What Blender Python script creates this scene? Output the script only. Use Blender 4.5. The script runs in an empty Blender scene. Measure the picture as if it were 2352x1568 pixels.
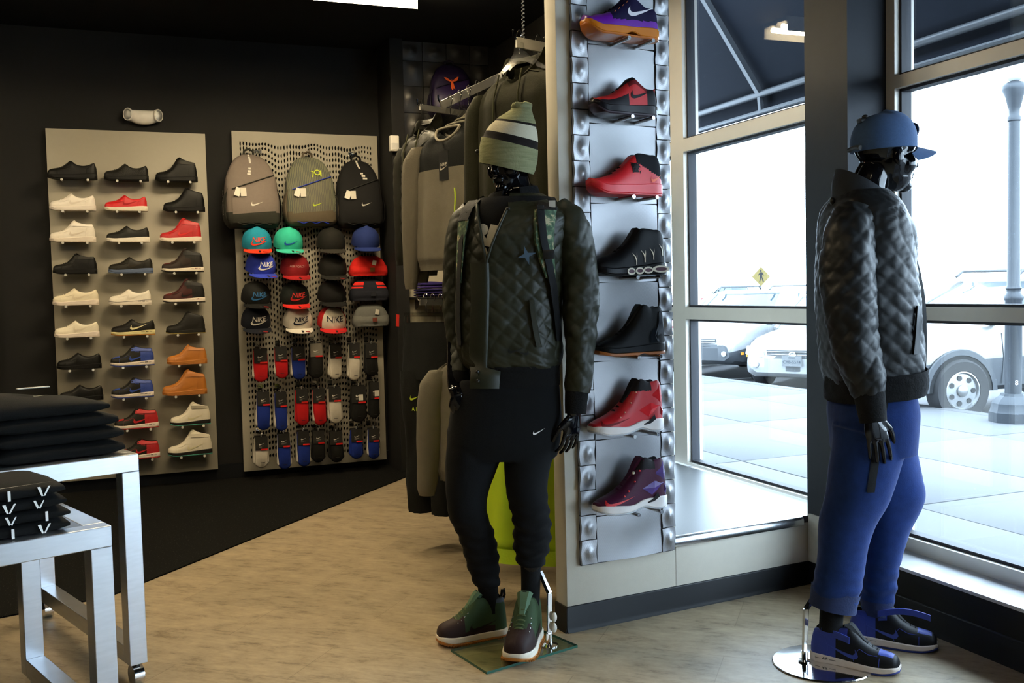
import bpy, bmesh, math, random
from mathutils import Vector, Matrix, Euler, noise
S = bpy.context.scene
COL = S.collection
PI = math.pi
random.seed(7)

# ---------------------------------------------------------------- camera
FOC, IW, IH, CAMH = 2240.0, 2352.0, 1568.0, 1.3
def _cam_axes():
    y = Vector((290 - IW/2, 687 - IH/2, FOC)).normalized()
    q = Vector((1290 - IW/2, 664 - IH/2, FOC))
    up = y.cross(q).normalized()
    if up.y > 0: up = -up
    x = y.cross(up)
    return Matrix((x, y, up))
RC = _cam_axes()                       # rows: world axes in camera space (x right, y down, z forward)
CAM = Vector((0, 0, CAMH))
def at(px, py, depth):                 # the place whose image is (px, py) at that distance along the view
    return CAM + RC @ Vector(((px - IW/2)*depth/FOC, (py - IH/2)*depth/FOC, depth))
def proj(p):
    v = RC.transposed() @ (Vector(p) - CAM); return IW/2 + FOC*v.x/v.z, IH/2 + FOC*v.y/v.z, v.z
def onz(px, py, z):
    r = RC @ Vector((px - IW/2, py - IH/2, FOC)); return CAM + r*((z - CAMH)/r.z)
def ony(px, py, y):
    r = RC @ Vector((px - IW/2, py - IH/2, FOC)); return CAM + r*(y/r.y)
def onx(px, py, x):
    r = RC @ Vector((px - IW/2, py - IH/2, FOC)); return CAM + r*(x/r.x)
cd = bpy.data.cameras.new('camera'); co = bpy.data.objects.new('camera', cd); COL.objects.link(co)
cr, cu, cf = RC @ Vector((1,0,0)), RC @ Vector((0,-1,0)), RC @ Vector((0,0,1))
co.matrix_world = Matrix(((cr.x, cu.x, -cf.x, 0), (cr.y, cu.y, -cf.y, 0), (cr.z, cu.z, -cf.z, CAMH), (0,0,0,1)))
cd.sensor_width = 36; cd.lens = FOC/IW*36; cd.clip_start = .05; cd.clip_end = 400
S.camera = co
VR = Vector((cr.x, cr.y, 0)).normalized()      # level directions: image right and away from the viewer
VF = Vector((cf.x, cf.y, 0)).normalized()
VYAW = math.atan2(VR.y, VR.x)

# ---------------------------------------------------------------- world, daylight, exposure
SKY = 15.0
wd = bpy.data.worlds.new('sky'); S.world = wd; wd.use_nodes = True
bg = wd.node_tree.nodes['Background']; bg.inputs[0].default_value = (.66, .83, 1.0, 1); bg.inputs[1].default_value = SKY
def area(name, loc, rot, sx, sy, power, color):
    l = bpy.data.lights.new(name, 'AREA'); l.shape = 'RECTANGLE'; l.size = sx; l.size_y = sy; l.energy = power; l.color = color
    o = bpy.data.objects.new(name, l); COL.objects.link(o); o.location = loc; o.rotation_euler = rot
    return o
LAMPS = [((1.08, 5.62), 175), ((-.3, 4.3), 54), ((1.15, 3.9), 50), ((-1.7, 5.9), 70), ((-1.6, 2.6), 30), ((.4, 1.2), 18)]
S.view_settings.view_transform = 'Standard'; S.view_settings.look = 'None'
S.view_settings.gamma = 1; S.view_settings.exposure = 0.0; S.view_settings.use_curve_mapping = False
S.cycles.max_bounces = 8; S.cycles.transparent_max_bounces = 16

# ---------------------------------------------------------------- materials
MATS = {}
def rgb(r, g, b):
    f = lambda c: ((c/255 + .055)/1.055)**2.4 if c > 10 else c/255/12.92
    return (f(r), f(g), f(b), 1)
def mat(name, col=(.5,.5,.5), rough=.6, metal=0, bump=0, scale=200, var=.12, vscale=None, coat=0, spec=.5, emis=None, sheen=0, aniso=None):
    if name in MATS: return MATS[name]
    m = bpy.data.materials.new(name); m.use_nodes = True; nt = m.node_tree; N, L = nt.nodes, nt.links
    b = N['Principled BSDF']; c = tuple(col[:3]) + (1,)
    b.inputs['Roughness'].default_value = rough; b.inputs['Metallic'].default_value = metal
    b.inputs['Coat Weight'].default_value = coat; b.inputs['Specular IOR Level'].default_value = spec
    if coat: b.inputs['Coat Roughness'].default_value = .06
    if sheen: b.inputs['Sheen Weight'].default_value = sheen
    tc = N.new('ShaderNodeTexCoord')
    no = N.new('ShaderNodeTexNoise'); no.inputs['Scale'].default_value = vscale or scale*.12; no.inputs['Detail'].default_value = 4
    if aniso:
        mp = N.new('ShaderNodeMapping'); mp.inputs['Scale'].default_value = aniso
        L.new(tc.outputs['Object'], mp.inputs[0]); src = mp.outputs[0]
    else: src = tc.outputs['Object']
    L.new(src, no.inputs['Vector'])
    mx = N.new('ShaderNodeMix'); mx.data_type = 'RGBA'
    mx.inputs[6].default_value = tuple(x*(1 - var) for x in c[:3]) + (1,); mx.inputs[7].default_value = tuple(min(1, x*(1 + var)) for x in c[:3]) + (1,)
    L.new(no.outputs[0], mx.inputs[0]); L.new(mx.outputs[2], b.inputs['Base Color'])
    if bump:
        n2 = N.new('ShaderNodeTexNoise'); n2.inputs['Scale'].default_value = scale; n2.inputs['Detail'].default_value = 3
        bp = N.new('ShaderNodeBump'); bp.inputs['Strength'].default_value = bump; bp.inputs['Distance'].default_value = .002
        L.new(src, n2.inputs['Vector']); L.new(n2.outputs[0], bp.inputs['Height']); L.new(bp.outputs[0], b.inputs['Normal'])
    if emis:
        b.inputs['Emission Color'].default_value = tuple(emis[:3]) + (1,); b.inputs['Emission Strength'].default_value = emis[3]
    MATS[name] = m
    return m
def glassmat(name, tint=(1,1,1), refl=1.0, rough=0.0, dirt=0):
    if name in MATS: return MATS[name]
    m = bpy.data.materials.new(name); m.use_nodes = True; nt = m.node_tree; N, L = nt.nodes, nt.links
    N.remove(N['Principled BSDF']); out = N['Material Output']
    t = N.new('ShaderNodeBsdfTransparent'); t.inputs[0].default_value = tuple(tint) + (1,)
    g = N.new('ShaderNodeBsdfGlossy'); g.inputs['Roughness'].default_value = rough
    fr = N.new('ShaderNodeFresnel'); ge = N.new('ShaderNodeNewGeometry'); ir = N.new('ShaderNodeMath'); ir.operation = 'MULTIPLY_ADD'
    ir.inputs[1].default_value = 1/1.5 - 1.5; ir.inputs[2].default_value = 1.5; L.new(ge.outputs['Backfacing'], ir.inputs[0]); L.new(ir.outputs[0], fr.inputs[0])
    mu = N.new('ShaderNodeMath'); mu.operation = 'MULTIPLY'; mu.inputs[1].default_value = refl
    mx = N.new('ShaderNodeMixShader'); L.new(fr.outputs[0], mu.inputs[0]); L.new(mu.outputs[0], mx.inputs[0])
    L.new(t.outputs[0], mx.inputs[1]); L.new(g.outputs[0], mx.inputs[2]); last = mx
    if dirt:      # dried water marks and dust on the pane
        tc = N.new('ShaderNodeTexCoord'); mp = N.new('ShaderNodeMapping'); mp.inputs['Scale'].default_value = (1, 38, 3.0)
        no = N.new('ShaderNodeTexNoise'); no.inputs['Scale'].default_value = 1.3; no.inputs['Detail'].default_value = 6; no.inputs['Roughness'].default_value = .7
        ra = N.new('ShaderNodeValToRGB'); ra.color_ramp.elements[0].position = .60; ra.color_ramp.elements[1].position = .86
        ra.color_ramp.elements[1].color = (dirt,)*3 + (1,)
        no2 = N.new('ShaderNodeTexNoise'); no2.inputs['Scale'].default_value = 85; no2.inputs['Detail'].default_value = 1
        r2 = N.new('ShaderNodeValToRGB'); r2.color_ramp.elements[0].position = .70; r2.color_ramp.elements[1].position = .80; r2.color_ramp.elements[1].color = (dirt*.8,)*3 + (1,)
        ad = N.new('ShaderNodeMath'); ad.operation = 'ADD'; ad.use_clamp = True
        d = N.new('ShaderNodeBsdfDiffuse'); d.inputs[0].default_value = (.8,.82,.85,1)
        tr = N.new('ShaderNodeBsdfTranslucent'); tr.inputs[0].default_value = (.8,.82,.85,1)
        m1 = N.new('ShaderNodeMixShader'); m2 = N.new('ShaderNodeMixShader')
        L.new(tc.outputs['Object'], mp.inputs[0]); L.new(mp.outputs[0], no.inputs['Vector']); L.new(no.outputs[0], ra.inputs[0])
        L.new(tc.outputs['Object'], no2.inputs['Vector']); L.new(no2.outputs[0], r2.inputs[0])
        L.new(ra.outputs[0], ad.inputs[0]); L.new(r2.outputs[0], ad.inputs[1])
        L.new(d.outputs[0], m1.inputs[1]); L.new(tr.outputs[0], m1.inputs[2])
        L.new(ad.outputs[0], m2.inputs[0]); L.new(mx.outputs[0], m2.inputs[1]); L.new(m1.outputs[0], m2.inputs[2]); last = m2
    L.new(last.outputs[0], out.inputs[0])
    MATS[name] = m
    return m

# ---------------------------------------------------------------- mesh helpers
def lerp(a, b, t): return a + (b - a)*t
def crv(pts, t):                       # monotone-ish smooth table lookup: pts = [(t, v), ...]
    if t <= pts[0][0]: return pts[0][1]
    for i in range(len(pts) - 1):
        t0, v0 = pts[i]; t1, v1 = pts[i+1]
        if t <= t1:
            u = (t - t0)/(t1 - t0)
            m0 = (v1 - pts[i-1][1])/(t1 - pts[i-1][0]) if i > 0 else (v1 - v0)/(t1 - t0)
            m1 = (pts[i+2][1] - v0)/(pts[i+2][0] - t0) if i + 2 < len(pts) else (v1 - v0)/(t1 - t0)
            h = t1 - t0
            return (2*u**3 - 3*u*u + 1)*v0 + (u**3 - 2*u*u + u)*h*m0 + (-2*u**3 + 3*u*u)*v1 + (u**3 - u*u)*h*m1
    return pts[-1][1]
class MB:
    def __init__(s): s.v, s.f, s.m = [], [], []
    def add(s, vs, fs, mi=0, mx=None):
        k = len(s.v)
        s.v += [(mx @ Vector(p)) if mx else Vector(p) for p in vs]
        for i, f in enumerate(fs):
            s.f.append([a + k for a in f]); s.m.append(mi[i] if isinstance(mi, list) else mi)
        return s
    def box(s, x0, x1, y0, y1, z0, z1, mi=0, bev=0, mx=None):
        if bev <= 0:
            vs = [(x,y,z) for x in (x0,x1) for y in (y0,y1) for z in (z0,z1)]
            return s.add(vs, [(0,1,3,2),(4,6,7,5),(0,4,5,1),(2,3,7,6),(0,2,6,4),(1,5,7,3)], mi, mx)
        bm = bmesh.new(); bmesh.ops.create_cube(bm, size=1)
        for q in bm.verts: q.co = Vector((lerp(x0,x1,q.co.x+.5), lerp(y0,y1,q.co.y+.5), lerp(z0,z1,q.co.z+.5)))
        bmesh.ops.bevel(bm, geom=bm.edges[:], offset=bev, segments=2, profile=.5, affect='EDGES')
        return s.bm(bm, mi, mx)
    def bm(s, bm, mi=0, mx=None):
        bm.verts.index_update()
        s.add([q.co.copy() for q in bm.verts], [[q.index for q in f.verts] for f in bm.faces], mi, mx); bm.free(); return s
    def sphere(s, c, r, mi=0, seg=16, rings=10, mx=None):
        c = Vector(c); r = Vector((r,r,r)) if not hasattr(r, '__len__') else Vector(r)
        rs = [[(c.x + r.x*math.sin(PI*i/rings)*math.cos(2*PI*j/seg), c.y + r.y*math.sin(PI*i/rings)*math.sin(2*PI*j/seg), c.z + r.z*math.cos(PI*i/rings)) for j in range(seg)] for i in range(1, rings)]
        return s.loft(rs, mi, True, True, mx)
    def loft(s, rings, mi=0, closed=True, cap=True, mx=None):
        n = len(rings[0]); vs = [p for r in rings for p in r]; fs, ms = [], []
        for i in range(len(rings) - 1):
            for j in range(n if closed else n - 1):
                a, b = i*n + j, i*n + (j+1) % n
                fs.append((a, b, b + n, a + n)); ms.append(mi(i, j) if callable(mi) else mi)
        if cap and closed:
            fs.append(tuple(range(n))[::-1]); ms.append(ms[0]); fs.append(tuple(range((len(rings)-1)*n, len(rings)*n))); ms.append(ms[-1])
        return s.add(vs, fs, ms, mx)
    def tube(s, pts, r, mi=0, n=8, cap=True, mx=None):
        pts = [Vector(p) for p in pts]; rings = []; up = None
        for i, p in enumerate(pts):
            t = (pts[min(i+1, len(pts)-1)] - pts[max(i-1, 0)]).normalized()
            if up is None:
                up = Vector((0,0,1)) if abs(t.z) < .9 else Vector((1,0,0))
            a = t.cross(up).normalized(); b = a.cross(t).normalized(); up = b
            rr = r[i] if isinstance(r, (list, tuple)) else r
            rings.append([p + (a*math.cos(2*PI*k/n) + b*math.sin(2*PI*k/n))*rr for k in range(n)])
        return s.loft(rings, mi, True, cap, mx)
    def bar(s, p0, p1, w, h, mi=0, up=(0,0,1), mx=None):   # square bar between two points
        p0, p1 = Vector(p0), Vector(p1); t = (p1 - p0).normalized(); up = Vector(up)
        if abs(t.dot(up)) > .95: up = Vector((1,0,0))
        a = t.cross(up).normalized(); b = a.cross(t)
        return s.loft([[q + a*sx*w/2 + b*sy*h/2 for sx, sy in ((-1,-1),(1,-1),(1,1),(-1,1))] for q in (p0, p1)], mi, True, True, mx)
    def lathe(s, prof, c=(0,0,0), mi=0, n=24, mx=None):
        c = Vector(c)
        return s.loft([[c + Vector((max(r,1e-4)*math.cos(2*PI*k/n), max(r,1e-4)*math.sin(2*PI*k/n), z)) for k in range(n)] for r, z in prof], mi, True, True, mx)
    def prism(s, poly, a, b, axis='y', mi=0, mx=None):     # extrude a 2-D outline along an axis
        f = {'y': lambda p, q: (p[0], q, p[1]), 'x': lambda p, q: (q, p[0], p[1]), 'z': lambda p, q: (p[0], p[1], q)}[axis]
        n = len(poly); vs = [f(p, a) for p in poly] + [f(p, b) for p in poly]
        return s.add(vs, [tuple(range(n)), tuple(range(n, 2*n))[::-1]] + [(i, i+n, (i+1) % n + n, (i+1) % n) for i in range(n)], mi, mx)
    def grid(s, fn, nu, nv, mi=0, mx=None):
        vs = [fn(i/nu, j/nv) for i in range(nu+1) for j in range(nv+1)]
        fs = [(i*(nv+1)+j, (i+1)*(nv+1)+j, (i+1)*(nv+1)+j+1, i*(nv+1)+j+1) for i in range(nu) for j in range(nv)]
        return s.add(vs, fs, [mi(i, j) for i in range(nu) for j in range(nv)] if callable(mi) else mi, mx)
    def mesh(s, name, mats, smooth=40):
        me = bpy.data.meshes.new(name)
        me.from_pydata([tuple(p) for p in s.v], [], s.f)
        for m in (mats if isinstance(mats, (list, tuple)) else [mats]): me.materials.append(m)
        me.polygons.foreach_set('material_index', s.m)
        bm = bmesh.new(); bm.from_mesh(me); bmesh.ops.recalc_face_normals(bm, faces=bm.faces); bm.to_mesh(me); bm.free()
        if smooth:
            me.polygons.foreach_set('use_smooth', [True]*len(me.polygons)); me.set_sharp_from_angle(angle=math.radians(smooth))
        return me
    def build(s, name, mats, parent=None, smooth=40, kind=None, loc=None, label=None):
        return obj(name, s.mesh(name, mats, smooth), parent, kind, loc, label)
def obj(name, me, parent=None, kind=None, loc=None, label=None):
    o = bpy.data.objects.new(name, me); COL.objects.link(o)
    if parent: o.parent = parent
    if kind or name in ('print', 'eyelets', 'stitching', 'studs', 'tread_lugs', 'eyelet_stitches', 'laces', 'card_print', 'shirt_print'): o['kind'] = kind or 'stuff'
    if loc is not None: o.location = loc
    if label: o['label'] = label
    return o
def tag(o, label, cat, group=None):
    o['label'] = label; o['category'] = cat
    if group: o['group'] = group
    return o
def thing(name, label, cat, loc=(0,0,0), rz=0, group=None, rot=None):
    o = bpy.data.objects.new(name, None); COL.objects.link(o); o.location = loc
    o.rotation_euler = rot if rot else (0,0,rz); o.empty_display_size = .05
    return tag(o, label, cat, group)
def struct(name, mb, mats, parent=None, smooth=40, label=None):
    return mb.build(name, mats, parent, smooth, None if parent else 'structure', None, label)
def dup(root, loc, label=None, rz=None):
    def rec(o, par):
        c = o.copy(); COL.objects.link(c); c.parent = par
        for ch in o.children: rec(ch, c)
        return c
    c = rec(root, None); c.location = loc
    if label: c['label'] = label
    if rz is not None: c.rotation_euler.z = rz
    return c
_TX = {}
def text2d(body, size=1.0, shear=0, spacing=1.0, bold=0):
    key = (body, shear, spacing, bold)
    if key not in _TX:
        cu_ = bpy.data.curves.new('lettering', 'FONT'); cu_.body = body; cu_.size = 1; cu_.align_x = 'CENTER'; cu_.align_y = 'CENTER'
        cu_.shear = shear; cu_.space_character = spacing; cu_.resolution_u = 2; cu_.offset = bold
        o = bpy.data.objects.new('lettering', cu_); COL.objects.link(o)
        dg = bpy.context.evaluated_depsgraph_get(); me = bpy.data.meshes.new_from_object(o.evaluated_get(dg))
        _TX[key] = ([(v.co.x, v.co.y) for v in me.vertices], [tuple(p.vertices) for p in me.polygons])
        bpy.data.objects.remove(o); bpy.data.meshes.remove(me); bpy.data.curves.remove(cu_)
    vs, fs = _TX[key]
    return [(x*size, y*size) for x, y in vs], fs
SW_O = [(.125,.36),(.05,.24),(.015,.13),(.05,.03),(.15,-.005),(.28,.02),(.5,.11),(.75,.235),(1,.36)]
SW_I = [(.125,.36),(.105,.27),(.105,.2),(.135,.155),(.2,.14),(.31,.155),(.5,.2),(.75,.278),(1,.36)]
def swoosh2d(w, cx=0, cy=0, h=None, flip=False):
    k = (h/.36) if h else w
    pts = []
    for a, b in zip(SW_O, SW_I):
        for p in (a, b): pts.append((cx + (p[0] - .5)*w*(-1 if flip else 1), cy + (p[1] - .18)*k))
    return pts, [(2*i, 2*i+2, 2*i+3, 2*i+1) for i in range(len(SW_O) - 1)]
def mapped(mb, vf, fn, mi=0):          # put flat lettering or a mark onto a surface: fn(u, v) -> point
    mb.add([fn(u, v) for u, v in vf[0]], vf[1], mi); return mb
from mathutils.bvhtree import BVHTree
def caster(o):                         # lay flat marks onto a mesh: picture position -> point just above its near surface
    me = o.data; off = Vector(o.location) + (Vector(o.parent.location) if o.parent else Vector())
    bv = BVHTree.FromPolygons([v.co + off for v in me.vertices], [tuple(p.vertices) for p in me.polygons])
    def f(px, py, lift=.003, fall=3.4):
        r = (RC @ Vector((px - IW/2, py - IH/2, FOC))).normalized(); h = bv.ray_cast(CAM, r)
        return (h[0] - r*lift) if h[0] is not None else at(px, py, fall)
    return f
def remeshed(mb, name, mats, voxel=.006, smooth_it=4, parent=None, disp=None):
    me = mb.mesh(name, mats, None); o = bpy.data.objects.new(name, me); COL.objects.link(o)
    md = o.modifiers.new('r', 'REMESH'); md.mode = 'VOXEL'; md.voxel_size = voxel; md.use_smooth_shade = True
    if smooth_it:
        sm = o.modifiers.new('s', 'SMOOTH'); sm.iterations = smooth_it; sm.factor = .5
    dg = bpy.context.evaluated_depsgraph_get(); me2 = bpy.data.meshes.new_from_object(o.evaluated_get(dg))
    bpy.data.objects.remove(o); bpy.data.meshes.remove(me)
    me2.materials.clear()
    for m in (mats if isinstance(mats, (list, tuple)) else [mats]): me2.materials.append(m)
    if disp:
        nv = [v.normal.copy() for v in me2.vertices]
        for v, n in zip(me2.vertices, nv): v.co += n*disp(v.co)
    me2.polygons.foreach_set('use_smooth', [True]*len(me2.polygons))
    return obj(name, me2, parent)
# ================================================================ the room
def floor_material():
    m = bpy.data.materials.new('vinyl_plank'); m.use_nodes = True; nt = m.node_tree; N, L = nt.nodes, nt.links; b = N['Principled BSDF']
    tc = N.new('ShaderNodeTexCoord'); mp = N.new('ShaderNodeMapping'); mp.inputs['Rotation'].default_value = (0,0,.72)
    L.new(tc.outputs['Object'], mp.inputs[0])
    n1 = N.new('ShaderNodeTexNoise'); n1.inputs['Scale'].default_value = 6.5; n1.inputs['Detail'].default_value = 9; n1.inputs['Roughness'].default_value = .72
    mp2 = N.new('ShaderNodeMapping'); mp2.inputs['Scale'].default_value = (1, 1.7, 1); L.new(mp.outputs[0], mp2.inputs[0]); L.new(mp2.outputs[0], n1.inputs['Vector'])
    r1 = N.new('ShaderNodeValToRGB'); e = r1.color_ramp.elements
    e[0].position = .36; e[0].color = (.115,.085,.048,1); e[1].position = .62; e[1].color = (.42,.34,.222,1)
    q = r1.color_ramp.elements.new(.47); q.color = (.31,.248,.160,1)
    n3 = N.new('ShaderNodeTexNoise'); n3.inputs['Scale'].default_value = 26; n3.inputs['Detail'].default_value = 7; n3.inputs['Roughness'].default_value = .75
    mp3 = N.new('ShaderNodeMapping'); mp3.inputs['Scale'].default_value = (.35, 1.6, 1); L.new(mp.outputs[0], mp3.inputs[0]); L.new(mp3.outputs[0], n3.inputs['Vector'])
    mxn = N.new('ShaderNodeMix'); mxn.inputs[0].default_value = .42; L.new(n1.outputs[0], mxn.inputs[2]); L.new(n3.outputs[0], mxn.inputs[3]); L.new(mxn.outputs[0], r1.inputs[0])
    br = N.new('ShaderNodeTexBrick'); br.offset = .5; br.inputs['Scale'].default_value = 1; br.inputs['Brick Width'].default_value = .92; br.inputs['Row Height'].default_value = .31
    br.inputs['Mortar Size'].default_value = .0016; br.inputs['Color1'].default_value = (.9,.9,.9,1); br.inputs['Color2'].default_value = (1.06,1.05,1.04,1); br.inputs['Mortar'].default_value = (.72,.7,.68,1)
    L.new(mp.outputs[0], br.inputs['Vector'])
    mu = N.new('ShaderNodeMix'); mu.data_type = 'RGBA'; mu.blend_type = 'MULTIPLY'; mu.inputs[0].default_value = 1
    L.new(r1.outputs[0], mu.inputs[6]); L.new(br.outputs[0], mu.inputs[7]); L.new(mu.outputs[2], b.inputs['Base Color'])
    b.inputs['Roughness'].default_value = .42; b.inputs['Specular IOR Level'].default_value = .35
    bp = N.new('ShaderNodeBump'); bp.inputs['Strength'].default_value = .15; bp.inputs['Distance'].default_value = .002
    L.new(n1.outputs[0], bp.inputs['Height']); L.new(bp.outputs[0], b.inputs['Normal'])
    return m
def carpet_material():
    m = bpy.data.materials.new('speckled_rubber'); m.use_nodes = True; nt = m.node_tree; N, L = nt.nodes, nt.links; b = N['Principled BSDF']
    tc = N.new('ShaderNodeTexCoord'); v = N.new('ShaderNodeTexNoise'); v.inputs['Scale'].default_value = 130; v.inputs['Detail'].default_value = 1
    r = N.new('ShaderNodeValToRGB'); r.color_ramp.elements[0].position = .66; r.color_ramp.elements[0].color = (.0035,.0035,.003,1)
    r.color_ramp.elements[1].position = .74; r.color_ramp.elements[1].color = (.05,.045,.035,1)
    L.new(tc.outputs['Object'], v.inputs['Vector']); L.new(v.outputs[0], r.inputs[0]); L.new(r.outputs[0], b.inputs['Base Color'])
    b.inputs['Roughness'].default_value = .85; b.inputs['Specular IOR Level'].default_value = .08
    return m
BLACKWALL = mat('black_wall_paint', (.0075,.0070,.0060), .75, bump=.1, scale=220, spec=.25)
CEIL = mat('black_ceiling_paint', (.010,.010,.0095), .9, spec=.1)
CREAM = mat('cream_wall_paint', (.60,.56,.47), .6, bump=.15, scale=260, var=.04)
BEIGE = mat('beige_laminate', (.47,.43,.32), .5, bump=.05, scale=300, var=.04)
RUBBER = mat('black_rubber_base', (.005,.0055,.0065), .45, var=.1, spec=.28)
FRAME = mat('champagne_aluminium', (.66,.63,.57), .40, metal=.15, var=.03)
GASKET = mat('window_gasket', (.02,.022,.03), .6)
GLASS = glassmat('window_glass', (.96,.98,.99), 1.0, 0, .02)
PILLAR = mat('charcoal_pillar_paint', (.009,.012,.018), .55, bump=.08, scale=200, spec=.25)
LEDGE = mat('grey_speckled_ledge', (.10,.105,.11), .42, var=.25, scale=2600, vscale=330)
SILL = mat('worn_white_sill', (.50,.51,.53), .5, var=.35, vscale=9)
STEEL = mat('brushed_steel', (.62,.63,.64), .24, metal=1, var=.06)
CHROME = mat('chrome', (.82,.82,.82), .09, metal=1, var=.02)
BLACKM = mat('black_metal', (.02,.02,.02), .35, metal=.4)

struct('floor', MB().box(-4, 2.72, -2.5, 7.32, -.12, 0), floor_material(), smooth=None)
struct('floor_carpet', MB().prism([(-3.98,7.18),(-3.98,3.5),(-.537,4.46),(-.12,4.57),(1.92,6.775),(1.88,7.18)], .0005, .007, 'z'), carpet_material(), smooth=None)
struct('ceiling', MB().box(-4.1, 3.1, -2.6, 7.4, 3.1, 3.25), CEIL, smooth=None)
wl = struct('wall_left', MB().box(-4.1, 1.9, 7.183, 7.32, 0, 3.1), BLACKWALL, smooth=None)
struct('wall_pier', MB().box(1.80, 1.895, 6.80, 7.183, 0, 3.1), BLACKWALL, smooth=None)
wb = struct('wall_back', MB().box(1.895, 2.75, 6.86, 7.3, 0, 3.1), BLACKWALL, smooth=None)
struct('wall_panel', MB().box(1.90, 2.58, 6.842, 6.86, .07, 1.62), BEIGE, wb)
struct('wall_right', MB().box(2.62, 2.95, 5.25, 6.86, 0, 3.1), BLACKWALL, smooth=None)
struct('wall_display', MB().box(1.99, 2.05, 3.45, 5.25, 0, 2.42).box(2.05, 2.62, 5.25, 5.3, 0, 2.42), BLACKWALL, smooth=None)
MB().box(2.051, 2.058, 3.5, 5.24, .3, 2.4).build('wall_panel', CREAM, bpy.data.objects['wall_display'], None)  # unseen pale panel, added to bounce daylight onto the window frames
struct('wall_side', MB().box(-4.1, -4, -2.6, 7.2, 0, 3.1), BLACKWALL, smooth=None)
struct('wall_front', MB().box(-4, 3.0, -2.6, -2.5, 0, 3.1), BLACKWALL, smooth=None)
struct('baseboard_left', MB().box(-4, 1.80, 7.168, 7.183, .007, .11), RUBBER, smooth=None)

# the short partition that carries the tiled shoe display, turned a little from the window line
SM = Matrix.Translation((1.505, 3.313, 0)) @ Matrix.Rotation(math.atan2(.107, 1.188), 4, 'Z')   # local x along its front, y into it
T = .085
wp = struct('wall_partition', MB().box(0, .505, 0, T, 0, 3.1, mx=SM, bev=.004).box(.505, 1.206, 0, T, 0, .268, mx=SM), CREAM, smooth=30)
bb = MB()
prof = [(0,0),(-.012,0),(-.010,.008),(-.006,.018),(-.005,.094),(-.003,.099),(0,.1)]
bb.loft([[SM @ Vector((x, y, z)) for y, z in prof] for x in (-.004, 1.206)], 0, True, True)
bb.loft([[SM @ Vector((y - .001, x, z)) for y, z in prof] for x in (-.006, T)], 0, True, True)
struct('baseboard_partition', bb, RUBBER, smooth=50)
fr = lambda x, y, z=0: SM @ Vector((x, y, z))
lp = [fr(.48, .004), fr(1.172, .004), Vector((2.70,3.424,0)), Vector((2.872,3.424,0)), Vector((2.872,5.24,0)), Vector((2.1,5.24,0))]
struct('window_ledge', MB().prism([(p.x, p.y) for p in lp], .24, .298, 'z'), LEDGE, smooth=None)
tr = MB()
arc = [(-.012,.262),(-.014,.27),(-.0135,.284),(-.009,.296),(0,.301),(.012,.301),(.012,.262)]
tr.loft([[SM @ Vector((x, y, z)) for y, z in arc] for x in (.486, 1.17)], 0, True, True)
struct('trim_1', tr, STEEL, smooth=50)

# the dark pillar and the knee wall under the right-hand window
struct('wall_pillar', MB().box(2.705, 2.99, 3.16, 3.423, 0, 3.1), PILLAR, smooth=None)
struct('trim_2', MB().box(2.694, 2.705, 3.335, 3.405, .105, .31), mat('bare_primer', (.42,.41,.37), .7, var=.2), smooth=None)
struct('wall_corner', MB().box(2.72, 3.0, -2.5, -1.5, .2, 3.1), PILLAR, smooth=None)
struct('wall_window', MB().box(2.712, 2.98, -2.5, 3.16, 0, .2), RUBBER, smooth=None)
struct('trim_3', MB().box(2.708, 2.9, -2.5, 3.155, .2, .212), SILL, smooth=None)
struct('baseboard_right', MB().loft([[Vector((2.712 + y, x, z)) for y, z in prof] for x in (-2.5, 3.3)]), RUBBER, smooth=50)
struct('wall_header', MB().box(2.86, 3.0, -2.5, 5.3, 2.98, 3.1), PILLAR, smooth=None)

def window(name, y0, y1, muls, rails, z0, z1, label):
    """storefront glazing in the x = 2.9 plane; muls: (ya, yb) uprights, rails: (za, zb) cross bars"""
    f = MB(); g = MB()
    for a, b in muls: f.box(2.90, 3.0, a, b, z0, z1)
    ed = [y0] + [q for m in muls for q in m] + [y1]
    bays = [(ed[i], ed[i+1]) for i in range(0, len(ed), 2) if ed[i+1] - ed[i] > .02]
    for a, b in bays:
        for c, d in rails: f.box(2.90, 3.0, a, b, c, d)
    w = struct(name, f, FRAME, smooth=None); w['label'] = label
    zs = [q for r in rails for q in r] + [z1]
    for a, b in bays:
        for i in range(1, len(zs) - 1, 2):
            c, d = zs[i], zs[i+1]
            if d - c < .05: continue
            k = MB()
            for s0, s1, s2, s3 in ((a, b, c, c+.012), (a, b, d-.012, d), (a, a+.012, c, d), (b-.012, b, c, d)): k.box(2.925, 2.975, s0, s1, s2, s3)
            k.build('window_gasket', GASKET, w, None)
            MB().box(2.948, 2.956, a+.004, b-.004, c+.004, d-.004).build('window_pane', GLASS, w, None)
    return w
window('window_1', 3.42, 5.25, [(4.71, 4.845)], [(.298,.312),(1.118,1.183),(2.043,2.112),(2.98,3.0)], .298, 3.0, 'tall aluminium storefront window left of the dark pillar')
window('window_2', -1.5, 3.16, [(-1.5,-1.43),(-.05,.06),(1.4,1.51),(3.112,3.16)], [(.212,.266),(1.146,1.198),(2.072,2.122),(2.98,3.0)], .212, 3.0, 'large storefront window right of the dark pillar')

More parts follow.
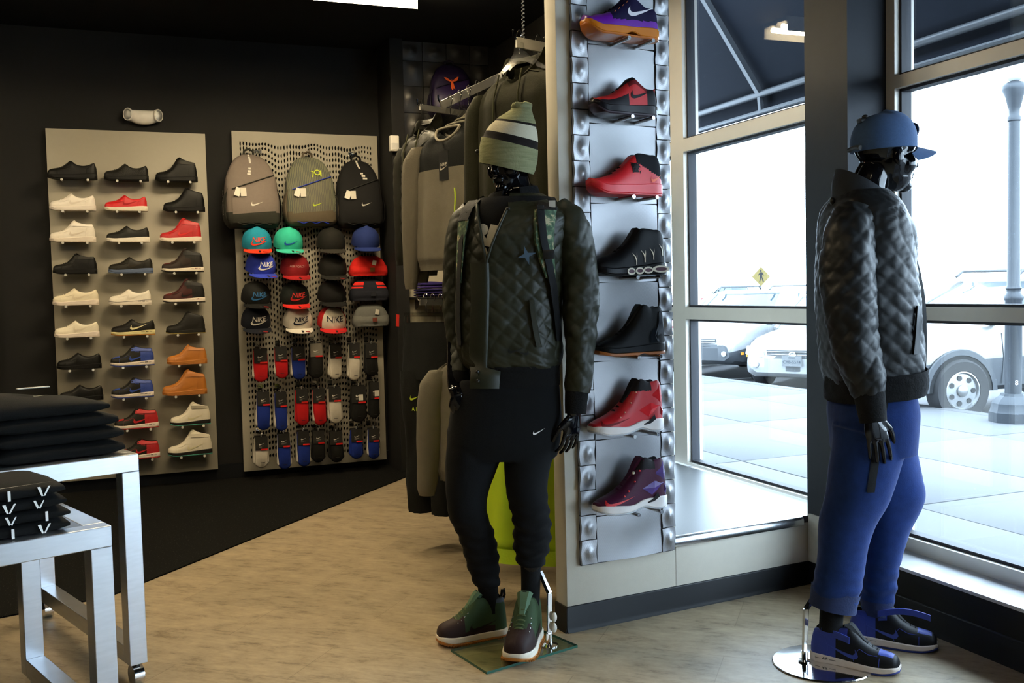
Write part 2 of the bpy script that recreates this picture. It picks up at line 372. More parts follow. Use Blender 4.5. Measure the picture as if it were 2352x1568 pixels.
# ---------------------------------------------------------------- ceiling lamps
HOUSE = mat('lamp_housing', (.75,.75,.72), .4)
TUBE = mat('fluorescent_tube', (1,.9,.7), .4, emis=(1.0,.81,.52,1), var=0)
def strip_lamp(x, y, power, label):
    t = thing('ceiling_lamp', label, 'ceiling lamp', (x, y, 3.1), 0, 'fluorescent strip lamps on the black ceiling')
    h = MB(); h.loft([[(q, a, z) for a, z in ((-.125,0),(-.125,-.098),(-.119,-.098),(-.114,-.03),(-.03,-.022),(0,-.05),(.03,-.022),(.114,-.03),(.119,-.098),(.125,-.098),(.125,0))] for q in (-.62,.62)], 0, True, True)
    h.build('housing', HOUSE, t, 30)
    m = TUBE.copy(); m.node_tree.nodes['Principled BSDF'].inputs['Emission Strength'].default_value = power
    for s in (-1, 1):
        MB().tube([(-.60, s*.055, -.052), (.60, s*.055, -.052)], .017, 0, 10).build('lamp_tube', m, t)
    return t
for (x, y), p in LAMPS: strip_lamp(x, y, p*1.0, 'twin-tube strip lamp on the black ceiling ' + {0: 'in front of the shoe wall', 1: 'above the nesting tables', 2: 'above the olive-jacket mannequin', 3: 'at the far left corner', 4: 'left of the camera', 5: 'just before the camera'}[[q[0] for q in LAMPS].index((x, y))])
# ================================================================ shoes
def C(h, rough=.5, name=None, **k):      # material for a sneaker colour given as hex of its looks
    r, g, b = int(h[0:2],16), int(h[2:4],16), int(h[4:6],16)
    return mat('shoe_%s_%d' % (h, rough*100), rgb(r,g,b)[:3], rough, bump=.12, scale=380, var=.06, spec=.5 if r + g + b > 200 else .2, **k)
SW_W = [(0,.34),(.015,.56),(.04,.70),(.1,.84),(.18,.93),(.3,1.0),(.45,.93),(.6,.84),(.75,.80),(.88,.78),(.95,.66),(.985,.48),(1,.34)]
PROF = {
 'low':  [(0,.046),(.025,.060),(.09,.069),(.2,.075),(.3,.083),(.4,.101),(.47,.114),(.5,.114),(.56,.102),(.64,.092),(.74,.089),(.84,.095),(.92,.106),(.965,.108),(1,.075)],
 'mid':  [(0,.046),(.025,.060),(.09,.069),(.2,.075),(.3,.085),(.4,.105),(.48,.130),(.54,.144),(.6,.141),(.7,.132),(.8,.126),(.9,.126),(.96,.120),(1,.075)],
 'high': [(0,.046),(.025,.060),(.09,.069),(.2,.075),(.3,.087),(.4,.112),(.48,.143),(.54,.168),(.6,.172),(.7,.163),(.8,.153),(.9,.145),(.96,.135),(1,.075)],
 'runner': [(0,.035),(.03,.050),(.1,.064),(.2,.070),(.3,.080),(.4,.097),(.5,.117),(.58,.134),(.64,.136),(.72,.120),(.8,.105),(.88,.102),(.95,.098),(1,.062)],
 'sock': [(0,.035),(.03,.048),(.1,.060),(.2,.067),(.3,.078),(.4,.096),(.5,.120),(.58,.142),(.64,.152),(.72,.152),(.82,.148),(.9,.146),(.96,.125),(1,.07)],
 'boot': [(0,.035),(.03,.048),(.1,.060),(.2,.070),(.3,.084),(.4,.106),(.5,.138),(.58,.176),(.64,.196),(.7,.198),(.78,.186),(.86,.188),(.94,.186),(.98,.150),(1,.09)],
 'duck': [(0,.050),(.025,.066),(.09,.078),(.2,.086),(.3,.098),(.4,.120),(.48,.140),(.54,.158),(.6,.160),(.7,.154),(.8,.150),(.9,.150),(.96,.145),(1,.08)],
}
class Shoe:
    """side profile lofted over the sole outline; toe at x = 0, heel at x = L, lateral side at -y"""
    def __init__(s, kind='low', L=.30, W=.052, sole=(.027,.038), spring=.012, h=1.0, arch=0, wt=None):
        s.kind, s.L, s.W, s.sole, s.spring, s.h, s.arch = kind, L, W, sole, spring, h, arch
        s.op0 = {'low':.49,'mid':.56,'high':.6,'runner':.62,'sock':.6,'boot':.64,'duck':.6}[kind]
    def w(s, t): return s.W*crv(SW_W, t)
    def z0(s, t): return s.spring*max(0, 1 - t/.22)**2 + s.arch*math.exp(-((t - .62)/.13)**2)
    def zs(s, t): return s.z0(t)*.9 + crv([(0, s.sole[0]*.72), (.05, s.sole[0]*.92), (.25, s.sole[0]), (.6, lerp(*s.sole, .5)), (.85, s.sole[1]), (1, s.sole[1])], t)
    def zu(s, t): return max(s.zs(t) + .012, crv(PROF[s.kind], t)*s.h)
    def wt(s, t):
        o = crv([(0,0),(.12,.0),(.3,.12),(s.op0 - .08,.26),(s.op0,.5),(.85,.62),(.95,.6),(1,.5)], t)
        return s.w(t)*o
    def side(s, t, z, off=0):          # half width of the upper at height z
        a, b = s.zs(t), s.zu(t); q = min(1, max(0, (z - a)/(b - a)))
        v = math.asin(q**(1/.78))*2/PI
        wb = s.w(t)*.95
        return wb + (s.wt(t) - wb)*(1 - math.cos(v*PI/2)) + off
    def pt(s, t, z, off=.0012, sgn=-1): return Vector((t*s.L, sgn*s.side(t, z, off), z))
    def solept(s, x, z, off=.0014): return Vector((x, -(s.w(x/s.L) + .003 + off), z))
    def upper(s, col, nu=40, nv=10):
        rings = []; ts = [0,.012,.03] + [.03 + .955*(i/(nu-4)) for i in range(1, nu-3)] + [1]
        for t in ts:
            a, b = s.zs(t) - .004, s.zu(t); wb, wt = s.w(t)*.95, s.wt(t); h = []
            for i in range(nv + 1):
                v = i/nv; h.append((wb + (wt - wb)*(1 - math.cos(v*PI/2)), a + (b - a)*math.sin(v*PI/2)**.78))
            o = min(1, max(0, (t - s.op0)/.05))*min(1, max(0, (.972 - t)/.03))
            h += [(wt*(1 - .16*o), b + .001*o), (wt*(1 - .24*o), b - .03*o), (wt*.3, b - .045*o)]
            rings.append([(t*s.L, -y, z) for y, z in h] + [(t*s.L, y, z) for y, z in h[::-1]])
        n = len(rings[0]); half = n//2
        def mi(i, j):
            k = j if j < half else n - 2 - j
            t = (ts[i] + ts[i+1])/2
            if k >= nv + 1 and t > s.op0: return 3
            return col(t, min(1, k/nv), rings[i][j][2])
        mb = MB().loft(rings, mi, False, False); mb.f.append(list(range(n))); mb.m.append(mi(0, 2)); return mb
    def band(s, za, zb, grow=.003, nu=30, t0=0, t1=1):   # a layer of the sole; za, zb: height functions of t
        rings = []
        for i in range(nu + 1):
            t = t0 + (t1 - t0)*(i/nu); t = t if 0 < t < 1 else min(1, max(0, t))
            w = s.w(t) + grow; x = t*s.L + (-.003 if t == 0 else .003 if t == 1 else 0)
            a, b = za(t), zb(t); r = min(.003, (b - a)*.3)
            rings.append([(x,-w+r,a),(x,-w,a+r),(x,-w,b-r),(x,-w+r,b),(x,w-r,b),(x,w,b-r),(x,w,a+r),(x,w-r,a)])
        return MB().loft(rings, 0, True, True)
    def patch(s, poly, off=.0016, sub=2, sgn=-1):        # a panel sewn on the side: outline in (t, z)
        bm = bmesh.new(); vs = [bm.verts.new((a, b, 0)) for a, b in poly]; bm.faces.new(vs)
        bmesh.ops.triangulate(bm, faces=bm.faces[:]); bmesh.ops.subdivide_edges(bm, edges=bm.edges[:], cuts=sub, use_grid_fill=True)
        mb = MB(); bm.verts.index_update()
        mb.add([s.pt(q.co.x, q.co.y, off, sgn) for q in bm.verts], [[q.index for q in f.verts] for f in bm.faces]); bm.free(); return mb
    def strip2(s, A, B, off=.0016, sgn=-1):              # strip between two (t, z) polylines
        vs = [s.pt(*p, off, sgn) for q in zip(A, B) for p in q]
        return MB().add(vs, [(2*i, 2*i+2, 2*i+3, 2*i+1) for i in range(len(A) - 1)])
    def swoosh(s, t, z, w, h=None, off=.002, tilt=0, sgn=-1):
        pts, fs = swoosh2d(w, 0, 0, h); c, d = math.cos(tilt), math.sin(tilt)
        return MB().add([s.pt(t + (x*c - y*d)/s.L, z + x*d + y*c, off, sgn) for x, y in pts], fs)
    def laces(s, ts, r=.0022, wid=.6):
        mb = MB()
        for k, t in enumerate(ts):
            z = s.zu(t); y = max(.010, s.wt(t)*1.0)*wid + .006
            mb.tube([(t*s.L + .003, -y, z - .004), (t*s.L, -y*.5, z + .001), (t*s.L - .001, 0, z + .0025), (t*s.L, y*.5, z + .001), (t*s.L + .003, y, z - .004)], r, 0, 6)
        return mb
    def tongue(s, rise=.012, th=.007):
        mb = MB(); t0, t1 = s.op0 - .2, s.op0 + .005; rings = []
        for i in range(7):
            u = i/6; t = lerp(t0, t1, u); z = s.zu(t) + rise*u*u - .003; w = lerp(.014, .030, u)
            x = t*s.L
            rings.append([(x + .002, -w, z - .006), (x - .004, -w*.55, z + th*.4), (x - .004, w*.55, z + th*.4), (x + .002, w, z - .006), (x + .016, w*.6, z - th*1.6), (x + .016, -w*.6, z - th*1.6)])
        return mb.loft(rings)
    def strap(s, zc, wz, t0, t1, slope=0, off=.004):
        A, B = [], []
        for i in range(9):
            u = i/8; t = lerp(t0, t1, u); z = zc + slope*(u - .5)
            A.append((t, min(z + wz/2, s.zu(t) - .001))); B.append((t, z - wz/2))
        mb = MB()
        for sg in (-1, 1):
            q = s.strip2(A, B, off, sg); p = s.strip2(A, B, .0003, sg)
            mb.add(q.v, q.f)
            n = len(q.v)     # thickness along both edges
            mb.add(q.v + p.v, [(i, i+2, i+2+n, i+n) for i in range(0, n-2, 2)] + [(i+1, i+3, i+3+n, i+1+n) for i in range(0, n-2, 2)] + [(0,1,1+n,n), (n-2,n-1,2*n-1,2*n-2)])
        z = zc - slope*.5; t = t0
        y = s.side(t0, min(z, s.zu(t0) - .002), off)
        return mb
_SH = {}
def force_shoe(kind, main, *a, flip=False, **k):
    r = _force_shoe(kind, main, *a, flip=flip, **k); return r
def _force_shoe(kind, main, sole='e9e2da', out=None, toe=None, heel=None, lin='15120f', sw=None, lace=None, strap=None, tongue=None, air=None, line=None, rough=.5, dots=False, flip=False):
    """classic court sneaker; returns [(part name, mesh, parent index)]"""
    key = (kind, main, sole, out, toe, heel, lin, sw, lace, strap, tongue, air, line, dots, flip)
    if key in _SH: return _SH[key]
    s = Shoe(kind); toe = toe or main; heel = heel or main; P = []
    def col(t, v, z):
        if .045 < t < .215 and v > .5 and toe != main: return 1
        if t > .70 and heel != main: return 2
        if kind != 'low' and heel != main and t > .56 and z > .10: return 2
        return 0
    P.append(('upper', s.upper(col).mesh('upper', [C(main, rough), C(toe, rough), C(heel, rough), C(lin, .8)]), -1))
    th = .007 if out else .004
    P.append(('midsole', s.band(lambda t: s.z0(t) + th, lambda t: s.zs(t)).mesh('midsole', C(sole, .55)), -1))
    P.append(('outsole', s.band(lambda t: s.z0(t), lambda t: s.z0(t) + th, .0025).mesh('outsole', C(out or sole, .6)), -1))
    lt = [.24 + .055*i for i in range(5 if kind == 'low' else 6)]
    P.append(('laces', s.laces(lt).mesh('laces', C(lace or main, .7)), -1))
    P.append(('tongue', s.tongue(.008 if kind == 'low' else .012).mesh('tongue', C(tongue or main, .7)), -1))
    P.append(('side_mark', s.swoosh(.63, s.zs(.6) + .030, .125, .036, tilt=.05).mesh('side_mark', C(sw or main, .36)), 0))
    # stitched overlay ridges: toe box seam, eyestay and heel
    rd = MB(); zz = s.zs(.22)
    rd.tube([s.pt(.20, z, .001) for z in (zz + .002, zz + .012, zz + .024, s.zu(.2) - .004)], .0011, 0, 5)
    rd.tube([s.pt(t, z, .001) for t, z in ((.22, s.zu(.22) - .014), (.32, s.zu(.32) - .022), (.42, s.zu(.42) - .03), (.50, s.zs(.5) + .02), (.48, s.zs(.5) + .004))], .0011, 0, 5)
    rd.tube([s.pt(t, z, .001) for t, z in ((.80, s.zs(.8) + .003), (.785, s.zs(.8) + .03), (.83, s.zu(.83) - .018), (.92, s.zu(.92) - .014))], .0011, 0, 5)
    P.append(('stitching', rd.mesh('stitching', C(heel if heel != main else main, .6)), 0))
    if dots:
        d = MB()
        for i in range(13):
            for j in range(6):
                t = .3 + .05*i + .025*(j % 2); z = s.zs(t) + .008 + j*.010
                if z < s.zu(t) - .01 and t < .96: q = s.pt(t, z, .0005); d.sphere(q, .0032, 0, 6, 4)
        P.append(('studs', d.mesh('studs', C('201f1c', .4)), 0))
    if strap:
        z = .122 if kind == 'mid' else .140
        P.append(('ankle_strap', s.strap(z, .024, s.op0 - .08, .94, -.004).mesh('ankle_strap', C(strap, .5)), -1))
    if line: 
        P.append(('sole_line', s.band(lambda t: s.zs(t) - .005, lambda t: s.zs(t) - .001, .0035).mesh('sole_line', C(line, .6)), 1))
    if air:
        mb = MB(); vs, fs = text2d('AIR', .013, .25, 1.0, .02); zc = s.sole[1]*.60 + .004
        mapped(mb, (vs, fs), lambda u, v: s.solept(.245 + (-u if flip else u), zc + v))
        for x0, x1 in ((.205,.228), (.262,.28)): mb.add([s.solept(x0, zc - .0022), s.solept(x1, zc - .0022), s.solept(x1, zc - .0005), s.solept(x0, zc - .0005)], [(0,1,2,3)])
        P.append(('sole_lettering', mb.mesh('sole_lettering', C(air, .5)), 1))
    _SH[key] = P
    return P
def put_shoe(parts, name, label, loc, rz, scale, group, cat='sneaker', rot=None):
    t = thing(name, label, cat, loc, rz, group, rot); t.scale = (scale,)*3; os_ = []
    for nm, me, par in parts: os_.append(obj(nm, me, t if par < 0 else os_[par]))
    return t

# ---------------------------------------------------------------- the shoe panel on the black wall
PY = 7.13
PANEL = mat('taupe_display_panel', (.33,.30,.235), .5, bump=.06, scale=320, var=.03)
sp = thing('shoe_display_panel', 'tall taupe shoe display panel with three columns of sneakers', 'display panel', (.055, 7.16, .088))
MB().box(-.504, .5, -.03, 0, 0, 2.345, bev=.002).build('panel_board', PANEL, sp, 30)
PEG = mat('clear_peg', (.75,.73,.66), .2, metal=.3)
PEGM = MB().tube([(0, -.125, 0), (0, 0, 0)], .0055, 0, 8).tube([(0,-.131,0),(0,-.124,0)], .0085, 0, 10).mesh('peg', PEG)
K, Wh = '0f0e0b', 'e6dccb'
A_ = dict
SHOES = [
 # column, row, toe x, heel x, sole y, spec, look
 (0,1,110,225,412, A_(kind='low', main=K, sole='0d0c09'), 'black leather low-top'),
 (0,2,115,222,484, A_(kind='low', main='efe6d8', sole='e8ddd0', sw='e0d4c4'), 'white leather low-top'),
 (0,3,115,222,556, A_(kind='mid', main='ebe2d2', sole='e0d3c2', strap='efe7da', sw='d9ccb8', lin='1a1815'), 'white mid-top strapped'),
 (0,4,122.5,225,629, A_(kind='mid', main='0f0e0b', sole='0c0a08', strap='1a1814'), 'black mid-top strapped'),
 (0,5,122,229,701, A_(kind='low', main='e8dcbf', sole='e3d4c4', sw='dccdb0'), 'cream textured low-top'),
 (0,6,126,230,774, A_(kind='low', main='e8dec6', sole='e6d8ca', sw='dccfb6'), 'cream reptile-print low-top'),
 (0,7,132,235,847, A_(kind='low', main='0e0d0a', sole='0b0a08'), 'matt black low-top'),
 (0,8,137,239,920, A_(kind='low', main='100e0a', sole='0b0a08'), 'black suede low-top'),
 (0,9,139,240,992, A_(kind='low', main='4a3e14', sole='e0cfc2', sw='3c330f'), 'olive green white-soled low-top'),
 (1,1,240,343,415, A_(kind='low', main='181712', sole='13120e', dots=True), 'studded black low-top'),
 (1,2,241,340,485, A_(kind='low', main='c4161a', sole='e6dcc6', sw='a01014'), 'bright red white-soled low-top'),
 (1,3,245,345,556, A_(kind='low', main='1b1a14', sole='ece3d3'), 'black white-soled low-top'),
 (1,4,250,353,628, A_(kind='low', main='1b1811', sole='4d5a74', out='59677f', sw='2a251a'), 'black low-top with translucent blue sole'),
 (1,5,251,349,700, A_(kind='low', main='eae1cf', sole='e8ddcc', line='1b1b22', air='1b1b22', sw='ded4c0'), 'white low-top with dark sole line'),
 (1,6,256,358,770, A_(kind='low', main='15120d', sole='ded196', out='b0742a', sw='e3d8a8', lace='2a2418', air='1b170e', lin='d8cb9a'), 'black low-top with cream side mark'),
 (1,7,254,356,840, A_(kind='mid', main='1d1b16', sole='e2d3c4', out='23377c', toe='2a4390', heel='263c86', sw='2b4596', strap='2a4492', air='20252f', lin='14130f', lace='17150f'), 'black and royal blue mid-top'),
 (1,8,256,355,912, A_(kind='mid', main='1d1b16', sole='e2d3c4', out='23377c', toe='2a4390', heel='263c86', sw='2b4596', strap='2a4492', air='20252f', lin='14130f', lace='17150f'), 'black and royal blue mid-top'),
 (1,9,263,366,983, A_(kind='mid', main='1f1c15', sole='e4d6c6', out='a01517', toe='b3191c', heel='a8171a', sw='b51b1e', strap='b3191c', air='201c1a', lin='14130f', lace='17150f'), 'black and red mid-top'),
 (1,10,270,369,1052, A_(kind='mid', main='1f1c15', sole='e4d6c6', out='a01517', toe='b3191c', heel='a8171a', sw='b51b1e', strap='b3191c', air='201c1a', lin='14130f', lace='17150f'), 'black and red mid-top'),
 (2,1,358,455,417, A_(kind='high', main='0f0e0b', sole='0c0b09', strap='1d1b15'), 'black leather high-top'),
 (2,2,376,472,486, A_(kind='high', main='0e0d0a', sole='0c0a08'), 'black suede high-top'),
 (2,3,368,464,555, A_(kind='high', main='ab1518', sole='e4d5c2', strap='b3181b', sw='d0241f', lin='17120f'), 'red white-soled high-top'),
 (2,4,372,469,625, A_(kind='high', main='2a201a', sole='e4d8c4', out='1a1613', toe='541a18', heel='1a1815', strap='1c1a17', air='7a1a1c', sw='211a16', lace='5c1d1a'), 'black high-top with maroon toe'),
 (2,5,375,472.5,695, A_(kind='high', main='3a1a17', sole='e4d6c4', out='1a1613', toe='55191a', heel='191713', strap='1d1a17', air='8a1f22', sw='1d1916', lace='4a1a18'), 'maroon and black high-top'),
 (2,6,382,473,766, A_(kind='high', main='15130e', sole='171510', out='7d6a30', lace='c9c0aa', sw='1f1d17', lin='cfc6b0'), 'black high-top with white speckled laces'),
 (2,7,384,477,836, A_(kind='mid', main='a8651d', sole='a2631f', strap='aa671e', lace='8c5217', lin='1f170e'), 'wheat tan mid-top'),
 (2,8,374,477,906, A_(kind='high', main='a8651d', sole='a2621e', strap='a5621a', lace='7c4a15', lin='8a5218'), 'wheat tan high-top'),
 (2,9,392,485,975, A_(kind='high', main='dcd2bb', sole='1c1815', out='3f8f7c', strap='8f8672', sw='d8cda4', lin='1c1820', lace='c9bfa8'), 'bone white high-top with teal outsole'),
 (2,10,386.5,489,1044, A_(kind='high', main='dcd2bb', sole='1c1815', out='3f8f7c', strap='cfc5ae', sw='d8cda4', lin='1c1820', lace='c9bfa8'), 'bone white high-top with teal outsole'),
]
ROWN = ['', 'top', 'second', 'third', 'fourth', 'fifth', 'sixth', 'seventh', 'eighth', 'ninth', 'bottom']
COLN = ['left', 'middle', 'right']
for c, r, x0, x1, yb, spec, look in SHOES:
    a, b = ony(x0, yb, PY - .075), ony(x1, yb, PY - .075); L = b.x - a.x
    put_shoe(force_shoe(**spec), 'sneaker', '%s sneaker, %s row, %s column' % (look, ROWN[r], COLN[c]), (a.x, PY - .072, (a.z + b.z)/2), 0, L/.306, 'sneakers on the shoe panel')
    for t in (.28, .80):
        obj('peg', PEGM, sp, loc=(lerp(a.x, b.x, t) - .055, -.03, (a.z + b.z)/2 - .088 - .007))
# edge of the next panel, cut by the left edge of the photograph
np_ = thing('display_panel', 'edge of another taupe display panel at the left margin', 'display panel', (-1.15, 7.16, .088))
MB().box(-.5, .355, -.03, 0, 0, 2.345, bev=.002).build('panel_board', PANEL, np_, 30)

# ---------------------------------------------------------------- tiled column on the partition
def silver_material():
    m = mat('silver_carbon_tile', (.33,.33,.34), .42, metal=.8, var=.05); nt = m.node_tree; N, L = nt.nodes, nt.links; b = N['Principled BSDF']
    tc = N.new('ShaderNodeTexCoord'); mp = N.new('ShaderNodeMapping'); mp.inputs['Rotation'].default_value = (0, .9, 0)
    wv = N.new('ShaderNodeTexWave'); wv.inputs['Scale'].default_value = 75; wv.inputs['Distortion'].default_value = .4
    bp = N.new('ShaderNodeBump'); bp.inputs['Strength'].default_value = .16; bp.inputs['Distance'].default_value = .001
    L.new(tc.outputs['Object'], mp.inputs[0]); L.new(mp.outputs[0], wv.inputs['Vector']); L.new(wv.outputs[0], bp.inputs['Height']); L.new(bp.outputs[0], b.inputs['Normal'])
    return m
SILV = silver_material()
ROTS = math.atan2(.107, 1.188)
td = thing('tiled_shoe_column', 'tall column of dimpled silver tiles carrying seven basketball shoes', 'display column', SM @ Vector((.05, 0, .25)), ROTS)
MB().box(.008, .432, -.012, 0, 0, 2.85).build('backing_board', mat('dark_backing', (.03,.03,.03), .7), td, None)
def dimple(w, h, seed, dy):
    R_ = random.Random(seed); ph = R_.random()*6
    def fn(u, v):
        x, z = (u - .5)*w, (v - .5)*h
        b = .014*math.exp(-(((u - .5)/.23)**2 + ((v - .5)/.25)**2))
        edge = .0022*math.sin(z/h*PI*2 + ph)*(1 if u in (0, 1) else 0)
        return (x + edge, -.012 - b - .002*math.cos(u*PI*2), z)
    mb = MB().grid(fn, 10, 10)
    k = len(mb.v); n = 11
    ring = [i*n for i in range(n)] + [(n-1)*n + j for j in range(1, n)] + [i*n + n - 1 for i in range(n-2, -1, -1)] + [j for j in range(n-2, 0, -1)]
    vs = [Vector((mb.v[i].x, 0, mb.v[i].z)) for i in ring]
    for i in range(len(ring)): mb.f.append([ring[i], ring[(i+1) % len(ring)], k + (i+1) % len(ring), k + i]); mb.m.append(0)
    mb.v += vs
    return mb.mesh('tile', SILV, 50)
TW = .095
TM = [[dimple(w, TW - .004, i, 0) for i in range(4)] for w in (.066, .060)]
for k in range(30):
    for q, xc in enumerate((.036, .405)):
        if .015 + (k + 1)*TW > 2.85: continue
        obj('tile', TM[q][(k*7 + q) % 4], td, loc=(xc, -.012, .004 + TW*(k + .5)))
seam = [onx(0,0,1)]*0
zs_ = []
for y in (-69, 109, 287, 468, 648, 827, 1005, 1178):
    p = CAM; r = RC @ Vector((1422 - IW/2, y - IH/2, FOC)); n_ = Vector((math.sin(ROTS), -math.cos(ROTS), 0)); P0 = SM @ Vector((0, -.02, 0))
    zs_.append((CAM + r*((P0 - CAM).dot(n_)/r.dot(n_))).z - .25)
zs_ = [2.85] + zs_ + [.004]
for k in range(len(zs_) - 1):
    z1, z0 = zs_[k] - .003, zs_[k+1] + .003; R_ = random.Random(k + 40); p1, p2 = R_.random()*6, R_.random()*6
    def fn(u, v, z0=z0, z1=z1, p1=p1, p2=p2):
        x = lerp(.074, .371, u); z = lerp(z0, z1, v)
        bul = .003 + .010*math.sin(PI*u)*(.5 + .5*math.sin(PI*v*1.6 + p1)) + .003*(1 + math.sin(5*u + p1)*math.cos(4*v + p2))
        z += .004*math.sin(PI*u)*(-1 if v < .5 else 1)*abs(2*v - 1)
        return (x, -.016 - bul, z)
    mb = MB().grid(fn, 14, 14); n = 15; k0 = len(mb.v)
    ring = [i*n for i in range(n)] + [(n-1)*n + j for j in range(1, n)] + [i*n + n - 1 for i in range(n-2, -1, -1)] + [j for j in range(n-2, 0, -1)]
    mb.v += [Vector((mb.v[i].x, -.012, mb.v[i].z)) for i in ring]
    for i in range(len(ring)): mb.f.append([ring[i], ring[(i+1) % len(ring)], k0 + (i+1) % len(ring), k0 + i]); mb.m.append(0)
    mb.build('silver_panel', SILV, td, 50)
BPEG = MB().tube([(0, -.135, 0), (0, 0, 0)], .0065, 0, 10).tube([(0,-.138,0),(0,-.134,0)], .0075, 0, 10).mesh('peg', STEEL)

def bball(i):
    """the seven basketball shoes, top to bottom"""
    P = []
    add = lambda n, mb, m, par=-1, sm=40: P.append((n, mb.mesh(n, m, sm), par))
    if i == 0:
        s = Shoe('runner', spring=.034, sole=(.036,.044), h=1.08); PU, NV = C('6a1fa0', .3), C('140e36', .7)
        add('upper', s.upper(lambda t, v, z: 1 if (t < .30 and v < .75) or (z < s.zs(t) + .016) else 0, 130, 32), [NV, PU, PU, C('151020', .8)])
        add('midsole', s.band(lambda t: s.z0(t) + .006 + .012*math.exp(-((t-.58)/.08)**2), lambda t: s.zs(t) - .004), C('c8761c', .25)); add('outsole', s.band(lambda t: s.z0(t), lambda t: s.z0(t) + .008, .001), C('b8661a', .3))
        add('side_mark', s.swoosh(.72, .093, .125, .036, tilt=.06), C('e6e2ea', .5), 0); add('laces', s.laces([.3,.36,.42,.48,.54]), C('14102a', .7)); add('tongue', s.tongue(.006), NV)
        st = MB()
        for t in (.36,.42,.48,.54,.60): q = s.pt(t, s.zu(t) - .012, .001); st.tube([q + Vector((-.002,0,-.003)), q + Vector((.002,0,.003))], .0012, 0, 5)
        add('eyelet_stitches', st, C('b9682e', .6), 0)
    elif i == 1:
        s = Shoe('runner', spring=.034, sole=(.034,.044), h=1.1); RE = C('c01f24', .6)
        add('upper', s.upper(lambda t, v, z: 1 if t > .80 or (v < .3 and t < .5) else 2 if t > .52 and v > .5 else 0, 130, 32), [RE, C('1c1a1e', .5), C('6a1a1e', .7), C('151214', .8)])
        add('midsole', s.band(lambda t: s.z0(t) + .008, lambda t: s.zs(t) + .002), C('1a181c', .22)); add('outsole', s.band(lambda t: s.z0(t), lambda t: s.z0(t) + .012, .001), C('352a33', .3))
        add('side_mark', s.swoosh(.72, .088, .12, .034, tilt=.08), C('17161a', .4), 0); add('laces', s.laces([.34,.40,.46,.52,.58], .0032), C('16151a', .7)); add('tongue', s.tongue(.008), C('18161a', .7))
        add('pull_tab', MB().tube([(.288,0,.09),(.298,0,.105),(.30,0,.118),(.293,0,.108)], .006, 0, 8), RE)
    elif i == 2:
        s = Shoe('sock', spring=.030, sole=(.032,.040), h=1.0); RE = C('d6222b', .45)
        add('upper', s.upper(lambda t, v, z: 1 if t > .60 and z > .075 + (.86 - t)*.16 else 0, 130, 32), [RE, C('16171c', .8), RE, C('121317', .8)])
        add('midsole', s.band(lambda t: s.z0(t) + .006, lambda t: s.zs(t) + .004), C('dd2a33', .4)); add('outsole', s.band(lambda t: s.z0(t), lambda t: s.z0(t) + .008, .001), C('c41f28', .4))
        add('side_mark', s.swoosh(.88, .062, .052, .026, tilt=.06), C('f0602f', .5), 0); add('laces', s.laces([.30,.36,.42], .003), C('17161a', .7))
        tg = MB()
        for k in range(16):
            R_ = random.Random(k); q = s.patch([(.50 + .14*R_.random() + dx, .075 + .045*R_.random() + dz) for dx, dz in ((0,0),(.03,.004),(.02,.014))], .002, 1); tg.add(q.v, q.f)
        add('print', tg, C('1b0f12', .5), 0)
    elif i == 3:
        s = Shoe('sock', spring=.014, sole=(.026,.044), h=1.12); BK = C('080a0d', .5)
        add('upper', s.upper(lambda t, v, z: 0, 130, 32), [BK, BK, BK, C('0d0f13', .8)])
        add('midsole', s.band(lambda t: s.z0(t) + .005, lambda t: s.zs(t) + .002), C('0a0c10', .35)); add('outsole', s.band(lambda t: s.z0(t), lambda t: s.z0(t) + .006, .001), C('0f1114', .5))
        for k, (t, w_) in enumerate(((.42,.035),(.55,.035),(.68,.042),(.87,.075))):
            x = t*s.L; zz = s.zs(t)*.5 + s.z0(t)*.5
            el = lambda a, b, off: [(x + a*math.cos(2*PI*q/14), -(s.w(t) + off), zz + b*math.sin(2*PI*q/14)) for q in range(14)]
            add('air_window_rim', MB().loft([el(w_*.5, .013, .001), el(w_*.5, .013, .006), el(w_*.36, .007, .006)], 0, True, False), C('e2dccb', .3), 1)
            add('air_window', MB().add(el(w_*.37, .0075, .0045), [tuple(range(14))]), C('6a5560', .15), 1)
        for k, (t, z) in enumerate(((.50,.052),(.63,.062),(.76,.070),(.90,.085))):
            A = [(t + .02, z - .015), (t + .022, z), (t + .004, z + .016), (t - .045, z + .030)]; B = [(t + .008, z - .013), (t + .008, z), (t - .006, z + .013), (t - .045, z + .030)]
            add('rib_mark', s.strip2(A, B, .0025), C('ded2b6', .4), 0)
            A = [(t + .021, z + .002), (t + .028, z + .018), (t + .024, z + .030)]; B = [(t + .010, z + .004), (t + .019, z + .016), (t + .024, z + .030)]
            add('rib_mark', s.strip2(A, B, .0025), C('ded2b6', .4), 0)
        add('laces', s.laces([.3,.36,.42,.48,.54], .003), BK); add('tongue', s.tongue(.01), BK)
    elif i == 4:
        s = Shoe('boot', spring=.012, sole=(.030,.040), h=.98); BK = C('090b0d', .55)
        add('upper', s.upper(lambda t, v, z: 0, 130, 32), [BK, BK, BK, C('0e1012', .8)])
        add('midsole', s.band(lambda t: s.z0(t) + .012, lambda t: s.zs(t) + .004), C('080a0c', .5)); add('outsole', s.band(lambda t: s.z0(t) + .008*math.exp(-((t-.62)/.05)**2), lambda t: s.z0(t) + .013, .002), C('a5622c', .45))
        add('heel_shell', s.strip2([(.99,.05),(.955,.09),(.93,.13),(.93,.17)], [(.84,.05),(.80,.075),(.86,.12),(.88,.165)], .004), C('20252c', .12), 0)
        add('side_shell', s.strip2([(.74,.045),(.72,.07),(.76,.095)], [(.84,.05),(.84,.08),(.85,.11)], .003), C('1b2026', .18), 0)
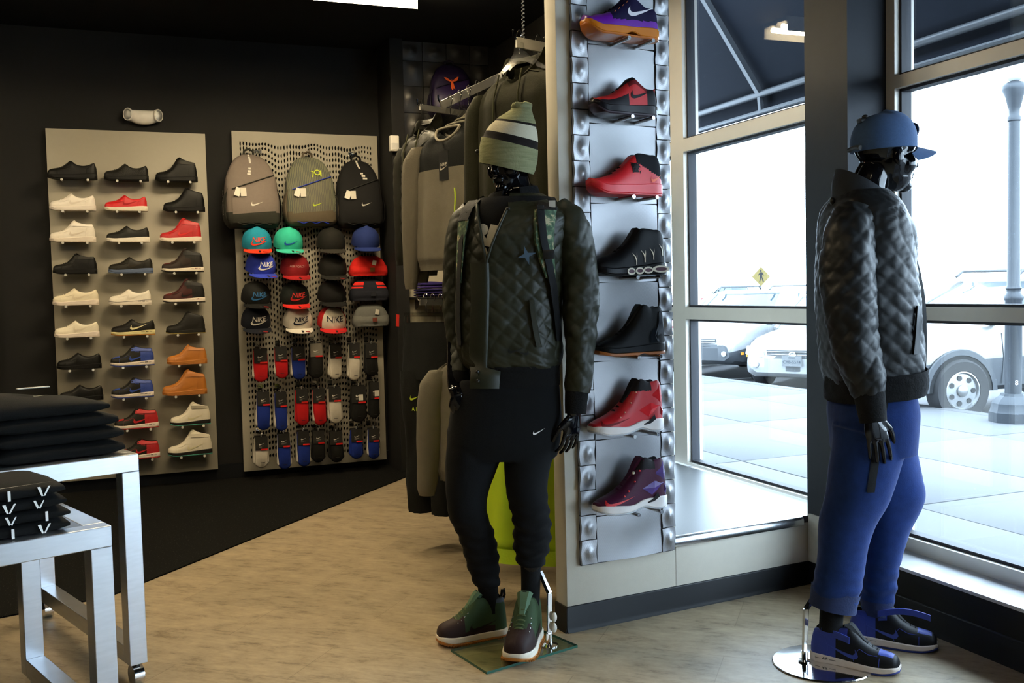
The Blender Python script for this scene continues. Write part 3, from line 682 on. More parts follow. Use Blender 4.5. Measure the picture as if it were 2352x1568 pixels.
        add('laces', s.laces([.3,.36,.42,.48,.54,.6], .004), BK); add('tongue', s.tongue(.004, .010), BK)
    else:
        red = i == 5; s = Shoe('boot', spring=.016, sole=(.030,.042), h=.98, arch=.014); M_ = C('c41b26', .4) if red else C('431531', .45); ac = C('e03038', .12) if red else C('5a4688', .15); dk = C('171316', .6)
        add('upper', s.upper(lambda t, v, z: 1 if (z > .150 and t < .80) else 0, 130, 32), [M_, dk, M_, C('121014', .8)])
        add('midsole', s.band(lambda t: s.z0(t) + .006, lambda t: s.zs(t) + .006*math.sin(t*9)), C('e6e2e0', .4)); add('outsole', s.band(lambda t: s.z0(t), lambda t: s.z0(t) + .007, .001), C('b9bec6', .25))
        for poly in ([(.60,.085),(.78,.108),(.93,.098),(.80,.070),(.74,.058)], [(.80,.135),(.93,.175),(.965,.13),(.93,.105)], [(.93,.095),(.985,.085),(.97,.055),(.93,.062)]):
            cx = sum(p[0] for p in poly)/len(poly); cz = sum(p[1] for p in poly)/len(poly); n = len(poly)
            vs = [s.pt(a, b, .001) for a, b in poly] + [s.pt(cx, cz, .007)]
            add('foam_facet', MB().add(vs, [(k, (k+1) % n, n) for k in range(n)]), ac, 0, None)
        add('heel_vent', s.strip2([(.66,.034),(.74,.044),(.82,.066)], [(.66,.030),(.76,.034),(.84,.048)], .006), dk, 0)
        sw_ = s.swoosh(.27, .048, .125, .026, tilt=.02); add('side_mark', sw_, C('7a1118' if red else 'd0242c', .5), 0)
        add('laces', s.laces([.32,.38,.44,.50,.56], .0035), dk if red else M_); add('tongue', s.tongue(.004, .010), dk if red else M_)
        ey = MB()
        for t in (.33,.40,.50,.58): ey.sphere(s.pt(t, s.zu(t) - .022, .001), .0035, 0, 8, 5)
        add('eyelets', ey, C('f03a3a' if not red else 'e8a08a', .4), 0)
        if not red: add('round_badge', MB().sphere(s.pt(.52,.142,.001), .006, 0, 10, 6), C('d9d3c4', .4), 0)
    return P
BB = [(1341,1508,90,'purple knit basketball shoe with amber sole, at the top of the tiled column'),
      (1360,1505,268,'red and black basketball shoe with translucent dark sole, second on the tiled column'),
      (1354,1516,450,'bright red basketball shoe with black sock collar, third on the tiled column'),
      (1364,1525,633,'black basketball shoe with white rib marks and air windows on the tiled column'),
      (1372,1523,815,'black boot-like basketball shoe with gum sole on the tiled column'),
      (1357,1519,994,'glossy red high basketball shoe with white sole on the tiled column'),
      (1367,1527,1172,'burgundy high basketball shoe with white sole, lowest on the tiled column')]
for i, (x0, x1, yb, lab) in enumerate(BB):
    n_ = Vector((math.sin(ROTS), -math.cos(ROTS), 0)); P0 = SM @ Vector((0, -.095, 0)); pp = []
    for x in (x0, x1):
        r = RC @ Vector((x - IW/2, yb - IH/2, FOC)); pp.append(CAM + r*((P0 - CAM).dot(n_)/r.dot(n_)))
    mid = [(CAM + (RC @ Vector(((x0+x1)/2 - IW/2, yb - IH/2, FOC)))*((P0 - CAM).dot(n_)/(RC @ Vector(((x0+x1)/2 - IW/2, yb - IH/2, FOC))).dot(n_)))][0]
    L = ((pp[1] - pp[0]).x**2 + (pp[1] - pp[0]).y**2)**.5
    a = pp[0]; a.z = mid.z
    put_shoe(bball(i), 'basketball_shoe', lab, a, ROTS, L/.306, 'basketball shoes on the tiled column', 'basketball shoe', rot=(0, 0, ROTS))
    for t in (.5, .83):
        q = SM.inverted() @ Vector((lerp(pp[0].x, pp[1].x, t), lerp(pp[0].y, pp[1].y, t), a.z))
        obj('peg', BPEG, td, loc=(q.x - .05, -.014, q.z - .25 - .0075))

# emergency light over the shoe panel
EL = mat('warm_white_plastic', (.78,.74,.66), .4); LENS = mat('lamp_lens', (.35,.35,.33), .12, metal=.6, var=.4, vscale=300, bump=.5, scale=500)
p = ony(329, 266, 7.11)
em = thing('emergency_light', 'white twin-head emergency light on the black wall above the shoes', 'emergency light', (p.x, 7.183, p.z))
rg = []
for i in range(17):
    u = -1 + 2*i/16; hh = .050*(1 - .30*u*u); ce = -.006*(1 - u*u) + .010*u*u; th = .07*(1 - .15*u*u)
    rg.append([(u*.098, -th*.5 + th*.5*math.cos(a)*1.0, ce + hh*math.sin(a)) for a in [2*PI*k/16 for k in range(16)]])
MB().loft(rg).build('body', EL, em, 50)
for sgn in (-1, 1):
    hm = Matrix.Translation((sgn*.092, -.052, .008)) @ Matrix.Rotation(sgn*.45, 4, 'Z') @ Matrix.Rotation(PI/2, 4, 'X') @ Matrix.Scale(1.28, 4, (0,1,0))
    h = MB().lathe([(.020,-.035),(.032,-.02),(.034,.012),(.031,.018),(.0285,.018),(.0285,.012)], (0,0,0), 0, 20, hm).build('lamp_head', EL, em, 50)
    MB().lathe([(.0285,.011),(.0285,.013),(.020,.017),(.001,.0185)], (0,0,0), 0, 20, hm).build('lens', LENS, h, 50)
# ================================================================ perforated board with backpacks, caps, beanies and socks
FAB = lambda h, rough=.85, bump=.3, scale=420: mat('fabric_%s_%d' % (h, scale), rgb(int(h[0:2],16), int(h[2:4],16), int(h[4:6],16))[:3], rough, bump=bump, scale=scale, var=.1, spec=.25)
INK = lambda h: mat('print_' + h, rgb(int(h[0:2],16), int(h[2:4],16), int(h[4:6],16))[:3], .6, var=.02, spec=.3)
BX0, BX1, BZ0, BZ1, BYF = .732, 1.77, .055, 2.46, 7.122
pb = thing('perforated_board', 'tall taupe perforated board hung with backpacks, caps and socks', 'display board', (0, 7.16, 0))
MB().box(BX0 + .004, BX1 - .004, BYF + .010 - 7.16, 0, BZ0 + .004, BZ1 - .004).build('backing_board', mat('board_back', (.006,.006,.006), .9, spec=.1), pb, None)
def perforated():
    mb = MB(); y = BYF - 7.16; x0, x1, z0, z1 = BX0 + .045, BX1 - .04, BZ0 + .07, BZ1 - .075; nc, nr = 44, 54
    dx, dz = (x1 - x0)/nc, (z1 - z0)/nr; R_ = random.Random(3)
    V = lambda x, z: (x, y, z)
    off = lambda x: .020*math.sin((x - x0)*2*PI/.42) + .012*math.sin((x - x0)*2*PI/.17 + 1)
    for i in range(nc):
        for j in range(nr):
            xa, xb = x0 + i*dx, x0 + (i+1)*dx
            za = [z0 + j*dz + (off(x) if 0 < j else 0) for x in (xa, (xa+xb)/2, xb)]
            zb = [z0 + (j+1)*dz + (off(x) if j + 1 < nr else 0) for x in (xa, (xa+xb)/2, xb)]
            xm = (xa + xb)/2; zm = (za[1] + zb[1])/2; hw = dx*.5*(.62 + .14*math.sin(xm*21 + zm*3)); hh = dz*.5*(.70 + .16*math.sin(xm*17 + zm*5 + 2))
            out = [V(xa, za[0]), V(xm, za[1]), V(xb, za[2]), V(xb, (za[2]+zb[2])/2), V(xb, zb[2]), V(xm, zb[1]), V(xa, zb[0]), V(xa, (za[0]+zb[0])/2)]
            inn = [V(xm - hw*.75, zm - hh*.55), V(xm, zm - hh), V(xm + hw*.75, zm - hh*.55), V(xm + hw, zm), V(xm + hw*.8, zm + hh*.6), V(xm + hw*.1, zm + hh), V(xm - hw*.8, zm + hh*.45), V(xm - hw, zm)]
            dp = [(p[0], y + .009, p[2]) for p in inn]
            mb.add(out + inn + dp, [(k, (k+1) % 8, 8 + (k+1) % 8, 8 + k) for k in range(8)] + [(8 + k, 8 + (k+1) % 8, 16 + (k+1) % 8, 16 + k) for k in range(8)])
    for a, b, c, d in ((BX0, x0, BZ0, BZ1), (x1, BX1, BZ0, BZ1), (x0, x1, BZ0, z0), (x0, x1, z1, BZ1)):
        mb.add([V(a,c), V(b,c), V(b,d), V(a,d)], [(0,1,2,3)])
    for a, b, c, d in ((BX0, BX0, BZ0, BZ1), (BX1, BX1, BZ0, BZ1)): mb.add([(a,y,c),(a,y,d),(a,0,d),(a,0,c)], [(0,1,2,3)])
    for z in (BZ0, BZ1): mb.add([(BX0,y,z),(BX1,y,z),(BX1,0,z),(BX0,0,z)], [(0,1,2,3)])
    return mb
perforated().build('perforated_sheet', PANEL, pb, None, 'stuff')
ACR = glassmat('clear_acrylic', (.93,.94,.94), 1.0, .02)
HOOKM = MB().tube([(0,0,.012),(0,-.03,.012),(0,-.19,.0),(0,-.205,.012)], .0028, 0, 6).box(-.016,.016,-.004,0,-.008,.03).mesh('hook', CHROME)
BHOOKM = MB().tube([(0,0,.0),(0,-.09,-.004),(0,-.10,.012)], .004, 0, 8).box(-.026,.026,-.004,0,-.012,.012).mesh('hook', CHROME)
SHELFM = MB().box(-.085,.085,-.16,0,0,.003).box(-.085,.085,-.163,-.160,-.003,.014).mesh('acrylic_shelf', ACR, None)

def backpack(name, label, W, H, D, loc, rz, cm, cb, ct, trim, strip=None, mark=None, side_text=None, logo=None, tag_=True, group='sports backpacks on the perforated board', stripes=None, lean=0):
    t = thing(name, label, 'backpack', loc, rz, group, rot=(lean, 0, rz))
    wp = [(0,.86),(.06,.98),(.2,1.0),(.5,.98),(.68,.9),(.82,.76),(.92,.58),(.97,.40),(1,.2)]
    dp = [(0,.80),(.08,1.0),(.3,1.02),(.55,.92),(.75,.78),(.9,.58),(.97,.40),(1,.2)]
    hw = lambda v: W/2*crv(wp, v); hd = lambda v: D*crv(dp, v)
    nf = lambda a, v: 1 + .022*noise.noise(Vector((math.cos(a)*2.2 + W*9, math.sin(a)*2.2, v*7))) + .010*noise.noise(Vector((a*3, v*16, W)))
    def ring(v, k=1.0, n=36):
        r = []
        for i in range(n):
            a = 2*PI*i/n; c, s_ = math.cos(a), math.sin(a); e = .62
            x = hw(v)*math.copysign(abs(c)**e, c)*k; y = -hd(v)/2 + hd(v)/2*math.copysign(abs(s_)**e, s_)*k
            f = nf(a, v); r.append((x*f, -hd(v)/2 + (y + hd(v)/2)*f, v*H))
        return r
    def front(x, z, off=.004):
        v = min(.985, max(.02, z/H)); q = min(.97, abs(x)/hw(v))
        yy = hd(v)/2*(1 - q**(2/.62))**(.31)
        a = math.atan2(-yy, x); return Vector((x, -hd(v)/2 - yy*1.012 - off, z))
    b = MB().loft([ring(.001 + .998*i/30) for i in range(31)], lambda i, j: (1 if i < 6 else 0)).build('body', [cm, cb], t, 60)
    # sloping lower pocket with its zip
    A, Bz = [], []
    n = 13; pk = MB()
    for i in range(n):
        u = i/(n-1); x = lerp(-.78, .80, u)*W/2
        zt = H*lerp(.50, .70, u)
        col_ = [front(x, lerp(H*.06, zt, k/8), .004 + .016*math.sin(PI*min(1, .12 + .88*k/8))*math.sin(PI*(.08 + .84*u))) for k in range(9)]
        A.append(col_)
    pk.add([p for c in A for p in c], [(i*9+k, (i+1)*9+k, (i+1)*9+k+1, i*9+k+1) for i in range(n-1) for k in range(8)], [(1 if k < 2 else 0) for i in range(n-1) for k in range(8)])
    pk.build('front_pocket', [ct, cb], t, 60)
    MB().tube([front(lerp(-.78,.80,i/16)*W/2, H*lerp(.50,.70,i/16) + .004, .010) for i in range(17)], .0035, 0, 6).build('zip', trim, t)
    MB().tube([front(lerp(-.62,.62,i/16)*W/2, H*.05 + .006*math.cos(i), .006) for i in range(17)], .004, 0, 6).build('base_piping', trim, t)
    for sg in (-1, 1):
        sp_ = MB()
        sp_.loft([[(sg*(hw(v/H)*.93 + .022*math.sin(PI*min(1,(q+.12)/1.12))*(.5+.5*math.cos(a))*1.4), -hd(v/H)/2 + hd(v/H)*.36*math.sin(a), v) for a in [PI*(-.5 + k/10) for k in range(11)]] for q, v in [(i/8, H*lerp(.04,.52,i/8)) for i in range(9)]], 0, False)
        sp_.build('side_pocket', cb, t, 60)
    if strip:
        kind, col_ = strip; mb = MB()
        zz = [(.99,.86)] + ([(.80,.775),(.765,.735),(.725,.70)] if kind else [])
        for k, (z1, z0) in enumerate(zz):
            w = .013*(1 + .25*k*kind); dx = -.004*k - (.004 if k else 0) if kind < 2 else .010*k
            mb.add([front(x + (0 if kind < 2 else lerp(.0,.012,(zq == z0)) if k == 0 else dx) + (dx if kind < 2 else .012 if k else 0) - .02*W, zq*H, .003) for zq in (z1, (z1+z0)/2, z0) for x in (-w/2, w/2)], [(0,1,3,2),(2,3,5,4)])
        mb.build('reflective_strip', col_, t, None)
    if mark:
        col_, mx_, mz, mw = mark; mb = MB(); mapped(mb, swoosh2d(mw), lambda u, v: front(mx_ + u, mz*H + v, .022)); mb.build('side_mark', col_, t, None)
    if side_text:
        body, col_ = side_text; mb = MB(); vs, fs = text2d(body, .036, 0, 1.0, .01)
        mapped(mb, (vs, fs), lambda u, v: Vector((-(hw(.33 + u/H) + .018) + .002 + .0*v, -hd(.3)*.55 - .03 + v*1.0, H*.33 + u))); mb.build('side_lettering', col_, t, None)
    if logo: logo(t, front, H)
    if tag_:
        for k, (dx, rz_, c_) in enumerate(((-.03, .35, 'e8e2d4'), (.012, -.05, 'd9d3c4'))):
            q = front(-W*.22 + dx*.6, H*.52, .028 + .004*k)
            MB().box(-.019,.019,-.001,.001,-.058,0, mx=Matrix.Translation(q) @ Matrix.Rotation(rz_, 4, 'Y')).build('price_tag', INK(c_), t, None)
    MB().tube([(-.035,-.02,H*.975),(-.03,-.02,H*1.05),(0,-.02,H*1.075),(.03,-.02,H*1.05),(.035,-.02,H*.975)], .008, 0, 8).build('carry_loop', cb, t)
    return t
def stripemat(name, a, b):
    m = mat(name, a, .85, bump=.2, scale=400); N, L = m.node_tree.nodes, m.node_tree.links
    tc = N.new('ShaderNodeTexCoord'); w = N.new('ShaderNodeTexWave'); w.inputs['Scale'].default_value = 26; w.inputs['Distortion'].default_value = 5; w.inputs['Detail Scale'].default_value = .6
    mx = N.new('ShaderNodeMix'); mx.data_type = 'RGBA'; mx.inputs[6].default_value = a + (1,); mx.inputs[7].default_value = b + (1,)
    L.new(tc.outputs['Object'], w.inputs['Vector']); L.new(w.outputs[0], mx.inputs[0]); L.new(mx.outputs[2], N['Principled BSDF'].inputs['Base Color'])
    return m
def kd_logo(t, front, H):
    mb = MB(); c = (.045, H*.76)
    ring_ = [(c[0] + .024*math.cos(a), c[1] + .021*math.sin(a)) for a in [2*PI*k/16 for k in range(16)]]; r2 = [(c[0] + .016*math.cos(a), c[1] + .013*math.sin(a)) for a in [2*PI*k/16 for k in range(16)]]
    mb.add([front(*p, .006) for p in ring_] + [front(*p, .006) for p in r2], [(k, (k+1) % 16, 16 + (k+1) % 16, 16 + k) for k in range(16)])
    for poly in ([(.067,.79),(.075,.80),(.073,.70),(.064,.705)], [(.012,.76),(.02,.765),(.012,.685),(.005,.69)], [(-.004,.775),(.02,.785),(.014,.76)]):
        mb.add([front(a, H*b, .006) for a, b in poly], [tuple(range(len(poly)))])
    mb.build('round_emblem', INK('b9c834'), t, None)
GREYB, DKB = FAB('72675f', .8), FAB('2b2b24', .8); BLK = FAB('100f0e', .85); BLUT = FAB('223396', .6)
def bag_at(x0, x1, y0, y1, yd):
    a, b = ony(x0, y1, yd), ony(x1, y1, yd); c = ony((x0+x1)/2, y0, yd); return (a.x + b.x)/2, a.z*.5 + b.z*.5, b.x - a.x, c.z - (a.z + b.z)/2
x, z, w, h = bag_at(507, 650, 352, 524, 7.0)
backpack('backpack', 'grey-brown sports backpack with white strip, leftmost of the three backpacks', w*.88, h, .17, (x, BYF - .03, z), .06, GREYB, DKB, GREYB, DKB, (1, INK('d8d3c8')), (INK('cfcabf'), .015, .31, .085), ('NIKE ELITE', INK('c8c4b8')))
x, z, w, h = bag_at(652, 776, 358, 520, 7.0)
backpack('backpack', 'olive-striped backpack with yellow-green round emblem, middle of the three backpacks', w*.94, h, .16, (x, BYF - .03, z), .04, stripemat('striped_grey_cloth', (.055,.058,.05), (.15,.15,.09)), FAB('564c3c', .8), stripemat('striped_grey_cloth_low', (.07,.066,.056), (.13,.125,.075)), BLUT, None, (INK('a9bb30'), .03, .30, .078), None, kd_logo)
x, z, w, h = bag_at(773, 880, 366, 523, 7.0)
backpack('backpack', 'black sports backpack with white strip, rightmost of the three backpacks', w*.98, h, .16, (x, BYF - .03, z), .02, BLK, BLK, BLK, FAB('1b1a18', .6), (2, INK('cfc9bc')), (INK('b9b5aa'), .03, .33, .078), ('NIKE ELITE', INK('a9a59a')))
for px, py in ((592, 348), (705, 350), (808, 354)):
    p = ony(px, py, BYF); obj('hook', BHOOKM, pb, loc=(p.x, BYF - 7.16, p.z))

# ---------------------------------------------------------------- caps
def cap_parts(t, crown, brim, under=None, text=None, tcol=None, mark=None, mcol=None, sticker='1a1816', front=None, txt_size=.036, tdx=0, button=None, droop=.2, flat=.3):
    R, RY, Hc = .084, .098, .108
    sup = lambda v: (1 - v**2.7)**(1/2.3)
    def rr(a, v):
        f = 1 + .05*max(0, -math.sin(a))*v*(1 - v)*4
        return Vector((R*sup(v)*math.cos(a)*f, RY*sup(v)*math.sin(a)*f, Hc*v + .012*v*max(0, -math.sin(a))))
    mb = MB().loft([[rr(2*PI*k/32, i/14*.995) for k in range(32)] for i in range(15)], lambda i, j: (1 if front and 19 <= j < 29 else 0))
    c = mb.build('crown', [crown, front or crown], t, 60)
    fr_ = lambda x, z, off=.0025: Vector((x, -RY*sup(min(.97, z/.12))*math.sqrt(max(.01, 1 - (x/(R*sup(min(.97, z/.12))))**2))*(1 + .05*(z/.12)*(1 - z/.12)*4) - off, z))
    bm_ = MB(); n = 17; vs = []
    for i in range(n):
        a = lerp(-2.72, -.42, i/(n-1)); x, y = R*math.cos(a), RY*math.sin(a)
        ext = .070*math.sin(PI*(i + .35)/(n - .3))**.55
        for k in range(5):
            q = k/4; xx = x*(1 + .05*q); yy = y - ext*q; zz = .004 - .016*q*flat - droop*(xx*xx)/.09
            vs.append((xx, yy, zz))
    top = [(a, b, c_ + .0025) for a, b, c_ in vs]; k0 = len(vs)
    fs = [(i*5+k, (i+1)*5+k, (i+1)*5+k+1, i*5+k+1) for i in range(n-1) for k in range(4)]
    bm_.add(top, fs, 0); bm_.add(vs, [f[::-1] for f in fs], 1)
    rim = [4 + 5*i for i in range(n)]
    bm_.add([top[i] for i in rim] + [vs[i] for i in rim], [(i, i+1, n+i+1, n+i) for i in range(n-1)], 0)
    b_ = bm_.build('brim', [brim, under or brim], t, 50)
    MB().sphere((0, 0, Hc*1.0), (.007,.007,.004), 0, 10, 6).build('button', button or crown, t)
    sm = MB()
    for a in (PI*1.5, PI*1.5 + 1.05, PI*1.5 - 1.05, PI*.5): sm.tube([rr(a, v)*1.003 for v in (.02,.2,.4,.6,.8,.93)], .0008, 0, 4)
    if text:
        q = MB(); mapped(q, text2d(text, txt_size, .18 if mark else 0, .95, .012), lambda u, v: fr_(tdx + u, .060 + v)); q.build('lettering', tcol, c, None)
    if mark:
        q = MB(); mapped(q, swoosh2d(*mark[:1], mark[1], mark[2], mark[3]), lambda u, v: fr_(u, v, .003)); q.build('stitched_mark', mcol or tcol, c, None)
    if sticker:
        for dx, w_, h_, cc in ((.0,.012,.03,'14120f'), (.030,.026,.014,'8f1a16')):
            pts = [(dx + sx*w_/2, -RY - .044 + sy*h_/2) for sx, sy in ((-1,-1),(1,-1),(1,1),(-1,1))]
            MB().add([(x, y, .0078 - .2*x*x/.09 - .0048*min(1, (-y - RY)/.07)) for x, y in pts], [(0,1,2,3)]).build('sticker', INK(cc), b_, None)
NK = dict(text='NIKE', mark=(.105, .006, .040, .026))
CAPS = [
 (590, 572, A_(crown=FAB('1a7f98'), brim=FAB('d83a1a'), tcol=INK('e0442a'), **NK), 'teal snapback cap with orange brim', .0),
 (662, 572, A_(crown=FAB('2fae92'), brim=FAB('3bb79b'), mark=(.085,.0,.042,.026), mcol=INK('1a4aa6')), 'mint green snapback cap with a blue mark', .05),
 (760, 572, A_(crown=FAB('15140f'), brim=FAB('2b2822'), sticker=None), 'plain black cap with grey-black brim', 0),
 (840, 568, A_(crown=FAB('18275a'), brim=FAB('1b2a62'), sticker=None), 'navy blue cap beside the perforated board edge', 0),
 (598, 628, A_(crown=FAB('26369c'), brim=FAB('2a3ba6'), tcol=INK('e6e2dc'), **NK), 'royal blue cap with white lettering', .22),
 (677, 632, A_(crown=FAB('7a1418'), brim=FAB('9a1a1c'), text='AIR FORCE 1', tcol=INK('a07870'), txt_size=.018), 'dark red cap with small front lettering', .08),
 (764, 632, A_(crown=FAB('14130f'), brim=FAB('191814'), sticker='1'), 'black cap with a red brim tag, second row', 0),
 (588, 696, A_(crown=FAB('11110f'), brim=FAB('11110f'), tcol=INK('2a5f8f'), **NK), 'black cap with blue lettering', .08),
 (677, 697, A_(crown=FAB('141815'), brim=FAB('c8261f'), tcol=INK('b0241c'), **NK), 'black cap with bright red brim', .06),
 (762, 692, A_(crown=FAB('100f0d'), brim=FAB('100f0d'), sticker=None), 'plain black cap, third row', 0),
 (588, 752, A_(crown=FAB('10131c'), brim=FAB('10131c'), tcol=INK('cfcabd'), **NK), 'navy-black cap with white lettering', .05),
 (684, 752, A_(crown=FAB('d8cfc0'), brim=FAB('ddd5c6'), tcol=INK('14192b'), **NK), 'white cap with dark lettering', .05),
 (762, 752, A_(crown=FAB('b31a1c'), brim=FAB('b81d1e'), front=FAB('dcd2be'), text='NIKE', tcol=INK('1a1c30'), txt_size=.046), 'red cap with white front panel', .03),
]
for px, py, spec, lab, rz in CAPS:
    p = ony(px, py, BYF - .13); p.y = BYF - .125; p.z += .022
    t = thing('baseball_cap', lab + ' on the perforated board' if len(lab.split()) < 10 else lab, 'cap', p, rz, 'caps on clear shelves', rot=(.30, 0, rz))
    t.scale = (1.2,)*3; cap_parts(t, **spec)
    obj('acrylic_shelf', SHELFM, pb, loc=(p.x, BYF - 7.16, p.z - .028))
# folded knit hats in the right-hand column
def folded_beanie(px0, px1, py0, py1, label, body, cuff, patch, stripe=None):
    a, b = ony(px0, py1, BYF - .12), ony(px1, py1, BYF - .12); c = ony(px0, py0, BYF - .12); W, H = b.x - a.x, c.z - a.z
    t = thing('knit_hat', label, 'knit hat', ((a.x + b.x)/2, BYF - .09, a.z), 0, 'folded knit hats on clear shelves')
    wp = [(0,.94),(.12,1.0),(.45,.97),(.7,.84),(.9,.66),(1,.42)]
    def ring(v, k, d):
        hw = W/2*crv(wp, v)*k; n = 28
        return [(hw*math.copysign(abs(math.cos(q))**.6, math.cos(q))*(1 + .02*noise.noise(Vector((q*2, v*5, W)))), -.02 + d*math.sin(q)*(1 + .1*noise.noise(Vector((q*3, v*6, 2)))), v*H) for q in [2*PI*i/n for i in range(n)]]
    MB().loft([ring(i/14, 1, .055*math.sqrt(max(.05, 1 - (i/14)**3))) for i in range(15)], lambda i, j: (1 if stripe and i in (8, 10, 11) and (j//2) % 5 else 0)).build('crown', [body, stripe or body], t, 60)
    MB().loft([ring(i/6*.5, 1.03, .062 - .004*abs(i - 3)) for i in range(7)], 0, True, False).build('cuff', cuff, t, 60)
    MB().box(-.001, .033, -.088, -.084, H*.20, H*.40).build('woven_label', patch, t, None)
    if not stripe: MB().box(.0, .028, -.082, -.078, H*.56, H*.80, mx=Matrix.Rotation(.2, 4, 'Y')).build('price_tag', INK('b8b2a4'), t, None)
    obj('acrylic_shelf', SHELFM, pb, loc=((a.x + b.x)/2, BYF - 7.16, a.z - .006))
folded_beanie(803, 890, 588, 634, 'folded bright red knit hat in the right column of the board', FAB('c21d16'), FAB('c9211a'), INK('7a4a1c'))
folded_beanie(804, 893, 641, 691, 'folded navy knit hat with red stripes in the right column', FAB('14161f'), FAB('15171f'), INK('181a20'), FAB('d0261c'))
folded_beanie(811, 894, 700, 750, 'folded grey knit hat in the right column of the board', FAB('5a5a56'), FAB('63635e'), INK('5f2a1c'))

# ---------------------------------------------------------------- socks
SOCK = {'r': FAB('b8161a', .9, .5, 300), 'b': FAB('142a7a', .9, .5, 300), 'w': FAB('d0c8b8', .9, .5, 300), 'k': FAB('11100e', .9, .5, 300)}
CNAME = {'r': 'red', 'b': 'blue', 'w': 'white', 'k': 'black'}
def sock_outline(w, top, bot, bend):
    out = []
    for i in range(9): out.append((-w/2 + bend*(i/8)**2*.4 - .004*math.sin(PI*i/8), lerp(top, bot + w*.5, i/8)))
    for i in range(1, 8): a = PI + PI*i/8; out.append((bend*.4 + w*.56*math.cos(a), bot + w*.5 + w*.52*math.sin(a)))
    for i in range(9): out.append((w/2 + bend*((8-i)/8)**2*.4 + .005*math.sin(PI*i/8), lerp(bot + w*.5, top, i/8)))
    return out
def puffy(mb, out, y, th):
    n = len(out); cx = sum(p[0] for p in out)/n; cz = sum(p[1] for p in out)/n
    rings = []
    for k, yy in ((1.0, 0), (1.0, -.35), (.93, -.75), (.78, -1.0)): rings.append([(cx + (x - cx)*k if k < 1 else x, y + yy*th, cz + (z - cz)*(1 - (1 - k)*.45)) for x, z in out])
    return mb.loft(rings, 0, True, True)
def sock_pack(card, bot, main, second, label, bend=0, grey=False, sticker=False):
    x0, x1, y0, y1 = [card[0]/4.355 + 530, card[1]/4.355 + 530, card[2]/4.355 + 740, card[3]/4.355 + 740]; yb = bot/4.355 + 740
    Y = BYF - .16; a, b = ony(x0, y0, Y), ony(x1, y1, Y); zb = ony((x0+x1)/2, yb, Y).z; W = b.x - a.x; cx = (a.x + b.x)/2
    t = thing('sock_pack', label, 'socks', (cx, Y, a.z), random.uniform(-.06,.06), 'sock packs on hooks')
    top, cb, bt = 0, b.z - a.z, zb - a.z
    MB().box(-W/2, W/2, -.014, -.012, cb, .0).build('card', INK('6a655a') if grey else INK('1c1a17'), t, None)
    MB().box(-W/2, W/2, .034, .036, cb*.8, .004).build('card_back', INK('171513'), t, None)
    q = MB(); mapped(q, swoosh2d(W*.46, .0, cb*.56), lambda u, v: (u, -.0150, v)); q.build('card_mark', INK('d8d4ca'), t, None)
    q = MB()
    for k in range(2): q.box(-W*.22, W*(.2 - .18*k), -.0152, -.0146, cb*(.72 + .07*k), cb*(.72 + .07*k) + .0022)
    q.build('card_print', INK('8f8b80'), t, None)
    MB().box(-W*.06, W/2, -.0156, -.0140, cb - .002, cb + .009).build('card_red_label', INK('c41a14'), t, None)
    puffy(MB(), sock_outline(W*1.0, -.008, bt, bend), .016, .026).build('sock', SOCK[main], t, 60)
    puffy(MB(), sock_outline(W*1.02, -.02, bt + .016, bend - .034), .024, .016).build('sock', SOCK[second], t, 60)
    puffy(MB(), sock_outline(W*.98, -.012, bt + .008, bend + .034), .032, .014).build('sock', SOCK['k' if main == 'r' else second], t, 60)
    q = MB(); q.box(-W*.10, W*.22, -.0115, -.0105, bt + W*.42, bt + W*.42 + .003); q.build('toe_print', INK('1a1c28' if main != 'k' else '2a2824'), t, None)
    if sticker: MB().box(-.002, .03, -.0172, -.0160, cb*.85, cb*.5).build('price_sticker', INK('d0cabb'), t, None)
    MB().tube([(0,0,.0),(0,0,.018)], .004, 0, 6).build('hang_loop', mat('clear_plastic', (.3,.3,.28), .2), t)
    obj('hook', HOOKM, pb, loc=(cx, BYF - 7.16, a.z + .012))
ROWS = [
 [((228,365,270,405),595,'r','w'), ((440,563,250,385),560,'r','w'), ((610,740,245,375),572,'b','w'), ((790,915,212,340),560,'k','k',True), ((990,1105,220,355),566,'w','w'), ((1180,1290,215,350),580,'w','w'), ((1345,1465,215,350),540,'k','k')],
 [((262,388,700,825),1078,'b','w'), ((440,558,700,840),1085,'b','w'), ((650,770,670,800),1030,'r','r'), ((820,940,665,800),1030,'r','w'), ((975,1100,655,785),1012,'w','w'), ((1205,1350,640,800),1000,'k','k'), ((1390,1480,600,760),960,'k','k')],
 [((240,370,1145,1270),1455,'w','w'), ((470,590,1115,1240),1470,'b','w'), ((665,785,1090,1220),1442,'b','w'), ((820,935,1085,1205),1400,'k','k'), ((990,1115,1095,1215),1400,'k','k'), ((1200,1315,1070,1190),1366,'b','b'), ((1375,1480,1065,1185),1366,'b','w')]]
ORD = ['first', 'second', 'third', 'fourth', 'fifth', 'sixth', 'seventh']
for r, row in enumerate(ROWS):
    for c, q in enumerate(row):
        sock_pack(q[0], q[1], q[2], q[3], '%s sock pack, %s from the left in the %s row of socks' % (CNAME[q[2]], ORD[c], ('upper', 'middle', 'lower')[r]), random.uniform(-.012, .02), len(q) > 4, q[2] == 'k' and r == 1)

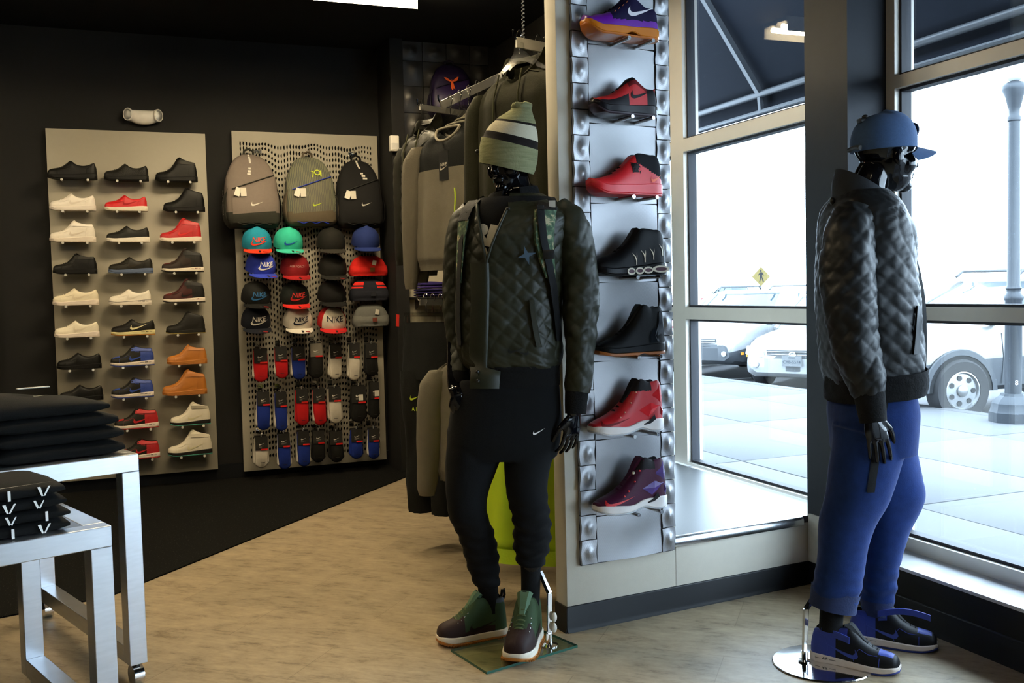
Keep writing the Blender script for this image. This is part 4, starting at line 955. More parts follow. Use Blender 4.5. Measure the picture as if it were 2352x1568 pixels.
# ---------------------------------------------------------------- motion sensor on the pier, dark tiles and purple backpack on the back wall
p = ony(907, 331, 6.8)
ms = thing('motion_sensor', 'small white motion sensor box on the black pier', 'motion sensor', (p.x - .012, 6.8, p.z))
MB().box(-.032,.032,-.045,0,-.055,.055, bev=.006).build('body', EL, ms, 40)
MB().loft([[(x, -.046 - .006*math.cos(x*40), z) for x in (-.026,-.013,0,.013,.026)] for z in (-.045,-.02,.0)], 0, False).build('lens', mat('sensor_lens', (.62,.60,.55), .25), ms, 60)
DT = mat('dark_dimpled_tile', (.045,.043,.040), .42, metal=.5, var=.25, vscale=10)
tp = thing('dark_tile_panel', 'dark grey dimpled tile panel high on the back wall', 'wall panel', (1.9, 6.86, 2.40))
xs = [0,.155,.335,.515,.66]; zz = [0,.19,.38,.56,.70]
for i in range(4):
    for j in range(4):
        w, h = xs[i+1] - xs[i] - .004, zz[j+1] - zz[j] - .004; R_ = random.Random(i*7 + j); cx, cz = R_.uniform(.35,.65), R_.uniform(.35,.65)
        mb = MB().grid(lambda u, v: (xs[i] + .002 + u*w, -.012 - .02*math.exp(-((u-cx)**2 + (v-cz)**2)/.05), zz[j] + .002 + v*h), 8, 8)
        mb.box(xs[i] + .002, xs[i+1] - .002, -.0115, 0, zz[j] + .002, zz[j+1] - .002).build('tile', DT, tp, 50)
def blade_logo(t, front, H):
    mb = MB(); c = (-.012, H*.62); s_ = .075
    for poly in ([(0,.05),(-.55,.42),(-.72,.40),(-.50,.12),(-.1,-.02)], [(0,.05),(.55,.50),(.70,.50),(.52,.12),(.1,-.02)], [(-.09,.02),(.09,.02),(.26,-.75),(.10,-.62),(.02,-.85),(-.16,-.60)], [(-.06,.12),(.06,.12),(.0,.24)]):
        mb.add([front(c[0] + a*s_, c[1] + b*s_, .024) for a, b in poly], [tuple(range(len(poly)))])
    mb.build('orange_emblem', INK('d2561e'), t, None)
x, z, w, h = bag_at(988, 1092, 146, 266, 6.72)
backpack('backpack', 'dark purple backpack with orange emblem high on the back wall', w*.92, h*1.06, .16, (x, 6.80, z - .02), -.1, FAB('1d1430', .45), FAB('140e20', .5), FAB('22163a', .4), FAB('120d1c', .5), None, None, None, blade_logo, False, None)
# ================================================================ nesting tables and folded clothes
ALU = mat('brushed_aluminium', (.58,.60,.63), .30, metal=.9, var=.12, vscale=14, bump=.04, scale=500, aniso=(1,1,8))
TTOP = mat('grey_table_top', (.16,.165,.17), .32, metal=.6, var=.1)
def nesting_table(label, corner, H, W, D, rz):
    t = thing('nesting_table', label, 'table', (corner[0], corner[1], 0), rz, 'aluminium nesting tables'); k = .058   # origin: front right corner, x runs left (negative), y back
    wl_, zb = k, .075
    for nm, a, b in (('leg', -k, 0), ('leg', -W, -W + k)):
        for y0 in (0, D - k): MB().box(a, b, y0, y0 + k, zb, H - k, bev=.002).build(nm, ALU, t, None)
        MB().box(a, b, k, D - k, zb, zb + k, bev=.002).build('bottom_rail', ALU, t, None)
    MB().box(-W, 0, 0, k, H - k, H, bev=.0025).build('front_rail', ALU, t, None); MB().box(-W, 0, D - k, D, H - k, H, bev=.0025).build('back_rail', ALU, t, None)
    for a, b in ((-k, 0), (-W, -W + k)): MB().box(a, b, k, D - k, H - k, H, bev=.002).build('side_rail', ALU, t, None)
    MB().box(-W + k, -k, k, D - k, H - .02, H - .001).build('table_top', TTOP, t, None)
    for x in (-k/2, -W + k/2):
        for y in (k/2, D - k/2):
            c = MB().tube([(x - .017, y, .034), (x + .017, y, .034)], .034, 0, 20).build('caster', CHROME, t)
            MB().box(x - .006, x + .006, y - .02, y + .02, .05, .078).build('fork', BLACKM, c, None)
    return t
TRZ = math.atan2(.345, .938)
T1, T2 = (.018, 3.47), (-.063, 2.879)
nesting_table('taller aluminium nesting table with black sweatpants on top', T1, .785, 1.25, 1.03, TRZ)
nesting_table('lower aluminium nesting table with folded black T-shirts on top', T2, .68, 1.0, .74, TRZ)
def fold_mat(h): return FAB(h, .95, .35, 260)
def folded(name, label, cat, tab, x0, x1, y0, y1, z, th, m, group, seed=0, hump=0, extra=None):
    """a folded garment: soft slab with a rounded fold along its front and right edges"""
    t = thing(name, label, cat, (tab[0], tab[1], z), TRZ, group); R_ = random.Random(seed); ph = R_.random()*9
    n = 26; rings = []
    for i in range(n + 1):
        u = i/n; q = abs(2*u - 1); e = max(.5, (1 - q**9)**.5 if q < 1 else .5)
        x = lerp(x0, x1, u); r = []
        for k in range(28):
            a = 2*PI*k/28; c, s_ = math.cos(a), math.sin(a)
            yy = lerp(y0, y1, .5) + (y1 - y0)/2*math.copysign(abs(c)**.35, c)*(1 - .02*(1 - e)) ; zz = th/2 + th/2*e*math.copysign(abs(s_)**.55, s_)
            f = noise.noise(Vector((x*7 + ph, yy*7, s_))); top = max(0, s_)
            hz = hump*(1 - u)**1.2*max(0, math.sin(PI*min(1, max(0, (yy - y0)/(y1 - y0) + .1))))*top
            r.append((x + .006*noise.noise(Vector((yy*9, ph, zz*40)))*q, yy + .007*f - .004*noise.noise(Vector((x*14, ph, 1)))*(c < 0), max(.0005, zz + .004*f*top) + hz))
        rings.append(r)
    MB().loft(rings).build('folded_cloth', m, t, 70)
    if extra: extra(t, x0, x1, y0, y1, th, hump)
    return t
BK1 = fold_mat('0c0c0b'); 
z = .785
labs = ['lowest folded black sweatpants in the stack on the taller table', 'second folded black sweatpants from the bottom on the taller table', 'third folded black sweatpants from the bottom on the taller table', 'topmost folded black sweatpants with a white mark on the taller table']
def topmark(t, x0, x1, y0, y1, th, hump):
    q = MB(); mapped(q, swoosh2d(.05), lambda u, v: (x1 - .19 + u, y0 + .075 + v*1.2, th + hump*(.19/(x1 - x0))**1.2*.8 + .008)); q.build('stitched_mark', INK('e0ddd4'), t, None)
    MB().box(x0 + .36, x0 + .46, y0 + .15, y0 + .17, th + hump*.52, th + hump*.52 + .003).build('size_label', INK('d9d4c8'), t, None)
for i, (xr, th) in enumerate(((-.03,.046), (-.03,.044), (-.04,.044), (-.07,.044))):
    folded('sweatpants', labs[i], 'sweatpants', T1, xr - (.385 if i < 3 else .60), xr, .034 + .006*i, .46, z, th, BK1, 'folded black sweatpants', i + 3, .085 if i == 3 else .006, topmark if i == 3 else None); z += th + .002
z = .785; gc = ['8b8c90', 'd9dadc', '77797e', 'dadbdd', '8d8f94', 'cfd0d3', '7d7f84', 'd5d6d8']
for i in range(8):
    folded('sweatshirt', '%s folded grey sweatshirt from the bottom of the stack at left' % ORD[i] if i < 7 else 'topmost folded pale grey sweatshirt in the stack at left', 'sweatshirt', T1, -.96, -.432 + .006*(i % 3) - .002*i, .004, .36, z, .0155, fold_mat(gc[i]), 'folded grey sweatshirts', i + 20); z += .0165
z = .68
def vmark(seed):
    def f(t, x0, x1, y0, y1, th, hump):
        q = MB(); R_ = random.Random(seed)
        for k in range(3):
            x = x1 - .07 - k*.075 - R_.random()*.02; kind = (k + seed) % 3
            pl = {0: [[(0,.9),(.18,.9),(.32,.15),(.22,.15)], [(.62,.9),(.74,.9),(.42,.15),(.32,.15)]], 1: [[(.2,.9),(.36,.9),(.36,.1),(.2,.1)]], 2: [[(.0,.9),(.14,.9),(.3,.3),(.2,.2)], [(.3,.3),(.55,.85),(.62,.85),(.36,.15)]]}[kind]
            for poly in pl: q.add([(x + a*.045, y0 - .0075 + .004*abs(b - .5), b*th) for a, b in poly], [tuple(range(len(poly)))])
        q.build('print', INK('e8e6e0'), t, None)
        if seed == 3:
            q = MB(); mapped(q, swoosh2d(.26, 0, 0, .02), lambda u, v: (lerp(x0, x1, .62) + u, y0 + .012 + v*.6, th + .003)); q.build('print', INK('ece9e2'), t, None)
            q = MB(); mapped(q, text2d('NIKE TEE', .016), lambda u, v: (x1 - .13 + u, y1 - .05 + v, th + hump*.6 + .004)); q.build('size_label', INK('d8d5cc'), t, None)
    return f
for i in range(4):
    folded('t_shirt', ['lowest', 'second lowest', 'second highest', 'topmost'][i] + ' folded black T-shirt with white print on the lower table', 'T-shirt', T2, -.52, -.095 - .003*i, .03, .37, z, .032 if i < 3 else .034, BK1, 'folded black T-shirts', i + 50, .03 if i == 3 else 0, vmark(i)); z += .033

# ================================================================ hanging clothes behind the partition
RK = mat('satin_rail', (.50,.49,.44), .35, metal=.8)
def arm(p0, p1, w, h, label):
    p0, p1 = Vector(p0), Vector(p1); d = (p1 - p0); p1 = p0 + d*((1.988 - p0.x)/d.x); rk = thing('clothes_rail', label, 'clothes rail', p1, 0, 'clothes arms on the black wall'); L_ = lambda p: p - p1
    MB().bar(L_(p0), L_(p1), w, h).build('bar', RK, rk, None)
    MB().tube([L_(p0 + Vector((.0,0,h*.3))), L_(p0 + Vector((-.012,0,h*.6))), L_(p0 + Vector((-.014,0,h*.6 + .025)))], .005, 0, 8).build('arm_tip', CHROME, rk)
arm(at(1013, 242, 4.73), at(1130, 186, 4.94), .012, .040, 'sloping metal arm carrying the grey sweatshirts'); arm(at(1186, 97, 4.0), at(1262, 112, 4.10), .012, .042, 'straight metal arm carrying the olive hoodies')
arm(at(964, 246, 5.2), at(1035, 256, 5.35), .012, .03, 'metal arm carrying the quilted jacket'); arm(at(964, 694, 4.80), at(1090, 694, 5.02), .012, .03, 'low metal arm carrying the black track pants'); arm(at(1180, 800, 3.9), at(1250, 806, 4.02), .012, .03, 'low metal arm carrying the neon windbreaker'); arm(at(1070, 755, 4.25), at(1160, 758, 4.4), .012, .03, 'low metal arm carrying a grey sweatshirt')
p = at(1203, 112, 4.5); cb_ = MB()
pts = [Vector((p.x + .006*math.cos(i*1.6), p.y + .006*math.sin(i*1.6), p.z + (3.1 - p.z)*i/150)) for i in range(151)]
tag(cb_.tube(pts, .0025, 0, 5).build('coiled_cable', mat('grey_cable', (.12,.12,.12), .5)), 'thin coiled cable hanging from the black ceiling above the rack', 'cable')
CLR = glassmat('clear_hanger_plastic', (.9,.9,.88), 1.0, .08)
def hanger(t, w=.19, clips=False):
    MB().tube([(.0,0,-.055),(0,0,-.02),(.012,0,.0),(.018,0,.022),(.004,0,.042),(-.012,0,.034),(-.016,0,.02)], .0022, 0, 6).build('hanger_hook', CHROME, t)
    h = MB()
    if clips:
        h.box(-.16,.16,-.004,.004,-.075,-.055).box(-.03,.03,-.004,.004,-.058,-.04)
        h.build('hanger_bar', CLR, t, None)
        for s_ in (-1, 1): MB().box(s_*.13 - .018, s_*.13 + .018, -.012, .012, -.12, -.07, bev=.003).build('clip', CLR, t)
    else:
        out = [(-w,-.155),(-w*.8,-.125),(-.06,-.075),(-.03,-.05),(-.022,-.015),(.022,-.015),(.03,-.05),(.06,-.075),(w*.8,-.125),(w,-.155),(w*.8,-.145),(.055,-.1),(0,-.085),(-.055,-.1),(-w*.8,-.145)]
        h.prism(out, -.007, .007, 'y'); h.build('hanger_body', CLR, t, None)
def wrink(p, seed, amp):
    return amp*(noise.noise(Vector((p[0]*9 + seed, p[1]*9, p[2]*3))) + .5*noise.noise(Vector((p[0]*22, p[1]*22 + seed, p[2]*9))))
def hanging_top(name, label, cat, loc, rz, W=.50, Ln=.70, cols=None, sleeve=.60, seed=0, depth=.06, group='clothes on the display arms', hood=False, bands=None, collar=None, zipc=None, extra=None, quilt=False, hang=True, openf=0, sl_out=.05):
    t = thing(name, label, cat, loc, rz, group); hw = W/2
    if hang: hanger(t)
    z0 = -.105; prof = [(0,.085/hw),(.04,.40),(.09,.72),(.14,.93),(.22,.97),(.5,.98),(.85,1.0),(.93,.98),(1,.93)]
    rings = []
    for i in range(41):
        v = i/40; r = []
        for k in range(48):
            a = 2*PI*k/48; c, s_ = math.cos(a), math.sin(a); w = hw*crv(prof, v); d = depth*(.35 + .65*min(1, v*5))*(1 - .25*(v > .94))
            x, y = w*math.copysign(abs(c)**.8, c), d*math.copysign(abs(s_)**.8, s_)
            y += math.copysign(1, s_)*(abs(s_)**.5)*(.012*math.sin(x*38 + seed)*v + wrink((x, s_, v*Ln), seed, .012))
            dip = (.055 if s_ < 0 else .015)*math.exp(-(x/.075)**2)*(v < .001)
            zz = z0 - v*Ln - (.06*math.exp(-(x/.08)**2)*max(0, 1 - v*7) if s_ < 0 else 0)
            if quilt: 
                q = abs(math.sin((x + zz)*42))*abs(math.sin((x - zz)*42)); y += math.copysign(.010*q**.5, s_)
            r.append((x, y, zz))
        rings.append(r)
    bn = bands or [(1.1, 0)]
    def mi(i, j):
        for lim, k in bn:
            if (i + .5)/40 < lim: return k
        return bn[-1][1]
    MB().loft(rings, mi, True, False).build('body', cols, t, 70)
    for s_ in (-1, 1):
        pts = [(hw*.86*s_, 0, z0 - .085), (hw*s_*1.0, -.004, z0 - .14), (s_*(hw + .022), -.008, z0 - .25), (s_*(hw + sl_out*.7), -.012, z0 - .45), (s_*(hw + sl_out), -.014, z0 - .15 - sleeve*.93), (s_*(hw + sl_out), -.014, z0 - .15 - sleeve)]
        rr = [.055,.070,.066,.058,.046,.036]; rg = []
        for i in range(25):
            u = i/24*(len(pts)-1); k = min(int(u), len(pts)-2); f = u - k
            q = Vector(pts[k]).lerp(Vector(pts[k+1]), f); r_ = lerp(rr[k], rr[k+1], f)
            ring = []
            for m_ in range(18):
                a = 2*PI*m_/18; d = Vector((math.cos(a), math.sin(a)*.72, 0)); w_ = 1 + 8*wrink((d.x*.1, d.y*.1, q.z), seed + s_, .014)
                if quilt: w_ += .10*(abs(math.sin(a*3 + q.z*45))*abs(math.sin(a*3 - q.z*45)))**.5
                ring.append(q + d*r_*w_)
            rg.append(ring)
        MB().loft(rg, lambda i, j: (len(cols) - 1 if i >= 22 else 0 if quilt or not bands or bands[0][1] == 0 else 0 if i < 0 else bn[-1][1] if len(bn) > 1 else 0)).build('sleeve', cols, t, 70)
    if collar: 
        MB().tube([(.082*math.cos(a), -.018 - .038*max(0, -math.sin(a)) + .02*max(0, math.sin(a)), z0 - .02 - .062*max(0, -math.sin(a)) + .012*max(0, math.sin(a))) for a in [2*PI*k/28 for k in range(29)]], .0065, 0, 8).build('collar', collar, t)
    if zipc:
        m_, x, za, zb = zipc; MB().tube([(x + .003*math.sin(i), -depth - .022, lerp(za, zb, i/10)) for i in range(11)], .0032, 0, 6).build('zip', m_, t)
    if hood:
        rg = []
        for i in range(9):
            v = i/8; rg.append([(.125*math.cos(a)*(1 - .3*v*v), .015 + .055*math.sin(a) + .05*v, z0 + .03 - .09*max(0, -math.sin(a)) + .075*math.sin(v*PI*.9)*(math.sin(a) > -.3) - .10*v) for a in [2*PI*k/22 for k in range(22)]])
        MB().loft(rg, 0, True, False).build('hood', cols[0], t, 70)
        for s_ in (-1, 1): MB().tube([(s_*.075, -.05, z0 - .03), (s_*.08, -.078, z0 - .13), (s_*.083, -.085, z0 - .30)], .004, 0, 6).build('drawstring', FAB('3a3a24'), t)
    if extra: extra(t, z0, depth)
    return t
GS, BK2, NEON, OLV = FAB('6d675a', .95, .5, 260), FAB('10110f', .95, .4, 260), mat('neon_yellow_nylon', (.68,.92,.02), .6, bump=.2, scale=200, var=.04), FAB('1f1e0d', .9, .4, 260)
def chest(t, z0, d):
    MB().box(-.034, .034, -d - .008, -d - .005, z0 - .27, z0 - .13).build('chest_patch', FAB('0b0b0b', .5), t, None)
    q = MB(); mapped(q, text2d('NIKE', .022, .2, .95, .01), lambda u, v: (u, -d - .010, z0 - .195 + v)); mapped(q, swoosh2d(.052, 0, z0 - .212), lambda u, v: (u, -d - .010, v)); q.build('chest_print', INK('c9c3b4'), t, None)
RZG = 2.5e-9
def turned(px, py, depth): p = at(px, py, depth); return p
SWB = [(.30, 1), (.93, 0), (1.1, 2)]
for i, (px, py, dp, rz) in enumerate(((1034, 236, 4.72, -1.16), (1055, 226, 4.78, -1.2), (1076, 214, 4.84, -1.2), (1096, 202, 4.90, -1.2))):
    hanging_top('sweatshirt', ['grey sweatshirt with black yoke and neon zip facing the aisle', 'second grey sweatshirt on its arm, behind the front one', 'third grey sweatshirt on its arm, between others', 'rearmost grey sweatshirt beside the olive hoodie'][i], 'sweatshirt', turned(px, py, dp), rz, .54, .70, [GS, BK2, FAB('615b4f', .95, .6, 180)], .64, i*3.1, .045, bands=SWB, collar=FAB('7d776a', .95), zipc=(NEON, .09, -.42, -.66) if i == 0 else None, extra=chest if i == 0 else None)
hanging_top('quilted_jacket', 'dark olive quilted jacket hung edge-on at the left of the clothes', 'jacket', at(968, 246, 5.22), -1.45, .50, .62, [FAB('17160c', .6), FAB('17160c', .6)], .58, 5, .06, quilt=True, hood=True)
def hoodlabel(t, z0, d):
    q = MB(); mapped(q, swoosh2d(.045, 0, z0 - .05), lambda u, v: (u, -.012, v)); mapped(q, text2d('NIKE', .014), lambda u, v: (u, -.012, z0 - .07 + v)); q.build('neck_print', INK('cfc9b8'), t, None)
for i, (px, py, dp, rz) in enumerate(((1192, 92, 4.02, -1.28), (1236, 102, 4.10, -1.25), (1253, 104, 4.17, -1.25))):
    hanging_top('hoodie', ['olive zip hoodie with drawstrings at the front of the clothes', 'second olive hoodie, just behind the front one', 'third olive hoodie, next to the partition edge'][i], 'hoodie', at(px, py, dp), rz, .56, .72, [OLV, OLV], .62, 7 + i*2, .07, hood=True, extra=hoodlabel if i == 0 else None)
# lower tier
def hanging_pants(label, loc, rz, m, seed, Ln=.98, mark=False):
    t = thing('track_pants', label, 'pants', loc, rz, 'black track pants on clip hangers'); hanger(t, clips=True)
    z0 = -.105
    MB().loft([[((.165 + .01*v)*math.copysign(abs(math.cos(a))**.8, math.cos(a)), (.024 + .03*v)*math.sin(a) + wrink((math.cos(a), math.sin(a), v), seed, .008), z0 - v*.28) for a in [2*PI*k/30 for k in range(30)]] for v in [i/10 for i in range(11)]], 0, True, False).build('waist', m, t, 70)
    for s_ in (-1, 1):
        rg = []
        for i in range(29):
            v = i/28; w = lerp(.088, .062, v); zz = z0 - .24 - v*(Ln - .24)
            rg.append([(s_*(.086 - .012*v) + w*math.copysign(abs(math.cos(a))**.85, math.cos(a)), .045*math.sin(a)*(1 + .2*math.sin(v*9 + seed)) + wrink((math.cos(a), math.sin(a), v*2), seed + s_, .010) + .01*s_, zz) for a in [2*PI*k/22 for k in range(22)]])
        MB().loft(rg, 0, True, False).build('leg', m, t, 70)
    if mark: MB().box(-.160, -.138, -.05, -.048, z0 - .03, z0 + .03, mx=Matrix.Rotation(.08, 4, 'Y')).build('price_tag', INK('c9281c'), t, None)
    if mark:
        q = MB(); mapped(q, swoosh2d(.072), lambda u, v: (-.03 + u, -.066, z0 - .37 + v)); mapped(q, text2d('AIR', .03, 0, 1.6), lambda u, v: (-.02 + u, -.066, z0 - .425 + v)); q.build('leg_print', INK('b8cc2c'), t, None)
for i, (px, py, dp, rz) in enumerate(((978, 692, 4.82, -1.1), (994, 692, 4.86, -1.15), (1012, 692, 4.89, -1.15), (1030, 692, 4.92, -1.15))):
    hanging_pants(['black track pants with yellow-green leg print, front of the lower rail', 'second pair of black track pants on the lower rail', 'third pair of black track pants on the lower rail', 'fourth pair of black track pants, next to the mannequin'][i], at(px, py, dp), rz, BK2, i*2.3, .95, i == 0)
hanging_top('sweatshirt', 'grey sweatshirt sleeve showing between track pants and mannequin', 'sweatshirt', at(1095, 752, 4.28), -.75, .42, .58, [GS, GS], .50, 31, .05, sl_out=.05)
def neonhem(t, z0, d):
    MB().loft([[(.216*math.copysign(abs(math.cos(a))**.8, math.cos(a)), (d + .012)*math.copysign(abs(math.sin(a))**.8, math.sin(a)), z0 - zz) for a in [2*PI*k/40 for k in range(40)]] for zz in (.70,.715,.73,.745,.76)], 0, True, False).build('hem_band', mat('neon_yellow_rib', (.62,.86,.02), .6, bump=.5, scale=120, var=.05), t, 50)
hanging_top('windbreaker', 'neon yellow windbreaker hanging low behind the mannequin legs', 'jacket', at(1222, 800, 3.95), -.62, .46, .74, [NEON, NEON], .66, 12, .085, extra=neonhem, sl_out=.02)
# shelf with folded shirts on the back wall
for zf, lab in ((1.268, 'black wall shelf carrying folded purple shirts'), (.98, 'second black wall shelf under the purple shirts'), (.50, 'lowest black wall shelf on the back wall')):
    s_ = thing('wall_shelf', lab, 'shelf', (2.2, 6.84, zf), 0, 'shelves on the back wall')
    MB().box(-.30, .30, -.24, 0, -.018, 0, bev=.002).build('shelf_board', BLACKM, s_, 30)
    for x in (-.25, .25): MB().prism([(0,-.018),(-.2,-.018),(-.19,-.03),(0,-.09)], x - .004, x + .004, 'x').build('bracket', BLACKM, s_, None)
PUR = ['1c1445', '21184e', '1c1445', '2a1c58', '241a50']
_r = TRZ; TRZ = 0; z = 1.2685
for i in range(5):
    folded('t_shirt', ['lowest', 'second', 'middle', 'fourth', 'topmost'][i] + ' folded purple shirt on the black wall shelf', 'T-shirt', (2.2, 6.62), -.27, .04 + .02*(i % 2), .01, .2, z, .019, fold_mat(PUR[i]), 'folded purple shirts', 80 + i, .02 if i == 4 else 0); z += .0195
folded('t_shirt', 'folded orange-trimmed dark shirt beside the purple shirts', 'T-shirt', (2.2, 6.62), .07, .28, .01, .2, 1.2685, .05, fold_mat('a8341c'), 'folded purple shirts', 90)
folded('t_shirt', 'folded violet shirt with green trim beside the purple shirts', 'T-shirt', (2.2, 6.62), .075, .275, .015, .2, 1.3195, .05, fold_mat('3a1446'), 'folded purple shirts', 91)
TRZ = _r
# ================================================================ mannequins
GLOSS = mat('glossy_black_fibreglass', (.004,.004,.005), .08, spec=.35, var=.02)
def spl(rows, t):                      # rows: tuples keyed by their first value -> smooth interpolation of the rest
    return [crv([(r[0], r[k]) for r in rows], t) for k in range(1, len(rows[0]))]
def rrings(rows, n=40, m=24, e=.86, disp=None, tilt=0, y0=None, y1=None, yaw=0):
    """rings from picture rows (y, x left, x right, distance, half depth); level ellipses facing the viewer"""
    out = []; ya, yb = y0 if y0 is not None else rows[0][0], y1 if y1 is not None else rows[-1][0]
    ax, ay = VR*math.cos(yaw) + VF*math.sin(yaw), VF*math.cos(yaw) - VR*math.sin(yaw); arc = 0; pc = None
    for i in range(m + 1):
        y = lerp(ya, yb, i/m); xl, xr, dp, hd = spl(rows, y); c = at((xl + xr)/2, y, dp); hw = (xr - xl)/2*dp/FOC; hd *= KS; r = []
        if pc is not None: arc += (c - pc).length
        pc = c
        for k in range(n):
            a = 2*PI*k/n; cc, ss = math.cos(a), math.sin(a)
            d = ax*hw*math.copysign(abs(cc)**e, cc) + ay*hd*math.copysign(abs(ss)**e, ss)
            r.append((c + d + Vector((0,0,1))*tilt*cc*hw, d.normalized()))
        s_ = 0; r2 = []
        for k in range(n):
            if k: s_ += (r[k][0] - r[k-1][0]).length
            r2.append(r[k][0] + r[k][1]*disp(s_, arc, r[k][0]) if disp else r[k][0])
        r = r2
        out.append(r)
    return out
def limb(mb, pts, n=14, m=None, e=1, disp=None, cap=True, mi=0, flat=1.0):
    """tapered tube through (px, py, distance, radius)"""
    P = [(at(a, b, d), r*KS) for a, b, d, r in pts]; ts = [0]
    for i in range(1, len(P)): ts.append(ts[-1] + max(1e-4, (P[i][0] - P[i-1][0]).length))
    m = m or (len(pts) - 1)*5; rings = []; up = None; arc = 0; L = ts[-1]
    pos = lambda t: Vector([crv([(ts[i], P[i][0][k]) for i in range(len(P))], t) for k in range(3)])
    rad = lambda t: crv([(ts[i], P[i][1]) for i in range(len(P))], t)
    for i in range(m + 1):
        t = L*i/m; c = pos(t); d = (pos(min(L, t + .004)) - pos(max(0, t - .004))).normalized()
        u = VR - d*VR.dot(d); u = (u if u.length > .2 else Vector((0,0,1)) - d*d.z).normalized(); v = d.cross(u)
        r = rad(t); ring = []
        for k in range(n):
            a = 2*PI*k/n; q = u*math.cos(a)*r + v*math.sin(a)*r*flat
            p = c + q
            if disp: p += q.normalized()*disp(a*r, t, p)
            ring.append(p)
        rings.append(ring)
    return mb.loft(rings, mi, True, cap)
def quiltd(size, amp, wamp, seed=0, wr=1.0):
    k = PI/size
    def f(s, h, p):
        q = min(abs(math.sin(k*(s + h)*.8)), abs(math.sin(k*(s - h)*.8)))
        w = noise.noise(Vector((p.x*9 + seed, p.y*9, p.z*7))) + .6*noise.noise(Vector((p.x*18 + seed, p.y*18, p.z*26)))
        return amp*(q**.4 - .7) + wamp*w*wr
    return f
def foldd(amp, seed=0, zlow=None, crease=1.0):
    def f(s, h, p):
        w = noise.noise(Vector((p.x*7 + seed, p.y*7, p.z*5))) + .5*noise.noise(Vector((p.x*16 + seed, p.y*16, p.z*14)))
        a = amp
        if zlow is not None and p.z < zlow: 
            k = min(1, (zlow - p.z)/.12); w += crease*k*.62*math.sin(p.z*125 + 3.4*noise.noise(Vector((p.x*12, p.y*12, seed)))); 
        return a*w
    return f
def hand(mb, wrist, d, nrm, side, sc=1.0, curl=.5, spread=.0):
    """wrist point, finger direction, palm normal, direction of the thumb side"""
    d, nrm, side = d.normalized(), nrm.normalized(), side.normalized(); k = sc
    secs = [(-.03,.027,.021),(0,.028,.020),(.025,.037,.019),(.055,.0435,.017),(.080,.0425,.013),(.088,.038,.009)]
    mb.loft([[wrist + d*z*k + side*(w*k*math.copysign(abs(math.cos(a))**.8, math.cos(a))) + nrm*(t*k*math.sin(a)) for a in [2*PI*i/14 for i in range(14)]] for z, w, t in secs])
    for off, ln, rr in ((.0345,.072,.0080),(.0115,.082,.0082),(-.0115,.076,.0080),(-.0335,.060,.0072)):
        p = wrist + (d*.085 + side*off*1.0)*k; a = 0; pts = [p - d*.02*k, p]; rs = [rr*k*1.05, rr*k*1.08]
        for j, f in enumerate((.46,.32,.26)):
            a += curl*(.55 if j == 0 else .9)*(1 + off*4); dd = d*math.cos(a) + nrm*math.sin(a) + side*(off*spread*10); p = p + dd*ln*f*k; pts.append(p); rs.append(rr*k*(1.0 - .1*j))
        pts.append(p + dd*.006*k); rs.append(rr*k*.5)
        mb.tube(pts, rs, 0, 10)
    b = wrist + (d*.022 + side*.030)*k; t1 = b + (d*.030 + side*.026 + nrm*.010)*k; t2 = t1 + (d*.030 + side*.008 + nrm*.012)*k; t3 = t2 + (d*.024 + nrm*.010)*k
    mb.tube([wrist + (d*.01 + side*.012)*k, b, t1, t2, t3, t3 + d*.005*k], [.015*k,.0145*k,.0115*k,.0098*k,.0088*k,.004*k], 0, 10)
def head(mb, c, face, sc=1.0, down=0):
    """head centre, facing direction: cranium, jaw, brow, nose, lips, ears"""
    f = face.normalized(); s_ = Vector((0,0,1)).cross(f).normalized(); u = Vector((0,0,1))
    f2 = (f*math.cos(down) - u*math.sin(down)); u2 = (u*math.cos(down) + f*math.sin(down)); f, u = f2, u2
    M = Matrix((( s_.x, f.x, u.x, c.x), (s_.y, f.y, u.y, c.y), (s_.z, f.z, u.z, c.z), (0,0,0,1)))
    S_ = lambda p, r: mb.sphere((p[0]*sc, p[1]*sc, p[2]*sc), tuple(q*sc for q in r), 0, 20, 14, M)
    S_((0,-.012,.035), (.074,.094,.080)); S_((0,.012,-.01), (.066,.078,.085)); S_((0,.030,-.062), (.050,.056,.052)); S_((0,.066,-.094), (.026,.024,.022))
    mb.loft([[M @ Vector((x*w*sc, (y + .004)*sc, z*sc)) for x, y in ((-1,-.02),(-.5,0),(0,.006),(.5,0),(1,-.02),(0,-.05))] for w, y, z in ()] or [[M @ Vector((0,0,0))]*3]*2) if False else None
    S_((0,.064,.022), (.054,.026,.020))                                     # brow
    mb.tube([M @ Vector((0,.080*sc,.012*sc)), M @ Vector((0,.096*sc,-.014*sc)), M @ Vector((0,.108*sc,-.030*sc)), M @ Vector((0,.090*sc,-.040*sc))], [.009*sc,.011*sc,.0125*sc,.010*sc], 0, 10)
    S_((0,.084,-.058), (.024,.012,.0065)); S_((0,.083,-.069), (.021,.011,.0065))
    for q in (-1, 1): S_((q*.073,-.004,-.012), (.009,.018,.028)); S_((q*.036,.046,-.030), (.030,.034,.034)); S_((q*.030,.048,.004), (.034,.031,.030))
UPV = Vector((0,0,1)); KS = 1.035

